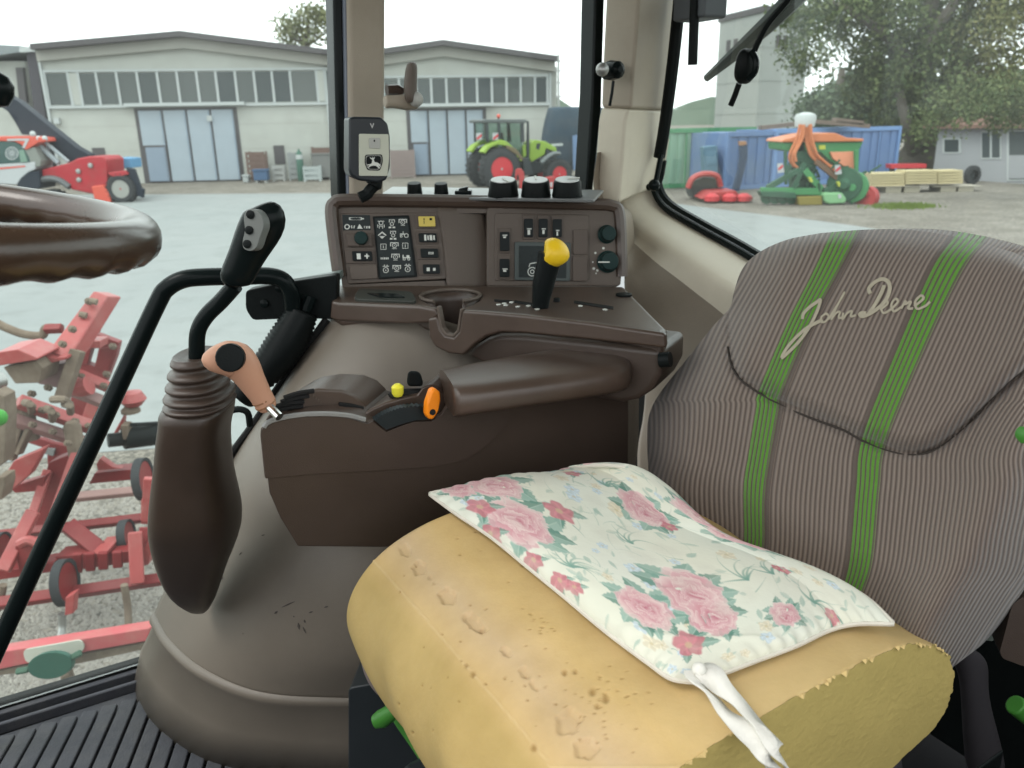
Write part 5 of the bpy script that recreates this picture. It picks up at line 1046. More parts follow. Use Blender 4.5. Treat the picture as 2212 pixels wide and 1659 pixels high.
# lattice mast beside the hangar
ms = thing('lattice_mast', 'thin lattice mast with arms standing at the right corner of the hangar', 'mast', at(*z('B', 1512, 1000), 46).xy.to_3d())
c = at(*z('B', 1512, 700), 46)
MB().bar(V((c.x, c.y, 0)), at(*z('B', 1508, 340), 46), .12, .12).build('pole', m_steel, ms)
for y in (380, 440, 515, 600): a = at(*z('B', 1480, y), 46); b = at(*z('B', 1535, y), 46); MB().bar(a, b, .06, .06).build('crossarm', m_steel, ms)
for q in ((1460, 372, 1525, 392), (1545, 820, 1560, 825)):
    pass
# neighbouring shed on the far left
sh = thing('open_shed', 'neighbouring pale shed with flat grey roof edge at the far left', 'shed', onz(20, 400, 0))
YS = hp(sL, 0).y + 1.5
MB().prism([at(*z('A', x, y), YS) for x, y in ((-300, 380), (150, 380), (240, 1100), (-300, 1100))], V((0, 6, 0))).build('wall', m_wall, sh, smooth=False)
MB().prism([at(*z('A', x, y), YS - .8) for x, y in ((-300, 262), (135, 285), (150, 318), (-300, 390))], V((0, 8, 0))).build('roof', mat('grey_roof_edge', (.2, .22, .23), .6), sh, smooth=False)
MB().prism([at(*z('A', x, y), YS - .3) for x, y in ((95, 420), (140, 420), (165, 640), (120, 640))], V((0, .25, 0))).build('shutter', m_roof, sh, smooth=False)
MB().prism([at(*z('A', x, y), YS - 1.2) for x, y in ((158, 292), (222, 286), (248, 500), (292, 780), (330, 1100), (262, 1100), (205, 640))], V((0, .5, 0))).build('dark_pillar', mat('dark_steel', (.055, .05, .06), .6), sh, smooth=False)
MB().prism([at(*z('A', x, y), YS - 1.4) for x, y in ((120, 290), (260, 292), (260, 318), (120, 326))], V((0, .8, 0))).build('gutter', m_frame, sh, smooth=False)

# ------------------------------------------------------------------ bits along the hangar wall
def ybox(name, label, cat, k, q, m, d=1.0, depth=.9, slats=0, group=None, feet=True):
    x0, y0, x1, y1 = q; base = onp(*z(k, (x0 + x1) / 2, y1), hp(0, 0, d), hn); s0 = hs(*z(k, x0, y1))[0]; s1 = hs(*z(k, x1, y1))[0]
    t = thing(name, label, cat, V((base.x, base.y, 0)), group)
    p0 = hp(0, 0, d); A = onp(*z(k, x0, y0), p0, hn); B = onp(*z(k, x1, y1), p0, hn); sa = (A - G1_).dot(hh); sb = (B - G1_).dot(hh); z1 = A.z
    if slats:
        for i in range(4): 
            a_ = hp(sa if i % 2 == 0 else sb, 0, d - (0 if i < 2 else depth)); MB().bar(a_, a_ + UP * z1, .09, .09, hh).build('post', m, t, smooth=False)
        for i in range(slats):
            zc = z1 * (i + .7) / slats; hrect(MB(), sa, sb, zc - z1 / slats * .3, zc + z1 / slats * .25, d, d + .04).build('slat', m, t, smooth=False)
        hrect(MB(), sa, sb, .1, z1 * .9, d - depth, d - depth + .04).build('back_panel', m, t, smooth=False)
    else:
        hrect(MB(), sa, sb, .12 if feet else 0, z1, d - depth, d).build('body', m, t, bevel=.05)
        hrect(MB(), sa - .04, sb + .04, z1 + .002, z1 + .07, d - depth, d + .03).build('rim', m, t, smooth=False)
        if feet:
            for s in (sa + .12, sb - .12): hrect(MB(), s - .07, s + .07, 0, .118, d - depth + .05, d - .05).build('foot', m_steel, t, smooth=False)
    return t
m_wood = mat('old_wood', (.16, .12, .10), .85, var=.25, vs=4); m_rust = mat('rusty_steel', (.15, .10, .085), .8, var=.3, vs=5)
ybox('wooden_crate', 'tall brown slatted crate right of the first big hangar door', 'crate', 'A', (1530, 945, 1655, 1128), m_rust, 1.2, 1.0, 6)
ybox('blue_bin', 'low dark blue bin standing in front of the tall brown crate', 'bin', 'A', (1572, 1065, 1668, 1138), mat('blue_bin_paint', (.06, .11, .2), .6), 2.3, .8)
ybox('white_tub', 'small white tub beside the first hangar door', 'tub', 'A', (1508, 1098, 1550, 1138), m_frame, 1.6, .5, feet=False)
ybox('steel_rack', 'dark open steel rack under the small hangar window', 'rack', 'A', (1695, 1030, 1770, 1125), m_steel, 1.4, .8, 3)
ybox('wire_cage', 'grey slatted cage left of the green gas bottle', 'cage', 'A', (1790, 950, 1872, 1118), mat('zinc', (.25, .26, .26), .5), 1.3, .9, 5)
ybox('hand_cart', 'pale low trolley cart in front of the grey stacked bins', 'cart', 'A', (1888, 1035, 1992, 1130), mat('pale_cart', (.35, .38, .38), .5), 2.2, .8, 3)
ybox('grey_bin', 'wide grey bin near the hangar wall next to the black pillar seal', 'bin', 'A', (1935, 965, 2075, 1112), mat('grey_bin_paint', (.17, .17, .165), .7), 1.3, 1.2)
ybox('plank_shelf', 'brown shelf of planks leaning high by the grey bin', 'shelf', 'A', (1940, 915, 2080, 955), m_rust, .5, .4, 2)
ybox('pallet_stack', 'pinkish stacked pallets left of the second big hangar door', 'pallets', 'B', (462, 935, 615, 1105), mat('pink_wood', (.24, .19, .18), .85, var=.2), 1.4, 1.1, 8)
gb_ = thing('gas_bottle', 'green gas bottle with white shoulder standing between the grey cages', 'gas bottle', hp(hs(*z('A', 1897, 1115))[0], 0, 1.6))
p = hp(hs(*z('A', 1897, 1115))[0], 0, 1.6)
MB().lathe(p, UP, [(0, .16), (.02, .17), (1.3, .17), (1.45, .12), (1.52, .05), (1.6, .05)], 14).build('bottle', mat('bottle_green', (.06, .13, .10), .5), gb_); MB().lathe(p + UP * 1.1, UP, [(0, .175), (.22, .175)], 14).build('band', m_frame, gb_)
bm_ = thing('blue_machine', 'small blue machine on legs behind the telescopic handler', 'machine', onz(*z('A', 765, 1190), 0))
Yb = 34
MB().prism([at(*z('A', x, y), Yb) for x, y in ((690, 1000), (740, 980), (812, 985), (820, 1045), (750, 1050), (690, 1040))], V((0, 1.0, 0))).build('body', mat('bright_blue', (.10, .25, .42), .5), bm_, bevel=.04)
for x in (700, 800): MB().bar(at(*z('A', x, 1045), Yb + .3), at(*z('A', x + 10, 1190), Yb + .3), .1, .1).build('leg', m_steel, bm_)

# ================================================================== telescopic handler
YT = onz(262, 438, 0).y; TLx = {}
def sl(name, k, pts, d0, d1, m, parent, bevel=.03, Y=None, **kw):
    Y = YT if Y is None else Y
    return MB().prism([at(*z(k, *p), Y + d0) for p in pts], V((0, d1 - d0, 0))).build(name, m, parent, bevel=bevel, **kw)
m_red = mat('handler_red', (.36, .022, .032), .4, var=.2, vs=2, dirt=.5, dcol=(.24, .07, .06), ds=3)
m_redl = mat('roof_red', (.55, .09, .06), .45, var=.08)
m_navy = mat('boom_navy', (.018, .024, .036), .5, var=.15, vs=2, spec=.15); m_wht = mat('handler_white', (.40, .41, .42), .5, var=.06); m_tyre = mat('tyre', (.035, .037, .04), .85, var=.3, vs=6)
m_dglass = mat('tinted_glass', (.05, .09, .085), .1, var=.3, vs=1)
TE = thing('telescopic_handler', 'red and white telescopic handler with raised black boom at the left', 'handler', V((at(150, 430, YT).x, YT, 0)))
sl('boom', 'S', ((-120, 200), (90, 330), (250, 420), (650, 740), (900, 940), (1050, 1060), (1250, 1170), (1240, 1260), (960, 1280), (700, 1020), (500, 905), (300, 885), (210, 720), (110, 570), (0, 490), (-140, 420)), .75, 1.25, m_navy, TE)
sl('chassis', 'S', ((560, 1385), (760, 1335), (960, 1285), (1080, 1222), (1250, 1192), (1430, 1192), (1490, 1240), (1512, 1600), (1480, 1700), (1290, 1720), (1000, 1660), (930, 1560), (820, 1500), (640, 1490), (560, 1510)), .25, 1.75, m_red, TE, bevel=.06, seg=3)
sl('front_plate', 'A', ((565, 1160), (640, 1150), (680, 1200), (692, 1262), (640, 1282), (590, 1258)), .1, 1.8, m_redl, TE, bevel=.05)
rf = sl('cab_roof', 'S', ((-150, 915), (380, 908), (480, 918), (620, 930), (642, 985), (540, 1000), (370, 1102), (330, 1090), (300, 1030), (200, 985), (-150, 975)), 0, 1.0, m_redl, TE, bevel=.03)
sl('roof_stripe', 'S', ((100, 950), (250, 945), (412, 944), (342, 1082), (310, 1070), (352, 975), (250, 972), (100, 978)), -.012, -.004, m_wht, rf, bevel=0, smooth=False)
sl('cab_glass', 'S', ((-150, 975), (200, 990), (305, 1045), (400, 1200), (420, 1275), (-150, 1310)), .03, .95, m_dglass, TE, bevel=.02)
sl('seat_shape', 'S', ((260, 1110), (330, 1100), (385, 1270), (290, 1280)), .0, .028, mat('pale_green_glass', (.16, .25, .2), .2), TE, bevel=0)
stk = thing  # round sticker on the cab glass: three rings
for r0_, r1_ in ((92, 78), (60, 50), (34, 14)):
    N_ = 24; MB().loft([[at(*z('S', 165 + math.cos(2 * math.pi * i / N_) * r, 1150 + math.sin(2 * math.pi * i / N_) * r), YT + .02) for i in range(N_)] for r in (r0_, r1_)], False).build('sticker_ring', m_wht, TE, smooth=False)
sl('cab_post', 'S', ((335, 1100), (480, 1060), (570, 1250), (560, 1335), (490, 1345), (425, 1280)), .05, .9, mat('post_grey', (.2, .21, .19), .5), TE)
sl('side_body', 'S', ((-150, 1312), (490, 1272), (492, 1375), (400, 1412), (292, 1500), (232, 1592), (-150, 1570)), .02, 1.3, m_wht, TE)
sl('side_stripe', 'S', ((-150, 1362), (350, 1322), (356, 1340), (-150, 1392)), .008, .016, m_redl, TE, bevel=0, smooth=False)
sl('wheel_arch', 'S', ((232, 1596), (296, 1496), (410, 1412), (552, 1392), (560, 1640), (240, 1700)), .04, 1.2, m_navy, TE)
MB().tube(catmull([at(*z('S', x, y), YT + .3) for x, y in ((560, 1520), (720, 1500), (860, 1535), (985, 1620))], 4), .13, 8, flat=1.6, nrm=V((0, 1, 0))).build('mudguard', mat('mud_grey', (.12, .125, .13), .7), TE)
for a, b, r in (((540, 1030), (820, 1290), .10), ((640, 1000), (960, 1270), .07)): MB().tube([at(*z('S', *a), YT + .5), at(*z('S', *b), YT + .5)], r, 10).build('hydraulic_ram', mat('ram_grey', (.32, .35, .37), .35), TE)
for x, y in ((1270, 1320), (1100, 1400), (1110, 1520)): MB().lathe(at(*z('S', x, y), YT + .25), V((0, -1, 0)), [(0, .10), (.06, .09), (.07, .04)], 10).build('pin', m_steel, TE)
for x, y in ((540, 945), (625, 945), (460, 880)): MB().ball(at(*z('S', x, y), YT + .1), .11).build('work_lamp', m_frame, TE)
def wheel(parent, c, ax, R, rr, wd, mr, name='wheel', hub=None, lugs=20):
    ax = V(ax).normalized()
    t = MB().lathe(c, ax, [(0, rr * .98), (-wd * .02, rr * 1.04), (-wd * .02, R * .86), (wd * .12, R), (wd * .88, R), (wd * 1.02, R * .86), (wd * 1.02, rr)], 36, False)
    x = ax.orthogonal().normalized(); y = ax.cross(x)
    for i in range(lugs):
        a = 2 * math.pi * i / lugs; rd = x * math.cos(a) + y * math.sin(a); tg = ax.cross(rd)
        for s_, o_ in ((-1, .25), (1, .75)): t.box(c + ax * wd * o_ + rd * R * 1.0 + tg * R * .05 * s_, ax * wd * .26 + tg * R * .05 * s_, tg * R * .035, rd * R * .035)
    w_ = t.build(name, m_tyre, parent)
    rm = MB().lathe(c, ax, [(wd * .04, rr), (wd * .12, rr * .94), (wd * .35, rr * .8), (wd * .30, rr * .35), (wd * .22, rr * .3), (wd * .2, .01)], 30).build('rim', mr, w_)
    MB().lathe(c + ax * wd * .18, -ax, [(0, rr * .22), (wd * .12, rr * .2), (wd * .15, rr * .05)], 16).build('hub', hub or m_steel, w_)
    return w_
wheel(TE, at(*z('A', 748, 1176), YT + .1), (0, 1, 0), .56, .35, .42, mat('rim_grey', (.28, .28, .26), .5), hub=m_red)
wheel(TE, at(*z('A', 330, 1290), YT), (0, 1, 0), .66, .36, .42, mat('rim_grey2', (.25, .25, .24), .5))
wheel(TE, at(*z('A', 748, 1176), YT + 1.7), (0, 1, 0), .56, .35, .42, mat('rim_grey3', (.28, .28, .26), .5))
sl('mudguard', 'A', ((668, 1075), (780, 1060), (800, 1085), (760, 1095), (690, 1100)), .1, .5, m_red, TE)
sl('fork', 'A', ((782, 1042), (832, 1052), (872, 1168), (892, 1180), (886, 1232), (850, 1215), (800, 1100)), .2, .4, m_navy, TE, bevel=.02)
sl('fork', 'A', ((782, 1042), (832, 1052), (872, 1168), (892, 1180), (886, 1232), (850, 1215), (800, 1100)), 1.2, 1.4, m_navy, TE, bevel=.02)

# ================================================================== green field tractor
q0 = onz(*z('Q', 500, 1262), 0); th_ = V((.92, .39, 0)).normalized(); ta = V((-th_.y, th_.x, 0))
def qv(zx, zy, off=0): return onp(*z('Q', zx, zy), q0, ta) + ta * off
CL = thing('green_tractor', 'lime green farm tractor with red wheel rims parked before the hangar', 'tractor', q0)
m_lime = mat('lime_paint', (.24, .36, .05), .4, var=.1, vs=2, dirt=.2, dcol=(.2, .24, .08)); m_rimr = mat('rim_red', (.50, .035, .045), .45, var=.1, dirt=.2, dcol=(.35, .1, .08), ds=3); m_dk = mat('dark_castings', (.035, .042, .045), .7, var=.25, vs=3)
px1 = (q0 - CAM).length / F * .1543
wheel(CL, qv(505, 985), ta, 280 * px1, 162 * px1, .55, m_rimr, lugs=24); wheel(CL, qv(505, 985, 1.55), ta, 280 * px1, 162 * px1, .55, m_rimr, lugs=24)
wheel(CL, qv(1310, 1055), ta, 200 * px1, 110 * px1, .45, m_rimr); wheel(CL, qv(1310, 1055, 1.6), ta, 200 * px1, 110 * px1, .45, m_rimr)
def ql(name, pts, d0, d1, m, bevel=.03, parent=None): return MB().prism([qv(*p) + ta * d0 for p in pts], ta * (d1 - d0)).build(name, m, parent or CL, bevel=bevel)
ql('chassis', ((480, 900), (1300, 900), (1330, 1010), (1000, 1080), (820, 1090), (520, 1060)), .75, 1.35, m_dk)
ql('fender', ((235, 745), (300, 660), (400, 605), (480, 572), (560, 590), (620, 640), (720, 740), (800, 860), (770, 880), (680, 760), (560, 660), (440, 640), (330, 690), (270, 770)), .0, .55, m_lime)
ql('fender', ((235, 745), (300, 660), (400, 605), (480, 572), (560, 590), (620, 640), (720, 740), (800, 860), (770, 880), (680, 760), (560, 660), (440, 640), (330, 690), (270, 770)), 1.5, 2.1, m_lime)
ql('fender_trim', ((560, 640), (700, 700), (800, 830), (790, 880), (700, 780), (560, 690)), -.02, .30, mat('mud_brown', (.14, .11, .06), .8))
cabg = ql('cab_glass', ((330, 330), (820, 330), (835, 640), (790, 850), (640, 640), (420, 590), (320, 590)), .3, 1.8, glass('tractor_glass', .12, .08, (.55, .68, .62)), bevel=.02)
for x0, x1 in ((318, 345), (478, 512), (800, 845)): ql('cab_post', ((x0, 310), (x1, 310), (x1 + 10, 610), (x0 + 5, 610)), .27, .36, m_dk, .01); ql('cab_post', ((x0, 310), (x1, 310), (x1 + 10, 610), (x0 + 5, 610)), 1.75, 1.83, m_dk, .01)
ql('cab_roof', ((262, 300), (300, 285), (850, 285), (885, 305), (880, 340), (270, 335)), .2, 1.95, mat('roof_grey', (.09, .10, .10), .5), .04)
ql('seat', ((560, 480), (620, 470), (640, 600), (540, 620)), .8, 1.2, m_dk)
ql('bonnet', ((985, 625), (1060, 575), (1200, 600), (1360, 690), (1365, 760), (1210, 700), (1190, 790), (1080, 850), (1010, 895), (968, 840)), .65, 1.45, m_lime, .04)
ql('bonnet_grille', ((1205, 705), (1362, 765), (1370, 850), (1230, 830)), .68, 1.42, m_dk); ql('bonnet_vent', ((1075, 630), (1130, 625), (1110, 720), (1065, 700)), .635, .66, m_dk, 0)
ql('side_panel', ((850, 650), (905, 640), (915, 800), (865, 830)), .5, 1.6, m_lime); ql('cab_step', ((800, 820), (900, 830), (960, 1060), (830, 1080)), .1, .6, m_dk)
MB().tube([qv(928, 900, .5), qv(930, 600, .5), qv(932, 310, .5)], [.06, .07, .045], 10).build('exhaust', m_dk, CL)
MB().tube(catmull([qv(1060, 900, .1), qv(1130, 830, .1), qv(1230, 770, .1), qv(1320, 770, .1)], 4), .09, 8, flat=1.8, nrm=ta).build('front_mudguard', mat('guard_grey', (.12, .135, .14), .6), CL)
MB().ball(qv(555, 240, .8), .09).build('beacon', m_redl, CL); MB().tube([qv(555, 290, .8), qv(555, 245, .8)], .04, 8).build('beacon_stem', m_dk, CL)
for x in (190, 420):
    bd = ql('warning_board', ((x - 35, 480), (x + 40, 478), (x + 40, 575), (x - 35, 578)), .1, .13, m_wht, .0)
    ql('board_stripe', ((x - 30, 578), (x - 30, 545), (x + 38, 490), (x + 38, 530)), .085, .097, m_rimr, 0, bd)
MB().bar(qv(1340, 655, 1.0), qv(1490, 645, 1.0), .12, .1).build('front_weight_arm', m_frame, CL)
# red attachment lying in front
ra = thing('red_attachment', 'bright red frame attachment on the ground before the lime green tractor', 'attachment', onz(*z('Q', 780, 1265), 0))
YA = onz(*z('Q', 780, 1275), 0).y
def qa(name, pts, d0, d1, m, bv=.02): return MB().prism([at(*z('Q', *p), YA + d0) for p in pts], V((0, d1 - d0, 0))).build(name, m, ra, bevel=bv)
m_sred = mat('signal_red', (.34, .04, .04), .45, var=.08)
qa('arch', ((690, 1010), (720, 980), (770, 985), (810, 1030), (830, 1250), (745, 1260), (740, 1150), (735, 1060), (710, 1080), (705, 1200), (680, 1200)), 0, .5, m_sred)
qa('box', ((1100, 1110), (1220, 1090), (1275, 1130), (1265, 1260), (1130, 1260)), .1, .7, m_sred); qa('label', ((1175, 1170), (1205, 1168), (1208, 1235), (1180, 1238)), .085, .097, m_wht, 0)
qa('crossbar', ((820, 1190), (1120, 1180), (1120, 1215), (820, 1225)), .2, .35, m_sred)
# tarpaulin covered trailer
tp = thing('covered_trailer', 'tall trailer under a dark blue tarpaulin behind the lime tractor', 'trailer', onz(*z('Q', 1400, 1230), 0))
YR = q0.y + 5.5
m_tarp = mat('navy_tarp', (.030, .052, .075), .6, var=.3, vs=1.2, dirt=.5, dcol=(.10, .09, .08), ds=.8)
rowsT = []
for y_, xl, xr in ((110, 1140, 2000), (140, 1132, 2010), (300, 1085, 2020), (540, 1035, 2030), (800, 1040, 2030), (1020, 1050, 2030)):
    rowsT.append([at(*z('Q', xl, y_), YR + .4), at(*z('Q', xl + 60, y_ - 8), YR), at(*z('Q', (xl + xr) / 2, y_ - 6), YR + .12 * math.sin(y_)), at(*z('Q', xr, y_), YR), at(*z('Q', xr, y_), YR + 2.4), at(*z('Q', xl, y_), YR + 2.4)])
MB().loft(rowsT).build('tarpaulin', m_tarp, tp, sub=1, ang=180)
for x in (1180, 1700): wheel(tp, at(*z('Q', x, 1130), YR + .1), (0, 1, 0), .5, .3, .35, m_steel)
MB().prism([at(*z('Q', x, y), YR - .3) for x, y in ((1490, 520), (1560, 505), (1620, 520), (1620, 1010), (1500, 1000))], V((0, .2, 0))).build('side_board', mat('board_blue', (.13, .2, .34), .5), tp, smooth=False)
for i in range(4):
    y = 590 + i * 105; MB().prism([at(*z('Q', xx, yy), YR - .42) for xx, yy in ((1615, y), (1692, y), (1690, y + 80), (1613, y + 80))], V((0, .1, 0))).build('red_panel', m_sred, tp, smooth=False)

# ================================================================== right-hand side: tower, containers, drill, hut
YW = 74
tw = thing('concrete_tower', 'tall plain concrete silo tower with small vent holes behind the containers', 'tower', at(*z('C', 545, 900), YW).xy.to_3d())
cm = at(*z('C', 548, 700), YW); cl_ = at(*z('C', 288, 700), YW + 7); cr_ = at(*z('C', 832, 700), YW + 4)
ztop = at(*z('C', 590, 75), YW).z
m_tw1 = mat('tower_concrete', (.31, .325, .31), .9, var=.08, vs=.4, dirt=.25, dcol=(.25, .26, .25), ds=.3)
A2, B2, C2 = V((cl_.x, cl_.y, 0)), V((cm.x, cm.y, 0)), V((cr_.x, cr_.y, 0)); D2 = A2 + C2 - B2
MB().prism([A2, B2, C2, D2], UP * ztop).build('shaft', m_tw1, tw, smooth=False)
o_ = (A2 + C2) / 2
MB().prism([o_ + (p - o_) * 1.05 + UP * (ztop + .005) for p in (A2, B2, C2, D2)], UP * .5).build('roof_slab', m_roof, tw, smooth=False)
for t in (.25, .42, .60): p = A2.lerp(B2, t); d_ = (B2 - A2).normalized(); n_ = V((d_.y, -d_.x, 0)); MB().box(p + UP * (ztop - 2.2), d_ * .32, n_ * .06, UP * .5).build('vent', m_roof, tw, smooth=False)
for t in (.34, .5, .66): p = B2.lerp(C2, t); d_ = (C2 - B2).normalized(); n_ = V((d_.y, -d_.x, 0)); MB().box(p + UP * (ztop - 2.2), d_ * .32, n_ * .06, UP * .5).build('vent', m_roof, tw, smooth=False)
for zz_ in (ztop * .28, ztop * .52, ztop * .76):
    for a, b in ((A2, B2), (B2, C2)): d_ = (b - a).normalized(); n_ = V((d_.y, -d_.x, 0)); MB().bar(a + n_ * .01 + UP * zz_, b + n_ * .01 + UP * zz_, .06, .08).build('joint_band', m_tw1, tw, smooth=False)
def container(name, label, gl, gr, ztop_, depth, m, ribs, m2, rods=0, bd=None):
    a, b = V(gl), V(gr); d_ = (b - a); L = d_.length; d_.normalize(); n_ = V((d_.y, -d_.x, 0)); t = thing(name, label, 'container', (a + b) / 2)
    MB().box((a + b) / 2 + UP * ztop_ / 2 - n_ * depth / 2, d_ * (L / 2 - .02), n_ * depth / 2, UP * (ztop_ / 2 - .02)).build('body', m, t, smooth=False)
    for z0 in (.1, ztop_ - .08): MB().bar(a + n_ * .03 + UP * z0, b + n_ * .03 + UP * z0, .12, .17).build('rail', m2, t, smooth=False)
    for p in (a, b): MB().bar(p + n_ * .03, p + n_ * .03 + UP * ztop_, .16, .14, d_).build('corner_post', m2, t, smooth=False)
    for i in range(ribs):
        c = a.lerp(b, (i + .5) / ribs); MB().box(c + UP * ztop_ / 2 + n_ * .02, d_ * L / ribs * .27, n_ * .022, UP * (ztop_ / 2 - .2)).build('rib', m, t, smooth=False)
    for i in range(rods):
        c = a.lerp(b, (i + .5) / rods); MB().tube([c + n_ * .08 + UP * .2, c + n_ * .08 + UP * (ztop_ - .2)], .03, 8).build('lock_rod', m2, t)
    return t
m_blue = mat('container_blue', (.125, .205, .39), .55, var=.12, vs=.8, dirt=.3, dcol=(.18, .25, .36), ds=.8); m_blue2 = mat('container_blue_edge', (.16, .27, .50), .5, var=.1); m_cgreen = mat('container_green', (.05, .22, .10), .6, var=.2, vs=.8, dirt=.3, dcol=(.2, .3, .22), ds=.9); m_cgreen2 = mat('container_green_pale', (.20, .34, .25), .6, var=.15, dirt=.2)
def gz(k, x, y): return onz(*z(k, x, y), 0)
def topz(k, x, y, base): return onp(*z(k, x, y), base, V((base.x, base.y, 0)).normalized()).z
P1_, P2_, P3_ = gz('C', 345, 1188), gz('C', 628, 1168), gz('C', 1392, 1120)
zt = (topz('C', 345, 830, P1_) + topz('C', 628, 800, P2_) + topz('C', 1392, 795, P3_)) / 3
container('shipping_container', 'weathered blue container end behind the leaning dark post', P1_, P2_, zt - .02, 3.0, mat('container_blue_dull', (.10, .17, .34), .6, var=.2, vs=.7, dirt=.5, dcol=(.2, .25, .27), ds=.6), 5, m_blue)
container('shipping_container', 'bright blue container side behind the green and orange seed drill', P2_ + (P3_ - P2_).normalized() * .1, P3_, zt + .05, 2.4, m_blue, 12, m_blue2, 3)
P4_, P5_ = gz('C', -160, 1178), gz('C', 178, 1166)
container('shipping_container', 'pale green container at the left end of the container row', P4_, P5_, topz('C', 100, 800, (P4_ + P5_) / 2), 3, m_cgreen2, 7, m_cgreen, 2)
P6_, P7_ = gz('C', 182, 1160) + V((0, 1.5, 0)), gz('C', 360, 1155) + V((0, 1.5, 0))
container('shipping_container', 'dark green container tucked between the pale green and blue ones', P6_, P7_ + (P7_ - P6_) * 1.2, topz('C', 260, 795, P6_), 2.4, m_cgreen, 5, m_cgreen)
cb_ = thing('blue_cabinet', 'upright pale blue cabinet in front of the dark green container', 'cabinet', gz('C', 265, 1180))
YB = gz('C', 265, 1185).y - .5
MB().prism([at(*z('C', x, y), YB) for x, y in ((220, 915), (305, 905), (312, 1180), (232, 1185))], V((0, .7, 0))).build('body', mat('cabinet_blue', (.09, .17, .24), .6), cb_, bevel=.03); MB().prism([at(*z('C', x, y), YB - .02) for x, y in ((232, 940), (295, 935), (298, 1020), (238, 1022))], V((0, .015, 0))).build('door', mat('cabinet_blue2', (.11, .2, .28), .6), cb_)
pt = thing('leaning_post', 'dark blue leaning post with an orange top before the blue container', 'post', gz('C', 430, 1195))
MB().prism([at(*z('C', x, y), YB - 1) for x, y in ((450, 910), (490, 900), (492, 980), (468, 1080), (440, 1190), (405, 1190), (440, 1060), (452, 980))], V((0, .3, 0))).build('post', mat('post_navy', (.03, .05, .1), .6), pt, smooth=False)
MB().prism([at(*z('C', x, y), YB - 1.02) for x, y in ((447, 880), (482, 878), (490, 898), (450, 906))], V((0, .32, 0))).build('cap', mat('post_orange', (.35, .18, .10), .6), pt, smooth=False)
# things lying on the container roof
for i, (x0, y0, x1, y1) in enumerate(((570, 795, 800, 770), (900, 755, 1240, 785), (1030, 745, 1200, 765))):
    o = MB().bar(at(*z('C', x0, y0), P2_.y + 1), at(*z('C', x1, y1), P2_.y + 1), .5, .16).build('roof_plank', m_wood, None, smooth=False); tag(o, ('pale boards lying on the left part of the blue container roof', 'long grey boards on the blue container roof behind the drill', 'dark short board on top of the long grey boards')[i], 'boards')
# red mower parts on the ground
rm_ = thing('red_mower', 'low red mower with dark curved guard lying before the green containers', 'mower', gz('C', 300, 1255))
YM = gz('C', 300, 1262).y
MB().tube(catmull([at(*z('C', x, y), YM + 1.0) for x, y in ((120, 1170), (150, 1110), (220, 1082), (300, 1095), (325, 1160))], 5), .10, 8, flat=2, nrm=V((0, 1, 0))).build('guard', m_sred, rm_)
MB().prism([at(*z('C', x, y), YM + 1.2) for x, y in ((135, 1180), (160, 1125), (220, 1100), (295, 1110), (318, 1190), (250, 1240), (150, 1235))], V((0, .8, 0))).build('gearbox', m_dk, rm_, bevel=.05)
for pts in (((200, 1240), (260, 1195), (420, 1185), (440, 1215), (530, 1225), (525, 1248), (360, 1255)),): MB().prism([at(*z('C', *p), YM) for p in pts], V((0, 1.2, 0))).build('deck', m_sred, rm_, bevel=.05)
for x in (270, 380, 470): MB().lathe(at(*z('C', x, 1240), YM - .1), UP, [(-.05, .25), (.1, .25), (.2, .1)], 14).build('disc', m_rimr, rm_)
# ------------------------------------------------------------------ seed drill
YD = gz('P', 1000, 1150).y
DR = thing('seed_drill', 'green seed drill with orange hopper lid and orange seed hoses', 'seed drill', V((at(*z('P', 900, 1140), YD).x, YD, 0)))
m_dg = mat('drill_green', (.05, .20, .075), .45, var=.15, vs=2, dirt=.2, dcol=(.1, .18, .1)); m_dgd = mat('drill_dark_green', (.025, .08, .045), .6, var=.3, vs=3); m_do = mat('drill_orange', (.50, .165, .07), .45, var=.12, vs=2)
m_dgp = mat('drill_pale_green', (.18, .36, .18), .5, var=.12, vs=2)
def dl_(name, pts, d0, d1, m, bv=.03, par=None): return MB().prism([at(*z('P', *p), YD + d0) for p in pts], V((0, d1 - d0, 0))).build(name, m, par or DR, bevel=bv)
hop = dl_('hopper', ((428, 388), (1425, 380), (1365, 490), (1312, 500), (1315, 745), (1240, 760), (1000, 600), (900, 505), (560, 505), (440, 480)), .5, 2.0, m_dg)
dl_('hopper_lid', ((425, 385), (450, 350), (780, 282), (1080, 272), (1220, 330), (1430, 342), (1425, 376)), .4, 2.1, m_do)
dl_('service_panel', ((1015, 505), (1298, 498), (1308, 722), (1250, 732), (1130, 640), (1050, 585)), .40, .495, mat('panel_orange', (.62, .24, .14), .5), .01); dl_('badge', ((880, 422), (958, 420), (960, 470), (885, 472)), .48, .495, mat('badge_yellow', (.45, .48, .06), .5), 0, hop)
MB().lathe(at(*z('P', 712, 125), YD + .6), UP, [(-.18, .30), (.1, .34), (.2, .30), (.26, .1)], 20).build('distributor_head', m_frame, DR)
for i, pts in enumerate((((650, 165), (630, 260), (590, 380), (535, 500), (520, 590), (580, 680)), ((680, 170), (660, 290), (610, 420), (560, 540), (570, 640), (640, 720)), ((700, 170), (690, 300), (650, 400), (590, 520), (600, 620)), ((740, 170), (740, 320), (760, 430), (800, 520), (920, 610), (1060, 700)), ((765, 170), (770, 320), (800, 440), (860, 540), (980, 650), (1100, 760)), ((780, 165), (790, 300), (820, 430), (850, 520)), ((720, 170), (715, 320), (740, 440), (780, 540), (880, 640), (1020, 740)))):
    MB().tube(catmull([at(*z('P', *p), YD + .35 - .05 * (i % 3)) for p in pts], 5), .043, 8).build('seed_hose', m_do, DR)
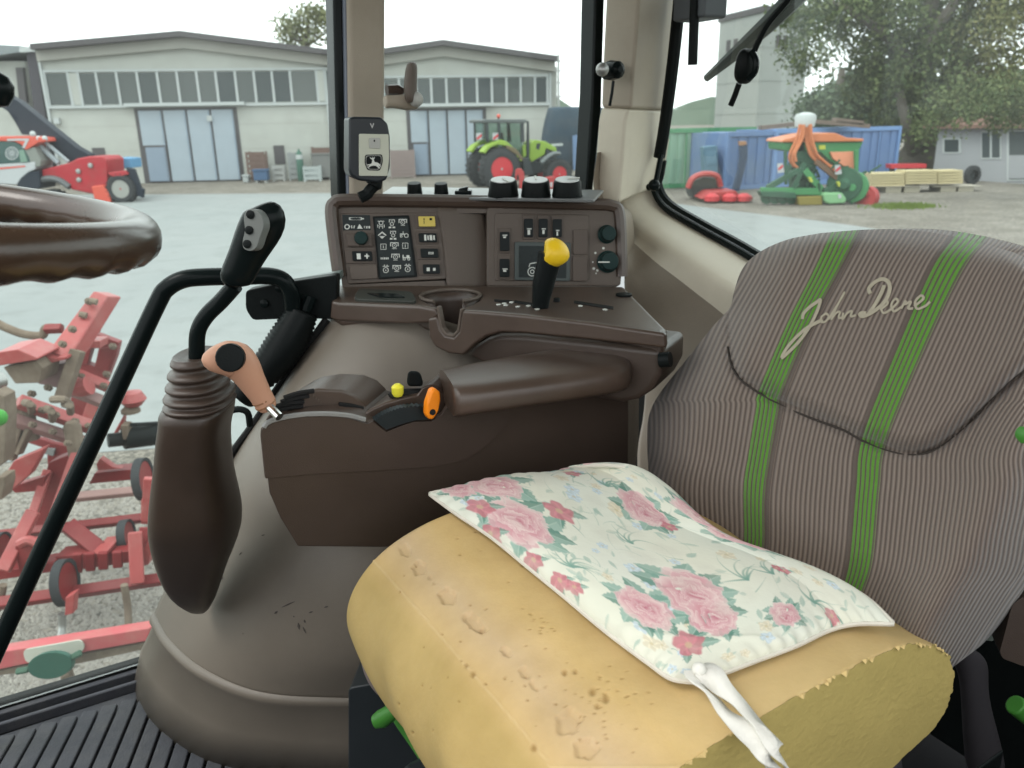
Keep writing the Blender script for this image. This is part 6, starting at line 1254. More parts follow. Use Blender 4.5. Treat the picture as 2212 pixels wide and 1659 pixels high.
dl_('tower_frame', ((600, 470), (690, 330), (720, 480), (860, 620), (820, 900), (760, 960), (560, 960), (540, 700)), .5, .9, m_dgd)
for a, b, w_, m in (((250, 940), (640, 720), .18, m_dgd), ((170, 975), (900, 985), .22, m_dg), ((700, 720), (900, 960), .2, m_dg), ((560, 960), (700, 640), .16, m_dgd), ((940, 1000), (1320, 760), .2, m_dgd), ((1130, 760), (1330, 1080), .2, m_dg), ((1330, 760), (1340, 480), .12, m_dg), ((470, 490), (480, 900), .1, m_dgd), ((840, 620), (1120, 840), .16, mat('hose_brown', (.14, .08, .05), .7)), ((1240, 860), (1460, 740), .08, m_dgd), ((1480, 760), (1640, 660), .06, m_dgd)):
    MB().bar(at(*z('P', *a), YD + .25), at(*z('P', *b), YD + .25), w_, w_).build('frame_bar', m, DR, bevel=.02)
dl_('front_guard', ((930, 1020), (970, 1000), (1170, 1000), (1225, 1080), (1200, 1130), (1000, 1140), (950, 1110)), -.1, .6, m_dgp, .06); dl_('guard_sticker', ((1110, 1020), (1150, 1015), (1155, 1065), (1120, 1070)), -.115, -.103, m_wht, 0)
dl_('roller_box', ((625, 1050), (920, 1040), (925, 1150), (640, 1155)), .0, .8, mat('mustard_steel', (.20, .16, .035), .6)); dl_('harrow_bar', ((160, 985), (430, 985), (600, 1000), (610, 1075), (190, 1050)), .1, .5, m_dgd)
for x in (250, 350, 450, 550): MB().lathe(at(*z('P', x, 1040), YD + .3), V((.3, -1, 0)), [(0, .26), (.04, .25), (.06, .06)], 18).build('disc', m_dgd, DR)
for x, y, r in ((1190, 900, .55), (1290, 930, .5)): MB().lathe(at(*z('P', x, y), YD + .2), V((-.5, -1, 0)), [(0, r), (.12, r * .95), (.16, r * .4), (.3, r * .2)], 20).build('press_wheel', m_dgd if x == 1190 else m_dg, DR)
MB().lathe(at(*z('P', 1490, 1055), YD + .2), V((-.8, -.6, 0)), [(0, .36), (.25, .36)], 16).build('red_roller', m_sred, DR); MB().ball(at(*z('P', 1480, 1000), YD + .1), .2).build('red_cover', m_sred, DR)
for x, y in ((415, 700), (1115, 720)):
    bd = dl_('warning_board', ((x - 40, y - 55), (x + 25, y - 60), (x + 45, y + 50), (x - 35, y + 60)), .05, .08, m_wht, 0); dl_('board_stripe', ((x - 30, y + 30), (x - 30, y), (x + 25, y - 45), (x + 30, y - 10)), .035, .047, m_rimr, 0, bd)
for x, y in ((780, 840), (1125, 895)): dl_('decal', ((x - 25, y - 25), (x + 5, y - 30), (x + 30, y + 25), (x, y + 32)), -.02, .1, mat('decal_yellow', (.42, .45, .06), .5), 0)
R3 = random.Random(3); mb = MB()
for _ in range(60):
    x, y = R3.uniform(560, 1330), R3.uniform(640, 1060); a = at(*z('P', x, y), YD + R3.uniform(.1, .6)); mb.bar(a, a + V((R3.uniform(-.3, .3), R3.uniform(-.2, .2), R3.uniform(-.3, .3))), .06, .06)
mb.build('linkage_bars', m_dgd, DR, smooth=False, kind='stuff')
# ------------------------------------------------------------------ planed timber on pallets
YP = gz('C', 1600, 1205).y + .6
m_tim = mat('fresh_timber', (.50, .42, .25), .8, var=.15, vs=3)
for i, (x0, x1) in enumerate(((1262, 1470), (1475, 1672), (1678, 1832))):
    t = thing('timber_bundle', ('left bundle of fresh pale timber beams beside the green seed drill', 'middle bundle of fresh pale timber beams on the pallet row', 'right bundle of fresh pale timber beams near the grey hut')[i], 'timber', at(*z('C', (x0 + x1) / 2, 1150), YP), 'bundles of timber on pallets')
    for r in range(5):
        y0 = 1062 + r * 17 + (14 if i == 0 else 0); a = at(*z('C', x0, y0 + 10 - i), YP); b = at(*z('C', x1, y0 + 6 - i), YP); hgt_ = abs(at(*z('C', x0, y0), YP).z - at(*z('C', x0, y0 + 15), YP).z)
        MB().bar(a + V((0, .4, 0)), b + V((0, .4, 0)), .8, hgt_ * .92).build('beam', m_tim, t, smooth=False)
for i, x in enumerate((1400, 1515, 1740, 1850)):
    t = thing('pallet_bearer', ('leftmost', 'second', 'third', 'rightmost')[i] + ' pale pallet bearer under the timber bundles', 'pallet', at(*z('C', x, 1200), YP), 'pallet bearers under the timber')
    b = at(*z('C', x, 1160), YP); MB().box(V((b.x, b.y + .4, b.z * .5)), V((.28, 0, 0)), V((0, .45, 0)), UP * b.z * .5).build('block', mat('grey_pine', (.33, .30, .24), .85), t, smooth=False); MB().box(V((b.x, b.y + .38, b.z * 1.04)), V((.6, 0, 0)), V((0, .47, 0)), UP * b.z * .035).build('deck_board', mat('grey_pine2', (.35, .32, .27), .85), t, smooth=False)
t = thing('red_beam', 'red steel beam on dark feet behind the timber bundles', 'beam', at(*z('C', 1490, 1060), YP + 4)); MB().prism([at(*z('C', x, y), YP + 4) for x, y in ((1385, 1022), (1605, 1020), (1605, 1045), (1385, 1048))], V((0, .5, 0))).build('beam', m_rimr, t, smooth=False)
for x in (1400, 1500, 1590): MB().prism([at(*z('C', xx, y), YP + 4.1) for xx, y in ((x - 8, 1046), (x + 8, 1046), (x + 8, 1080), (x - 8, 1080))], V((0, .3, 0))).build('foot', m_dk, t, smooth=False)
ty = thing('old_tyre', 'black tyre leaning against the grey hut', 'tyre', gz('C', 1880, 1120)); wheel(ty, at(*z('C', 1878, 1088), YP + 3), (.3, -1, 0), .36, .2, .2, m_dk)
# ------------------------------------------------------------------ grey hut
HU = thing('grey_hut', 'low grey hut with casement windows and glazed door at the right edge', 'hut', gz('C', 2100, 1145))
h0 = gz('C', 1640, 1105); h1 = gz('C', 2330, 1152); hd_ = (h1 - h0).normalized(); hN = V((hd_.y, -hd_.x, 0))
def ho(x, y, o=0): return onp(*z('C', x, y), h0, hN) + hN * o
ztH = ho(2150, 800).z; L_ = (h1 - h0).length
m_hut = mat('hut_render', (.30, .305, .32), .9, var=.08, vs=1)
MB().prism([h0, h0 + hd_ * (L_ + 6), h0 + hd_ * (L_ + 6) + UP * ztH, h0 + UP * ztH], -hN * 4).build('wall', m_hut, HU, smooth=False)
MB().prism([h0 - hd_ * .4 + UP * (ztH + .005) + hN * .5, h0 + hd_ * (L_ + 6) + UP * (ztH + .005) + hN * .5, h0 + hd_ * (L_ + 6) + UP * (ztH + .35) - hN * 2, h0 - hd_ * .4 + UP * (ztH + .35) - hN * 2], UP * .15).build('roof', mat('brown_tiles', (.16, .09, .07), .8, var=.3, vs=5), HU, smooth=False)
def hwin(nm, x0, y0, x1, y1, n_=1):
    w_ = MB().prism([ho(x0, y0, .03), ho(x1, y0, .03), ho(x1, y1, .03), ho(x0, y1, .03)], -hN * .05).build(nm, m_frame, HU, smooth=False)
    for i in range(n_):
        a = x0 + (x1 - x0) * (i + .12) / n_; b = x0 + (x1 - x0) * (i + .88) / n_; MB().prism([ho(a, y0 + 10, .045), ho(b, y0 + 10, .045), ho(b, y1 - 10, .045), ho(a, y1 - 10, .045)], -hN * .013).build('pane', m_pane, w_, smooth=False)
hwin('window', 1708, 858, 1822, 955); hwin('window', 1948, 815, 2072, 990, 2); hwin('door', 2108, 808, 2240, 1125, 1)
MB().prism([ho(2125, 965, .06), ho(2225, 965, .06), ho(2222, 1110, .06), ho(2120, 1110, .06)], -hN * .012).build('door_panel', m_hut, HU, smooth=False)

# ================================================================== trees
def leafmat(name, c, c2):
    m = mat(name, c, .7, var=.1, vs=3); n = m.node_tree; b = n.nodes['Principled BSDF']; b.inputs['Specular IOR Level'].default_value = .15
    g_ = n.nodes.new('ShaderNodeNewGeometry'); k = n.nodes.new('ShaderNodeValToRGB'); k.color_ramp.elements[0].color = (*c, 1); k.color_ramp.elements[1].color = (*c2, 1)
    n.links.new(g_.outputs['Random Per Island'], k.inputs[0]); n.links.new(k.outputs[0], b.inputs['Base Color']); return m
m_leaf = leafmat('poplar_leaf', (.05, .075, .03), (.125, .145, .06)); m_leafy = leafmat('yellowing_leaf', (.09, .105, .042), (.20, .19, .08)); m_leafd = leafmat('dark_leaf', (.05, .075, .045), (.10, .13, .07)); m_bark = mat('bark', (.11, .095, .08), .9, var=.3, vs=3)
def leaves(cl, Y, sp, n_per, size, rnd):
    """leaf faces gathered in twig clumps inside the given ellipsoids"""
    cen = []; dirs = []
    for (cx, cy, rx, ry, wgt, k) in cl:
        px = abs(at(*z(k, cx + rx, cy), Y).x - at(*z(k, cx, cy), Y).x); pz = abs(at(*z(k, cx, cy + ry), Y).z - at(*z(k, cx, cy), Y).z); c = np.array(at(*z(k, cx, cy), Y))
        N = max(3, int(n_per * wgt / 26)); d = rnd.normal(size=(N, 3)); d /= np.linalg.norm(d, axis=1, keepdims=True); r = rnd.uniform(0, 1, N) ** .42
        cc = c + d * r[:, None] * np.array([px, sp, pz])
        m_ = rnd.integers(14, 38, N); q_ = np.repeat(cc, m_, 0); q_ = q_ + rnd.normal(size=q_.shape) * np.array([size * 2.4, size * 2.4, size * 2.8]); cen.append(q_)
    c = np.vstack(cen); N = len(c); u = rnd.normal(size=(N, 3)); u /= np.linalg.norm(u, axis=1, keepdims=True); v = np.cross(u, rnd.normal(size=(N, 3))); v /= np.linalg.norm(v, axis=1, keepdims=True)
    s = rnd.uniform(.6, 1.35, (N, 1)) * size
    vs = np.stack([c - u * s, c - v * s * .6, c + u * s, c + v * s * .6], 1).reshape(-1, 3); f = np.arange(N * 4).reshape(N, 4)
    return vs, f
def npmesh(name, vs, f, m, parent):
    me = bpy.data.meshes.new(name); me.vertices.add(len(vs)); me.vertices.foreach_set('co', vs.astype(np.float32).ravel()); me.loops.add(f.size); me.polygons.add(len(f)); me.loops.foreach_set('vertex_index', f.astype(np.int32).ravel()); me.polygons.foreach_set('loop_start', np.arange(0, f.size, f.shape[1], dtype=np.int32)); me.update(calc_edges=True); me.materials.append(m)
    o = bpy.data.objects.new(name, me); COL.objects.link(o)
    if parent: adopt(o, parent)
    return o
YT2 = 42; rT = np.random.default_rng(11)
BT = thing('poplar_tree', 'huge leafy poplar hanging over the containers and the grey hut', 'tree', V((at(*z('C', 1560, 900), YT2).x, YT2, 0)))
tb = V((at(*z('C', 1560, 1000), YT2).x, YT2, 0))
def tp_(x, y, d=0): return at(*z('C', x, y), YT2 + d)
MB().tube(catmull([tb - UP * .1, tp_(1565, 850), tp_(1580, 600), tp_(1610, 300), tp_(1640, 0), tp_(1660, -400)], 5), [.95] * 4 + [.7] * 8 + [.5] * 8 + [.35] * 6, 12).build('trunk', m_bark, BT)
trunk_limbs = (((1530, 980), (1500, 850), (1440, 600), (1380, 300), (1300, 50), (1200, -200)), ((1600, 900), (1680, 700), (1760, 400), (1850, 100), (1900, -200)), ((1580, 500), (1380, 250), (1150, 80), (950, -20)), ((1640, 980), (1650, 850), (1680, 650), (1700, 480)), ((1600, 300), (1800, 0), (2100, -200)), ((1740, 450), (1950, 350), (2150, 300)))
for L in trunk_limbs:
    P = catmull([tp_(*p, 1.5 * math.sin(i + L[0][0])) for i, p in enumerate(L)], 4); MB().tube(P, [.34 * (1 - .85 * i / len(P)) for i in range(len(P))], 8).build('limb', m_bark, BT)
clC = [(800, 60, 120, 130, .55, 'C'), (950, 110, 140, 110, .6, 'C'), (820, 280, 80, 130, .5, 'C'), (880, 390, 70, 70, .3, 'C'), (1100, 60, 180, 120, 1.2, 'C'), (1050, 230, 110, 50, .22, 'C'), (1180, 330, 100, 90, .35, 'C'), (1330, 120, 200, 200, 1.9, 'C'), (1400, 430, 190, 220, 2.4, 'C'), (1520, 640, 200, 200, 2.0, 'C'), (1500, -150, 500, 220, 3, 'C'), (1280, 520, 130, 110, .7, 'C'), (1000, 300, 40, 50, .06, 'C'), (1640, 300, 180, 300, 2.2, 'C'), (1450, 820, 110, 80, .5, 'C')]
v_, f_ = leaves(clC, YT2, 3.2, 1900, .10, rT); npmesh('crown', v_, f_, m_leaf, BT)
clY = [(1900, 200, 220, 260, 2.2, 'C'), (2120, 100, 200, 220, 1.7, 'C'), (2050, 480, 230, 200, 2.0, 'C'), (1850, 640, 220, 160, 1.6, 'C'), (2200, 640, 150, 140, 1.0, 'C'), (1720, 820, 150, 60, .35, 'C'), (2080, -120, 300, 150, 1.6, 'C'), (1950, 760, 160, 70, .5, 'C')]
v_, f_ = leaves(clY, YT2 - 1, 3.2, 1800, .10, rT); npmesh('crown', v_, f_, m_leafy, BT)
v_, f_ = leaves([(1750, 700, 170, 80, .7, 'C'), (1980, 660, 170, 100, .9, 'C'), (2200, 690, 150, 90, .8, 'C'), (1850, 560, 150, 90, .6, 'C'), (2100, 560, 150, 90, .6, 'C'), (1660, 800, 70, 80, .25, 'C'), (2080, 770, 120, 30, .2, 'C')], 27, 1.5, 1300, .062, rT); npmesh('crown', v_, f_, m_leaf, BT)
DT = thing('dark_tree', 'dark bushy trees between the concrete tower and the poplar', 'tree', V((at(*z('C', 1050, 800), 60).x, 60, 0)))
MB().tube([V((at(*z('C', 1050, 800), 60).x, 60, -.1)), at(*z('C', 1060, 640), 60), at(*z('C', 1080, 420), 60)], [.6, .45, .2], 10).build('trunk', m_bark, DT)
v_, f_ = leaves([(920, 680, 80, 80, .6, 'C'), (1080, 630, 150, 100, 1.3, 'C'), (1230, 580, 140, 130, 1.2, 'C'), (1100, 730, 220, 70, 1.2, 'C'), (1300, 720, 200, 100, 1.6, 'C'), (950, 740, 90, 50, .5, 'C'), (1200, 470, 70, 60, .2, 'C')], 60, 4, 1500, .17, rT); npmesh('crown', v_, f_, m_leafd, DT)
FT = thing('far_tree', 'thin pale tree showing above the hangar roof', 'tree', V((at(*z('A', 1900, 400), 86).x, 86, 0)))
MB().tube([V((at(*z('A', 1900, 400), 86).x, 86, -.1)), at(*z('A', 1895, 330), 86), at(*z('A', 1910, 180), 86), at(*z('A', 1930, 80), 86)], [.4, .3, .2, .08], 8).build('trunk', m_bark, FT)
for q in ((1830, 160), (1780, 180), (1990, 150), (2030, 200), (1860, 90)): MB().tube([at(*z('A', 1903, 290), 86), at(*z('A', (1903 + q[0]) / 2, 250), 86), at(*z('A', *q), 86)], [.15, .1, .04], 6).build('limb', m_bark, FT)
v_, f_ = leaves([(1820, 150, 70, 80, .55, 'A'), (1800, 240, 55, 50, .35, 'A'), (1950, 90, 90, 60, .6, 'A'), (2020, 170, 60, 100, .6, 'A'), (1900, 220, 50, 70, .25, 'A'), (1760, 170, 30, 40, .12, 'A'), (2080, 120, 60, 80, .4, 'A')], 86, 2.5, 900, .19, rT); npmesh('crown', v_, f_, leafmat('pale_leaf', (.12, .14, .07), (.22, .22, .12)), FT)
# far wooded hills
mb = MB(); rows_ = [[], []]; RH = random.Random(9)
pr_ = [at(1000, 300, 420)]; 
for i in range(90):
    x = -420 + i * 9.5; h = 16 + 9 * math.sin(i * .21) + 4 * math.sin(i * .7 + 1) + RH.uniform(-1.4, 1.4); rows_[0].append(V((x, 420 + 20 * math.sin(i * .3), -.5))); rows_[1].append(V((x, 440 + 20 * math.sin(i * .3), h)))
rows_.append([p + V((0, 60, -p.z - .5)) for p in rows_[1]])
h_ = MB().grid(rows_).build('hills', mat('wooded_hills', (.09, .12, .09), .95, var=.3, vs=.15)); h_['kind'] = 'structure'

# ================================================================== things hanging at the rear glass
wi = thing('rear_wiper', 'black rear window wiper slanting across the upper rear glass', 'wiper', onr(*z('C', 500, 250), 1.31))
MB().tube([onr(*z('C', x, y), 1.31) for x, y in ((236, 488), (420, 330), (620, 150), (800, -30), (1250, -480))], [.008, .014, .018, .020, .012], 8, flat=1.0).build('blade', mat('wiper_rubber', (.02, .03, .022), .5), wi)
MB().tube([onr(*z('C', x, y), 1.318) for x, y in ((380, 345), (640, 110), (1300, -560))], [.004, .007, .012], 8).build('arm', m_black, wi)
plg = thing('hanging_plug', 'black plastic plug hanging on its cable before the rear glass', 'plug', onr(*z('C', 480, 420), 1.2))
MB().tube(catmull([onr(*z('C', x, y), 1.2) for x, y in ((1000, -420), (780, -60), (720, 30), (620, 150), (560, 260), (535, 315))], 5), .0055, 8).build('cable', m_black, plg)
MB().tube([onr(*z('C', x, y), 1.2) for x, y in ((505, 305), (495, 325), (488, 380), (478, 440), (468, 490), (455, 520))], [.012, .021, .024, .025, .022, .012], 14, flat=.7).build('plug_body', m_black, plg, sub=1)
MB().tube(catmull([onr(*z('C', x, y), 1.19) for x, y in ((520, 320), (545, 380), (535, 450), (500, 490))], 4), .006, 8).build('clip', m_blackg, plg)
MB().tube([onr(*z('C', x, y), 1.2) for x, y in ((440, 520), (415, 590), (388, 655))], .0058, 8).build('tail', m_black, plg)

# ================================================================== red cultivator parked beside the cab
CU = thing('red_cultivator', 'faded red cultivator frame with tines parked on gravel beside the cab', 'cultivator', onz(150, 1250, 0))
m_cr = mat('faded_red_shaded', (.19, .017, .019), .45, var=.3, vs=4, dirt=.3, dcol=(.26, .10, .085), ds=5, spec=.3); m_cr2 = mat('faded_red_lit', (.34, .060, .058), .4, var=.25, vs=5, dirt=.5, dcol=(.40, .19, .165), ds=7, spec=.5); m_rst = mat('rusty_brown', (.16, .12, .09), .8, var=.3, vs=8, dirt=.4, dcol=(.3, .26, .2), ds=8)  # one red paint: darker copy paints shaded sides, pinkish copy paints lit tops
def cb2(name, k, a, b, w_, h_, m, Y1, Y2=None, up=V((.3, -.6, .8))): 
    return MB().bar(at(*z(k, *a), Y1), at(*z(k, *b), Y2 or Y1), w_, h_, up).build(name, m, CU, bevel=.008)
def cs(name, k, pts, Y, th, m, bv=.006): return MB().prism([at(*z(k, *p), Y) for p in pts], V((0, th, .0))).build(name, m, CU, bevel=bv)
# mast
MB().prism([at(*z('M', *p), Y) for p, Y in (((1240, 192), 5.0), ((1440, 262), 5.0), ((1000, 960), 4.7), ((900, 1090), 4.65), ((620, 1010), 4.65))], V((.03, .12, -.03))).build('mast', m_cr2, CU, bevel=.01)
cs('mast_side', 'M', ((1438, 275), (1430, 330), (1290, 770), (1120, 790), (1180, 690)), 5.02, .05, m_cr)
for x, y in ((1135, 285), (995, 465), (860, 640), (655, 905)): MB().lathe(at(*z('M', x + 45, y + 30), 4.85), V((-1, -.1, .3)), [(-.05, .02), (-.012, .02), (-.006, .012)], 8).build('bolt', m_rst, CU)
cs('mast_clamp', 'M', ((520, 1015), (700, 1090), (890, 1060), (900, 1100), (700, 1150), (450, 1150)), 4.6, .2, m_cr2)
cs('head_plate', 'M', ((1130, 790), (1290, 770), (1580, 880), (1540, 1060), (1320, 960), (1220, 960), (1160, 1160), (1260, 1200), (1310, 960), (1545, 1050), (1400, 1430), (980, 1330), (1060, 1020)), 5.15, .06, m_cr)
cs('head_plate', 'M', ((1315, 962), (1560, 920), (1430, 1290), (1255, 1205)), 5.14, .05, m_cr)
cs('head_plate', 'M', ((1060, 960), (1215, 955), (1165, 1175), (1010, 1150)), 5.14, .05, m_cr)
cs('spring_block', 'M', ((1110, 850), (1330, 860), (1330, 960), (1100, 955)), 5.0, .12, m_cr2)
cb2('link_bar', 'M', (960, 1270), (1530, 1510), .065, .05, m_cr2, 4.95, 5.0); cb2('link_bar', 'M', (930, 1500), (1420, 1690), .07, .06, mat('mauve_steel', (.28, .17, .16), .5, var=.2), 4.85, 4.9)
MB().tube(catmull([at(*z('M', x, y), 4.8) for x, y in ((960, 1450), (1080, 1480), (1190, 1450))], 4), .06, 10).build('spring', m_cr2, CU)
cs('back_panel', 'N', ((950, 10), (1350, 120), (1150, 380), (900, 300), (920, 120)), 5.2, .05, m_cr); cb2('side_rail', 'N', (1280, 110), (1190, 380), .10, .05, m_cr2, 5.1)
cs('channel', 'M', ((600, 1180), (930, 1150), (820, 1500), (500, 1430)), 4.75, .12, mat('dull_mauve', (.17, .10, .10), .6, var=.3)); cb2('upright', 'M', (1040, 980), (820, 1640), .07, .08, m_rst, 4.7, 4.6)
cs('pink_plate', 'M', ((-60, 1015), (230, 970), (500, 1085), (500, 1110), (-60, 1200)), 4.45, .25, m_cr2); cs('bracket', 'M', ((40, 1210), (480, 1120), (570, 1220), (520, 1420), (200, 1430)), 4.5, .2, m_rst)
MB().lathe(at(*z('M', 30, 1380), 4.3), V((-.4, -1, .1)), [(0, .045), (.05, .045), (.07, .02)], 16).build('grey_cap', m_steel, CU)
MB().tube(catmull([at(*z('M', x, y), 5.2) for x, y in ((-80, 600), (100, 690), (330, 770), (560, 785), (600, 700), (680, 680), (830, 690))], 5), .028, 10).build('hose', m_rst, CU)
cb2('lever_arm', 'M', (600, 700), (830, 690), .05, .05, m_cr, 5.0)
# middle frame
cb2('main_rail', 'N', (240, 80), (1330, 470), .075, .06, m_cr2, 4.35, 4.6); cb2('lower_rail', 'N', (90, 300), (1180, 650), .065, .06, mat('mauve_rail', (.30, .17, .16), .5, var=.25), 4.3, 4.55)
for x, y in ((960, 480), (240, 180), (330, 260)): MB().lathe(at(*z('N', x, y - 60), 4.4), UP, [(-.18, .05), (0, .05), (.03, .03)], 10).build('pin', m_rst, CU)
cs('wide_plate', 'N', ((420, 560), (560, 590), (700, 640), (1030, 720), (1180, 660), (1150, 800), (1040, 1000), (780, 1500), (640, 1100), (620, 720), (370, 640)), 4.65, .04, m_cr)
cs('slot', 'N', ((600, 710), (730, 720), (705, 815), (585, 780)), 4.63, .012, m_conc, 0)
cs('front_leg', 'N', ((650, 900), (1000, 760), (1040, 720), (700, 1680), (600, 2000), (240, 2000), (340, 1700), (560, 1160)), 4.40, .1, m_cr); cb2('leg_edge', 'N', (1030, 730), (720, 1600), .05, .04, m_cr2, 4.38, 4.2); cb2('leg_edge', 'N', (640, 1000), (420, 1640), .05, .04, m_cr2, 4.38, 4.2)
cs('foot_plate', 'N', ((60, 1070), (180, 880), (600, 700), (400, 1060), (180, 1250), (80, 1300)), 4.2, .06, m_cr2); cs('foot_plate', 'N', ((120, 1230), (600, 1080), (560, 1280), (200, 1310)), 4.3, .06, m_cr)
for a, b in (((280, 430), (170, 860)), ((400, 440), (250, 780))): cb2('tine_shank', 'N', a, b, .03, .05, m_rst, 4.35)
cs('rust_post', 'N', ((-80, -50), (60, 20), (90, 300), (60, 900), (-80, 1000)), 4.0, .1, m_rst); cs('rust_post', 'N', ((-60, 1100), (60, 1090), (70, 1200), (20, 1400), (-60, 1400)), 3.9, .1, m_rst)
MB().ball(at(*z('N', -25, 300), 3.6), .042).build('green_cap', mat('bright_green', (.04, .28, .03), .4), CU)
cs('cross_beam', 'N', ((1180, 1190), (1260, 1040), (1860, 985), (1850, 1125)), 4.75, .12, m_cr); cs('gusset', 'N', ((1330, 840), (1500, 960), (1620, 985), (1300, 1010), (1280, 920)), 4.72, .05, m_cr2)
cb2('round_bar', 'N', (1000, 1360), (1900, 1270), .05, .05, mat('pink_bar', (.36, .22, .2), .5), 4.3, 4.5); cs('tail_link', 'N', ((1440, 640), (1650, 260), (1640, 380), (1480, 620)), 4.9, .05, m_cr2)
# black hydraulic ram and the knob above it
MB().tube([at(*z('N', 1440, 605), 4.75), at(*z('N', 1640, 585), 4.8), at(*z('N', 1650, 570), 4.8), at(*z('N', 2300, 490), 5.0)], [.045, .045, .075, .075], 14).build('hydraulic_ram', m_black, CU)
MB().tube([at(*z('N', 1640, 400), 4.8), at(*z('N', 1820, 390), 4.8), at(*z('N', 2250, 365), 5.0)], .012, 8).build('oil_pipe', m_black, CU); cs('ram_clevis', 'N', ((1600, 400), (1690, 410), (1700, 600), (1640, 600)), 4.75, .08, m_rst)
MB().lathe(at(*z('N', 1770, 60), 4.9), UP, [(-.04, .05), (.0, .085), (.05, .06), (.06, .02)], 14).build('red_knob', m_cr2, CU); MB().lathe(at(*z('N', 1740, 190), 4.9), UP, [(-.02, .06), (0, .06), (.02, .035), (.12, .035)], 12).build('knob_stem', m_rst, CU)
for x, y, k in ((1180, 330, 'M'), (1080, 520, 'M'), (960, 700, 'M'), (830, 900, 'M'), (1500, 930, 'M'), (1420, 1300, 'M'), (1380, 1455, 'M'), (1080, 1330, 'M'), (640, 1480, 'M'), (420, 1560, 'M')):
    MB().lathe(at(*z(k, x, y), 4.62 if x < 1000 else 4.9), V((.1, -1, .5)), [(-.02, .022), (.012, .022), (.014, .012), (.03, .012)], 6).build('nut', m_rst, CU, smooth=False)
for x, y, Y in ((420, 150, 4.3), (560, 200, 4.35), (740, 262, 4.4), (1000, 345, 4.48), (1180, 410, 4.5), (430, 395, 4.3), (700, 485, 4.35), (900, 640, 4.3)):
    MB().lathe(at(*z('N', x, y), Y), V((.1, -1, .5)), [(-.02, .02), (.012, .02), (.014, .011), (.03, .011)], 6).build('nut', m_rst, CU, smooth=False)
for a, b in (((330, 100), (420, 220)), ((620, 180), (700, 330)), ((860, 120), (940, 230)), ((700, 60), (930, 120))): MB().tube(catmull([at(*z('N', *a), 4.3), at(*z('N', (a[0] + b[0]) / 2 + 30, (a[1] + b[1]) / 2 - 30), 4.25), at(*z('N', *b), 4.35)], 4), .022, 8).build('spring_steel', m_rst, CU)
for x in (480, 560, 640, 730): cb2('beam_clamp', 'G', (x, 322 - (x - 480) * .05), (x + 4, 440 - (x - 480) * .12), .05, .03, m_cr, 3.88)
# wheels and right uprights
def gwheel(k, cx, cy, R, Y, ax): c = at(*z(k, cx, cy), Y); w_ = MB().lathe(c, V(ax), [(-.018, R * .84), (-.024, R), (.024, R), (.018, R * .84)], 28, False).build('gauge_wheel', m_tyre, CU); MB().lathe(c, V(ax), [(-.02, R * .85), (-.015, R * .3), (.012, R * .3), (.015, R * .84)], 24, True).build('rim', m_cr, w_)
gwheel('G', 405, 505, .125, 3.75, (1, .1, .05)); gwheel('N', 1910, 1120, .125, 4.3, (1, .1, .05)); gwheel('G', 785, 205, .085, 4.1, (1, .1, .05)); gwheel('G', 10, 285, .085, 4.0, (1, .1, .05))
cb2('hanger', 'N', (1960, 1380), (1960, 1700), .06, .05, m_cr2, 4.2); cb2('hanger', 'N', (1980, 1100), (1950, 1680), .05, .04, m_cr2, 4.15)
# lower frame on the gravel
cb2('thin_bar', 'G', (-40, 215), (960, 95), .05, .05, m_cr, 4.15, 4.3); cs('tool_beam', 'G', ((340, 345), (540, 325), (960, 300), (960, 360), (480, 430), (340, 440)), 3.95, .12, m_cr); cs('tool_beam', 'G', ((-60, 430), (100, 420), (330, 380), (330, 440), (-60, 500)), 3.9, .12, m_cr); cs('beam_cap', 'G', ((560, 330), (660, 318), (660, 345), (560, 352)), 3.9, .2, m_cr2)
cb2('brace', 'G', (425, 150), (640, 320), .09, .06, m_cr, 4.1, 4.0); cs('leg_foot', 'G', ((90, 280), (250, 260), (230, 440), (120, 460)), 3.85, .1, m_cr); cb2('leg_edge', 'G', (210, 60), (20, 430), .07, .05, m_cr2, 4.0, 3.8)
MB().tube(catmull([at(*z('G', x, y), 3.85) for x, y in ((120, 265), (180, 240), (240, 265))], 4), .025, 8).build('pivot_ring', m_cr2, CU)
cb2('thin_bar', 'G', (-40, 640), (1040, 478), .06, .06, m_cr, 3.7, 3.9); cb2('hanger', 'G', (840, 190), (855, 510), .07, .06, m_cr2, 3.9, 3.8); cb2('hanger', 'G', (900, 160), (880, 400), .05, .05, m_cr, 4.0, 3.9)
cs('shoe', 'G', ((870, 330), (960, 180), (940, 330), (920, 400), (880, 400)), 3.9, .06, m_cr2); cs('shoe', 'G', ((405, 600), (465, 570), (455, 700), (400, 715)), 3.6, .05, m_cr2)
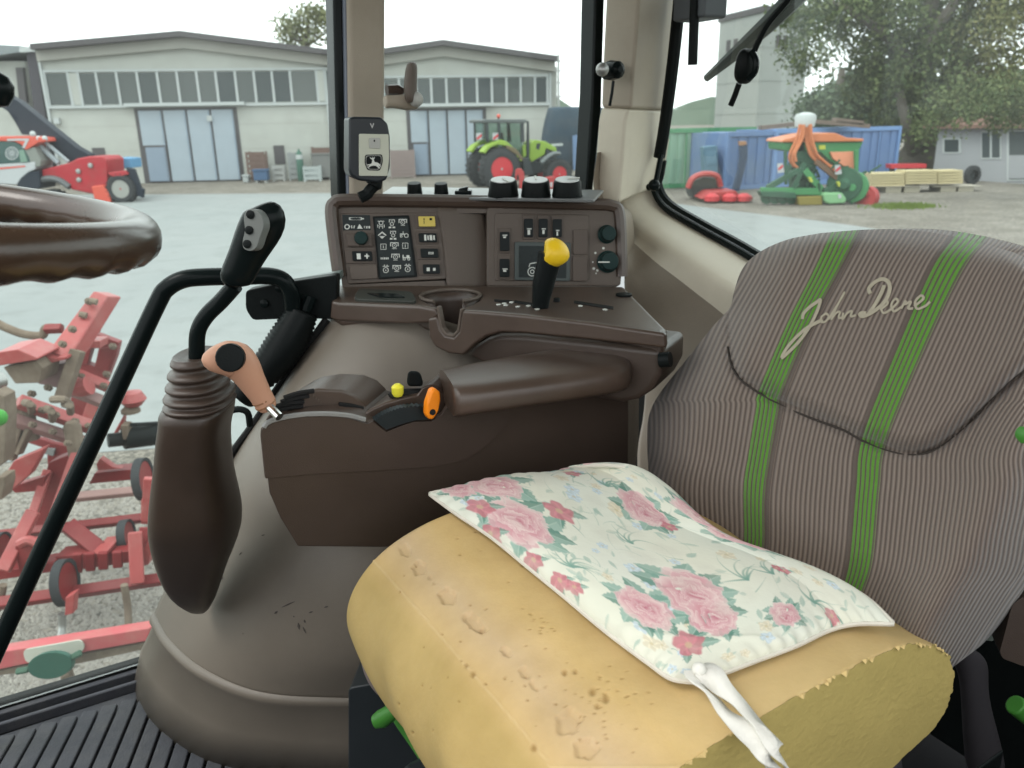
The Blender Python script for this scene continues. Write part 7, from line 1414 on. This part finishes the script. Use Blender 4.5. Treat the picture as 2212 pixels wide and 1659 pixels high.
for a, b, m in (((772, 520), (800, 790), m_rst), ((385, 700), (375, 860), m_steel), ((20, 520), (-20, 680), m_rst)): MB().tube(catmull([at(*z('G', *a), 3.75), at(*z('G', (a[0] + b[0]) / 2 + 8, (a[1] + b[1]) / 2), 3.75), at(*z('G', *b), 3.7)], 4), .02, 8).build('tine', m, CU)
BM_ = MB().prism([at(*z('G', *p), 3.15) for p in ((-60, 945), (500, 855), (935, 785), (925, 870), (500, 945), (-60, 1060))], V((0, .10, -.02))).build('front_beam', mat('beam_pink', (.45, .09, .10), .5, var=.2, vs=6, dirt=.5, dcol=(.35, .2, .16), ds=8), CU, bevel=.008)
cs('beam_underside', 'G', ((-60, 1065), (500, 950), (925, 875), (915, 920), (500, 1010), (-60, 1095)), 3.17, .12, m_rst)
lbl = MB().prism([at(*q, 3.14) for q in round_poly(zz('G', (140, 925), (500, 862), (528, 900), (505, 945), (160, 1008)), 12)], V((0, .006, 0))).build('label_plate', mat('dirty_white', (.5, .5, .44), .7, var=.1, vs=10, dirt=.4, dcol=(.4, .38, .3), ds=12), CU, smooth=False)
for i, (x, w_) in enumerate(((230, 22), (262, 22), (294, 22), (326, 12), (348, 22), (382, 22), (414, 12))):
    pass
c = at(*z('G', 308, 1024), 3.0); ax1 = at(*z('G', 440, 985), 3.0) - c; ax2 = at(*z('G', 330, 928), 3.0) - c; ax2 = ax2 - ax1 * (ax2.dot(ax1) / ax1.dot(ax1))
MB().prism([c + ax1 * math.cos(a) + ax2 * math.sin(a) for a in [2 * math.pi * k / 28 for k in range(28)]], V((0, .03, -.01))).build('green_disc', mat('green_reflector', (.02, .085, .06), .5, var=.2, vs=30), CU, bevel=.004)
for a, b in (((440, 975), (505, 940)), ((100, 1060), (180, 1045))): cb2('disc_bracket', 'G', a, b, .03, .02, mat('bracket_green', (.03, .08, .05), .6), 3.02)
cb2('stand', 'G', (400, 1070), (430, 1150), .04, .04, m_rst, 3.15); cb2('stand', 'G', (430, 1050), (460, 1150), .03, .03, m_rst, 3.2)
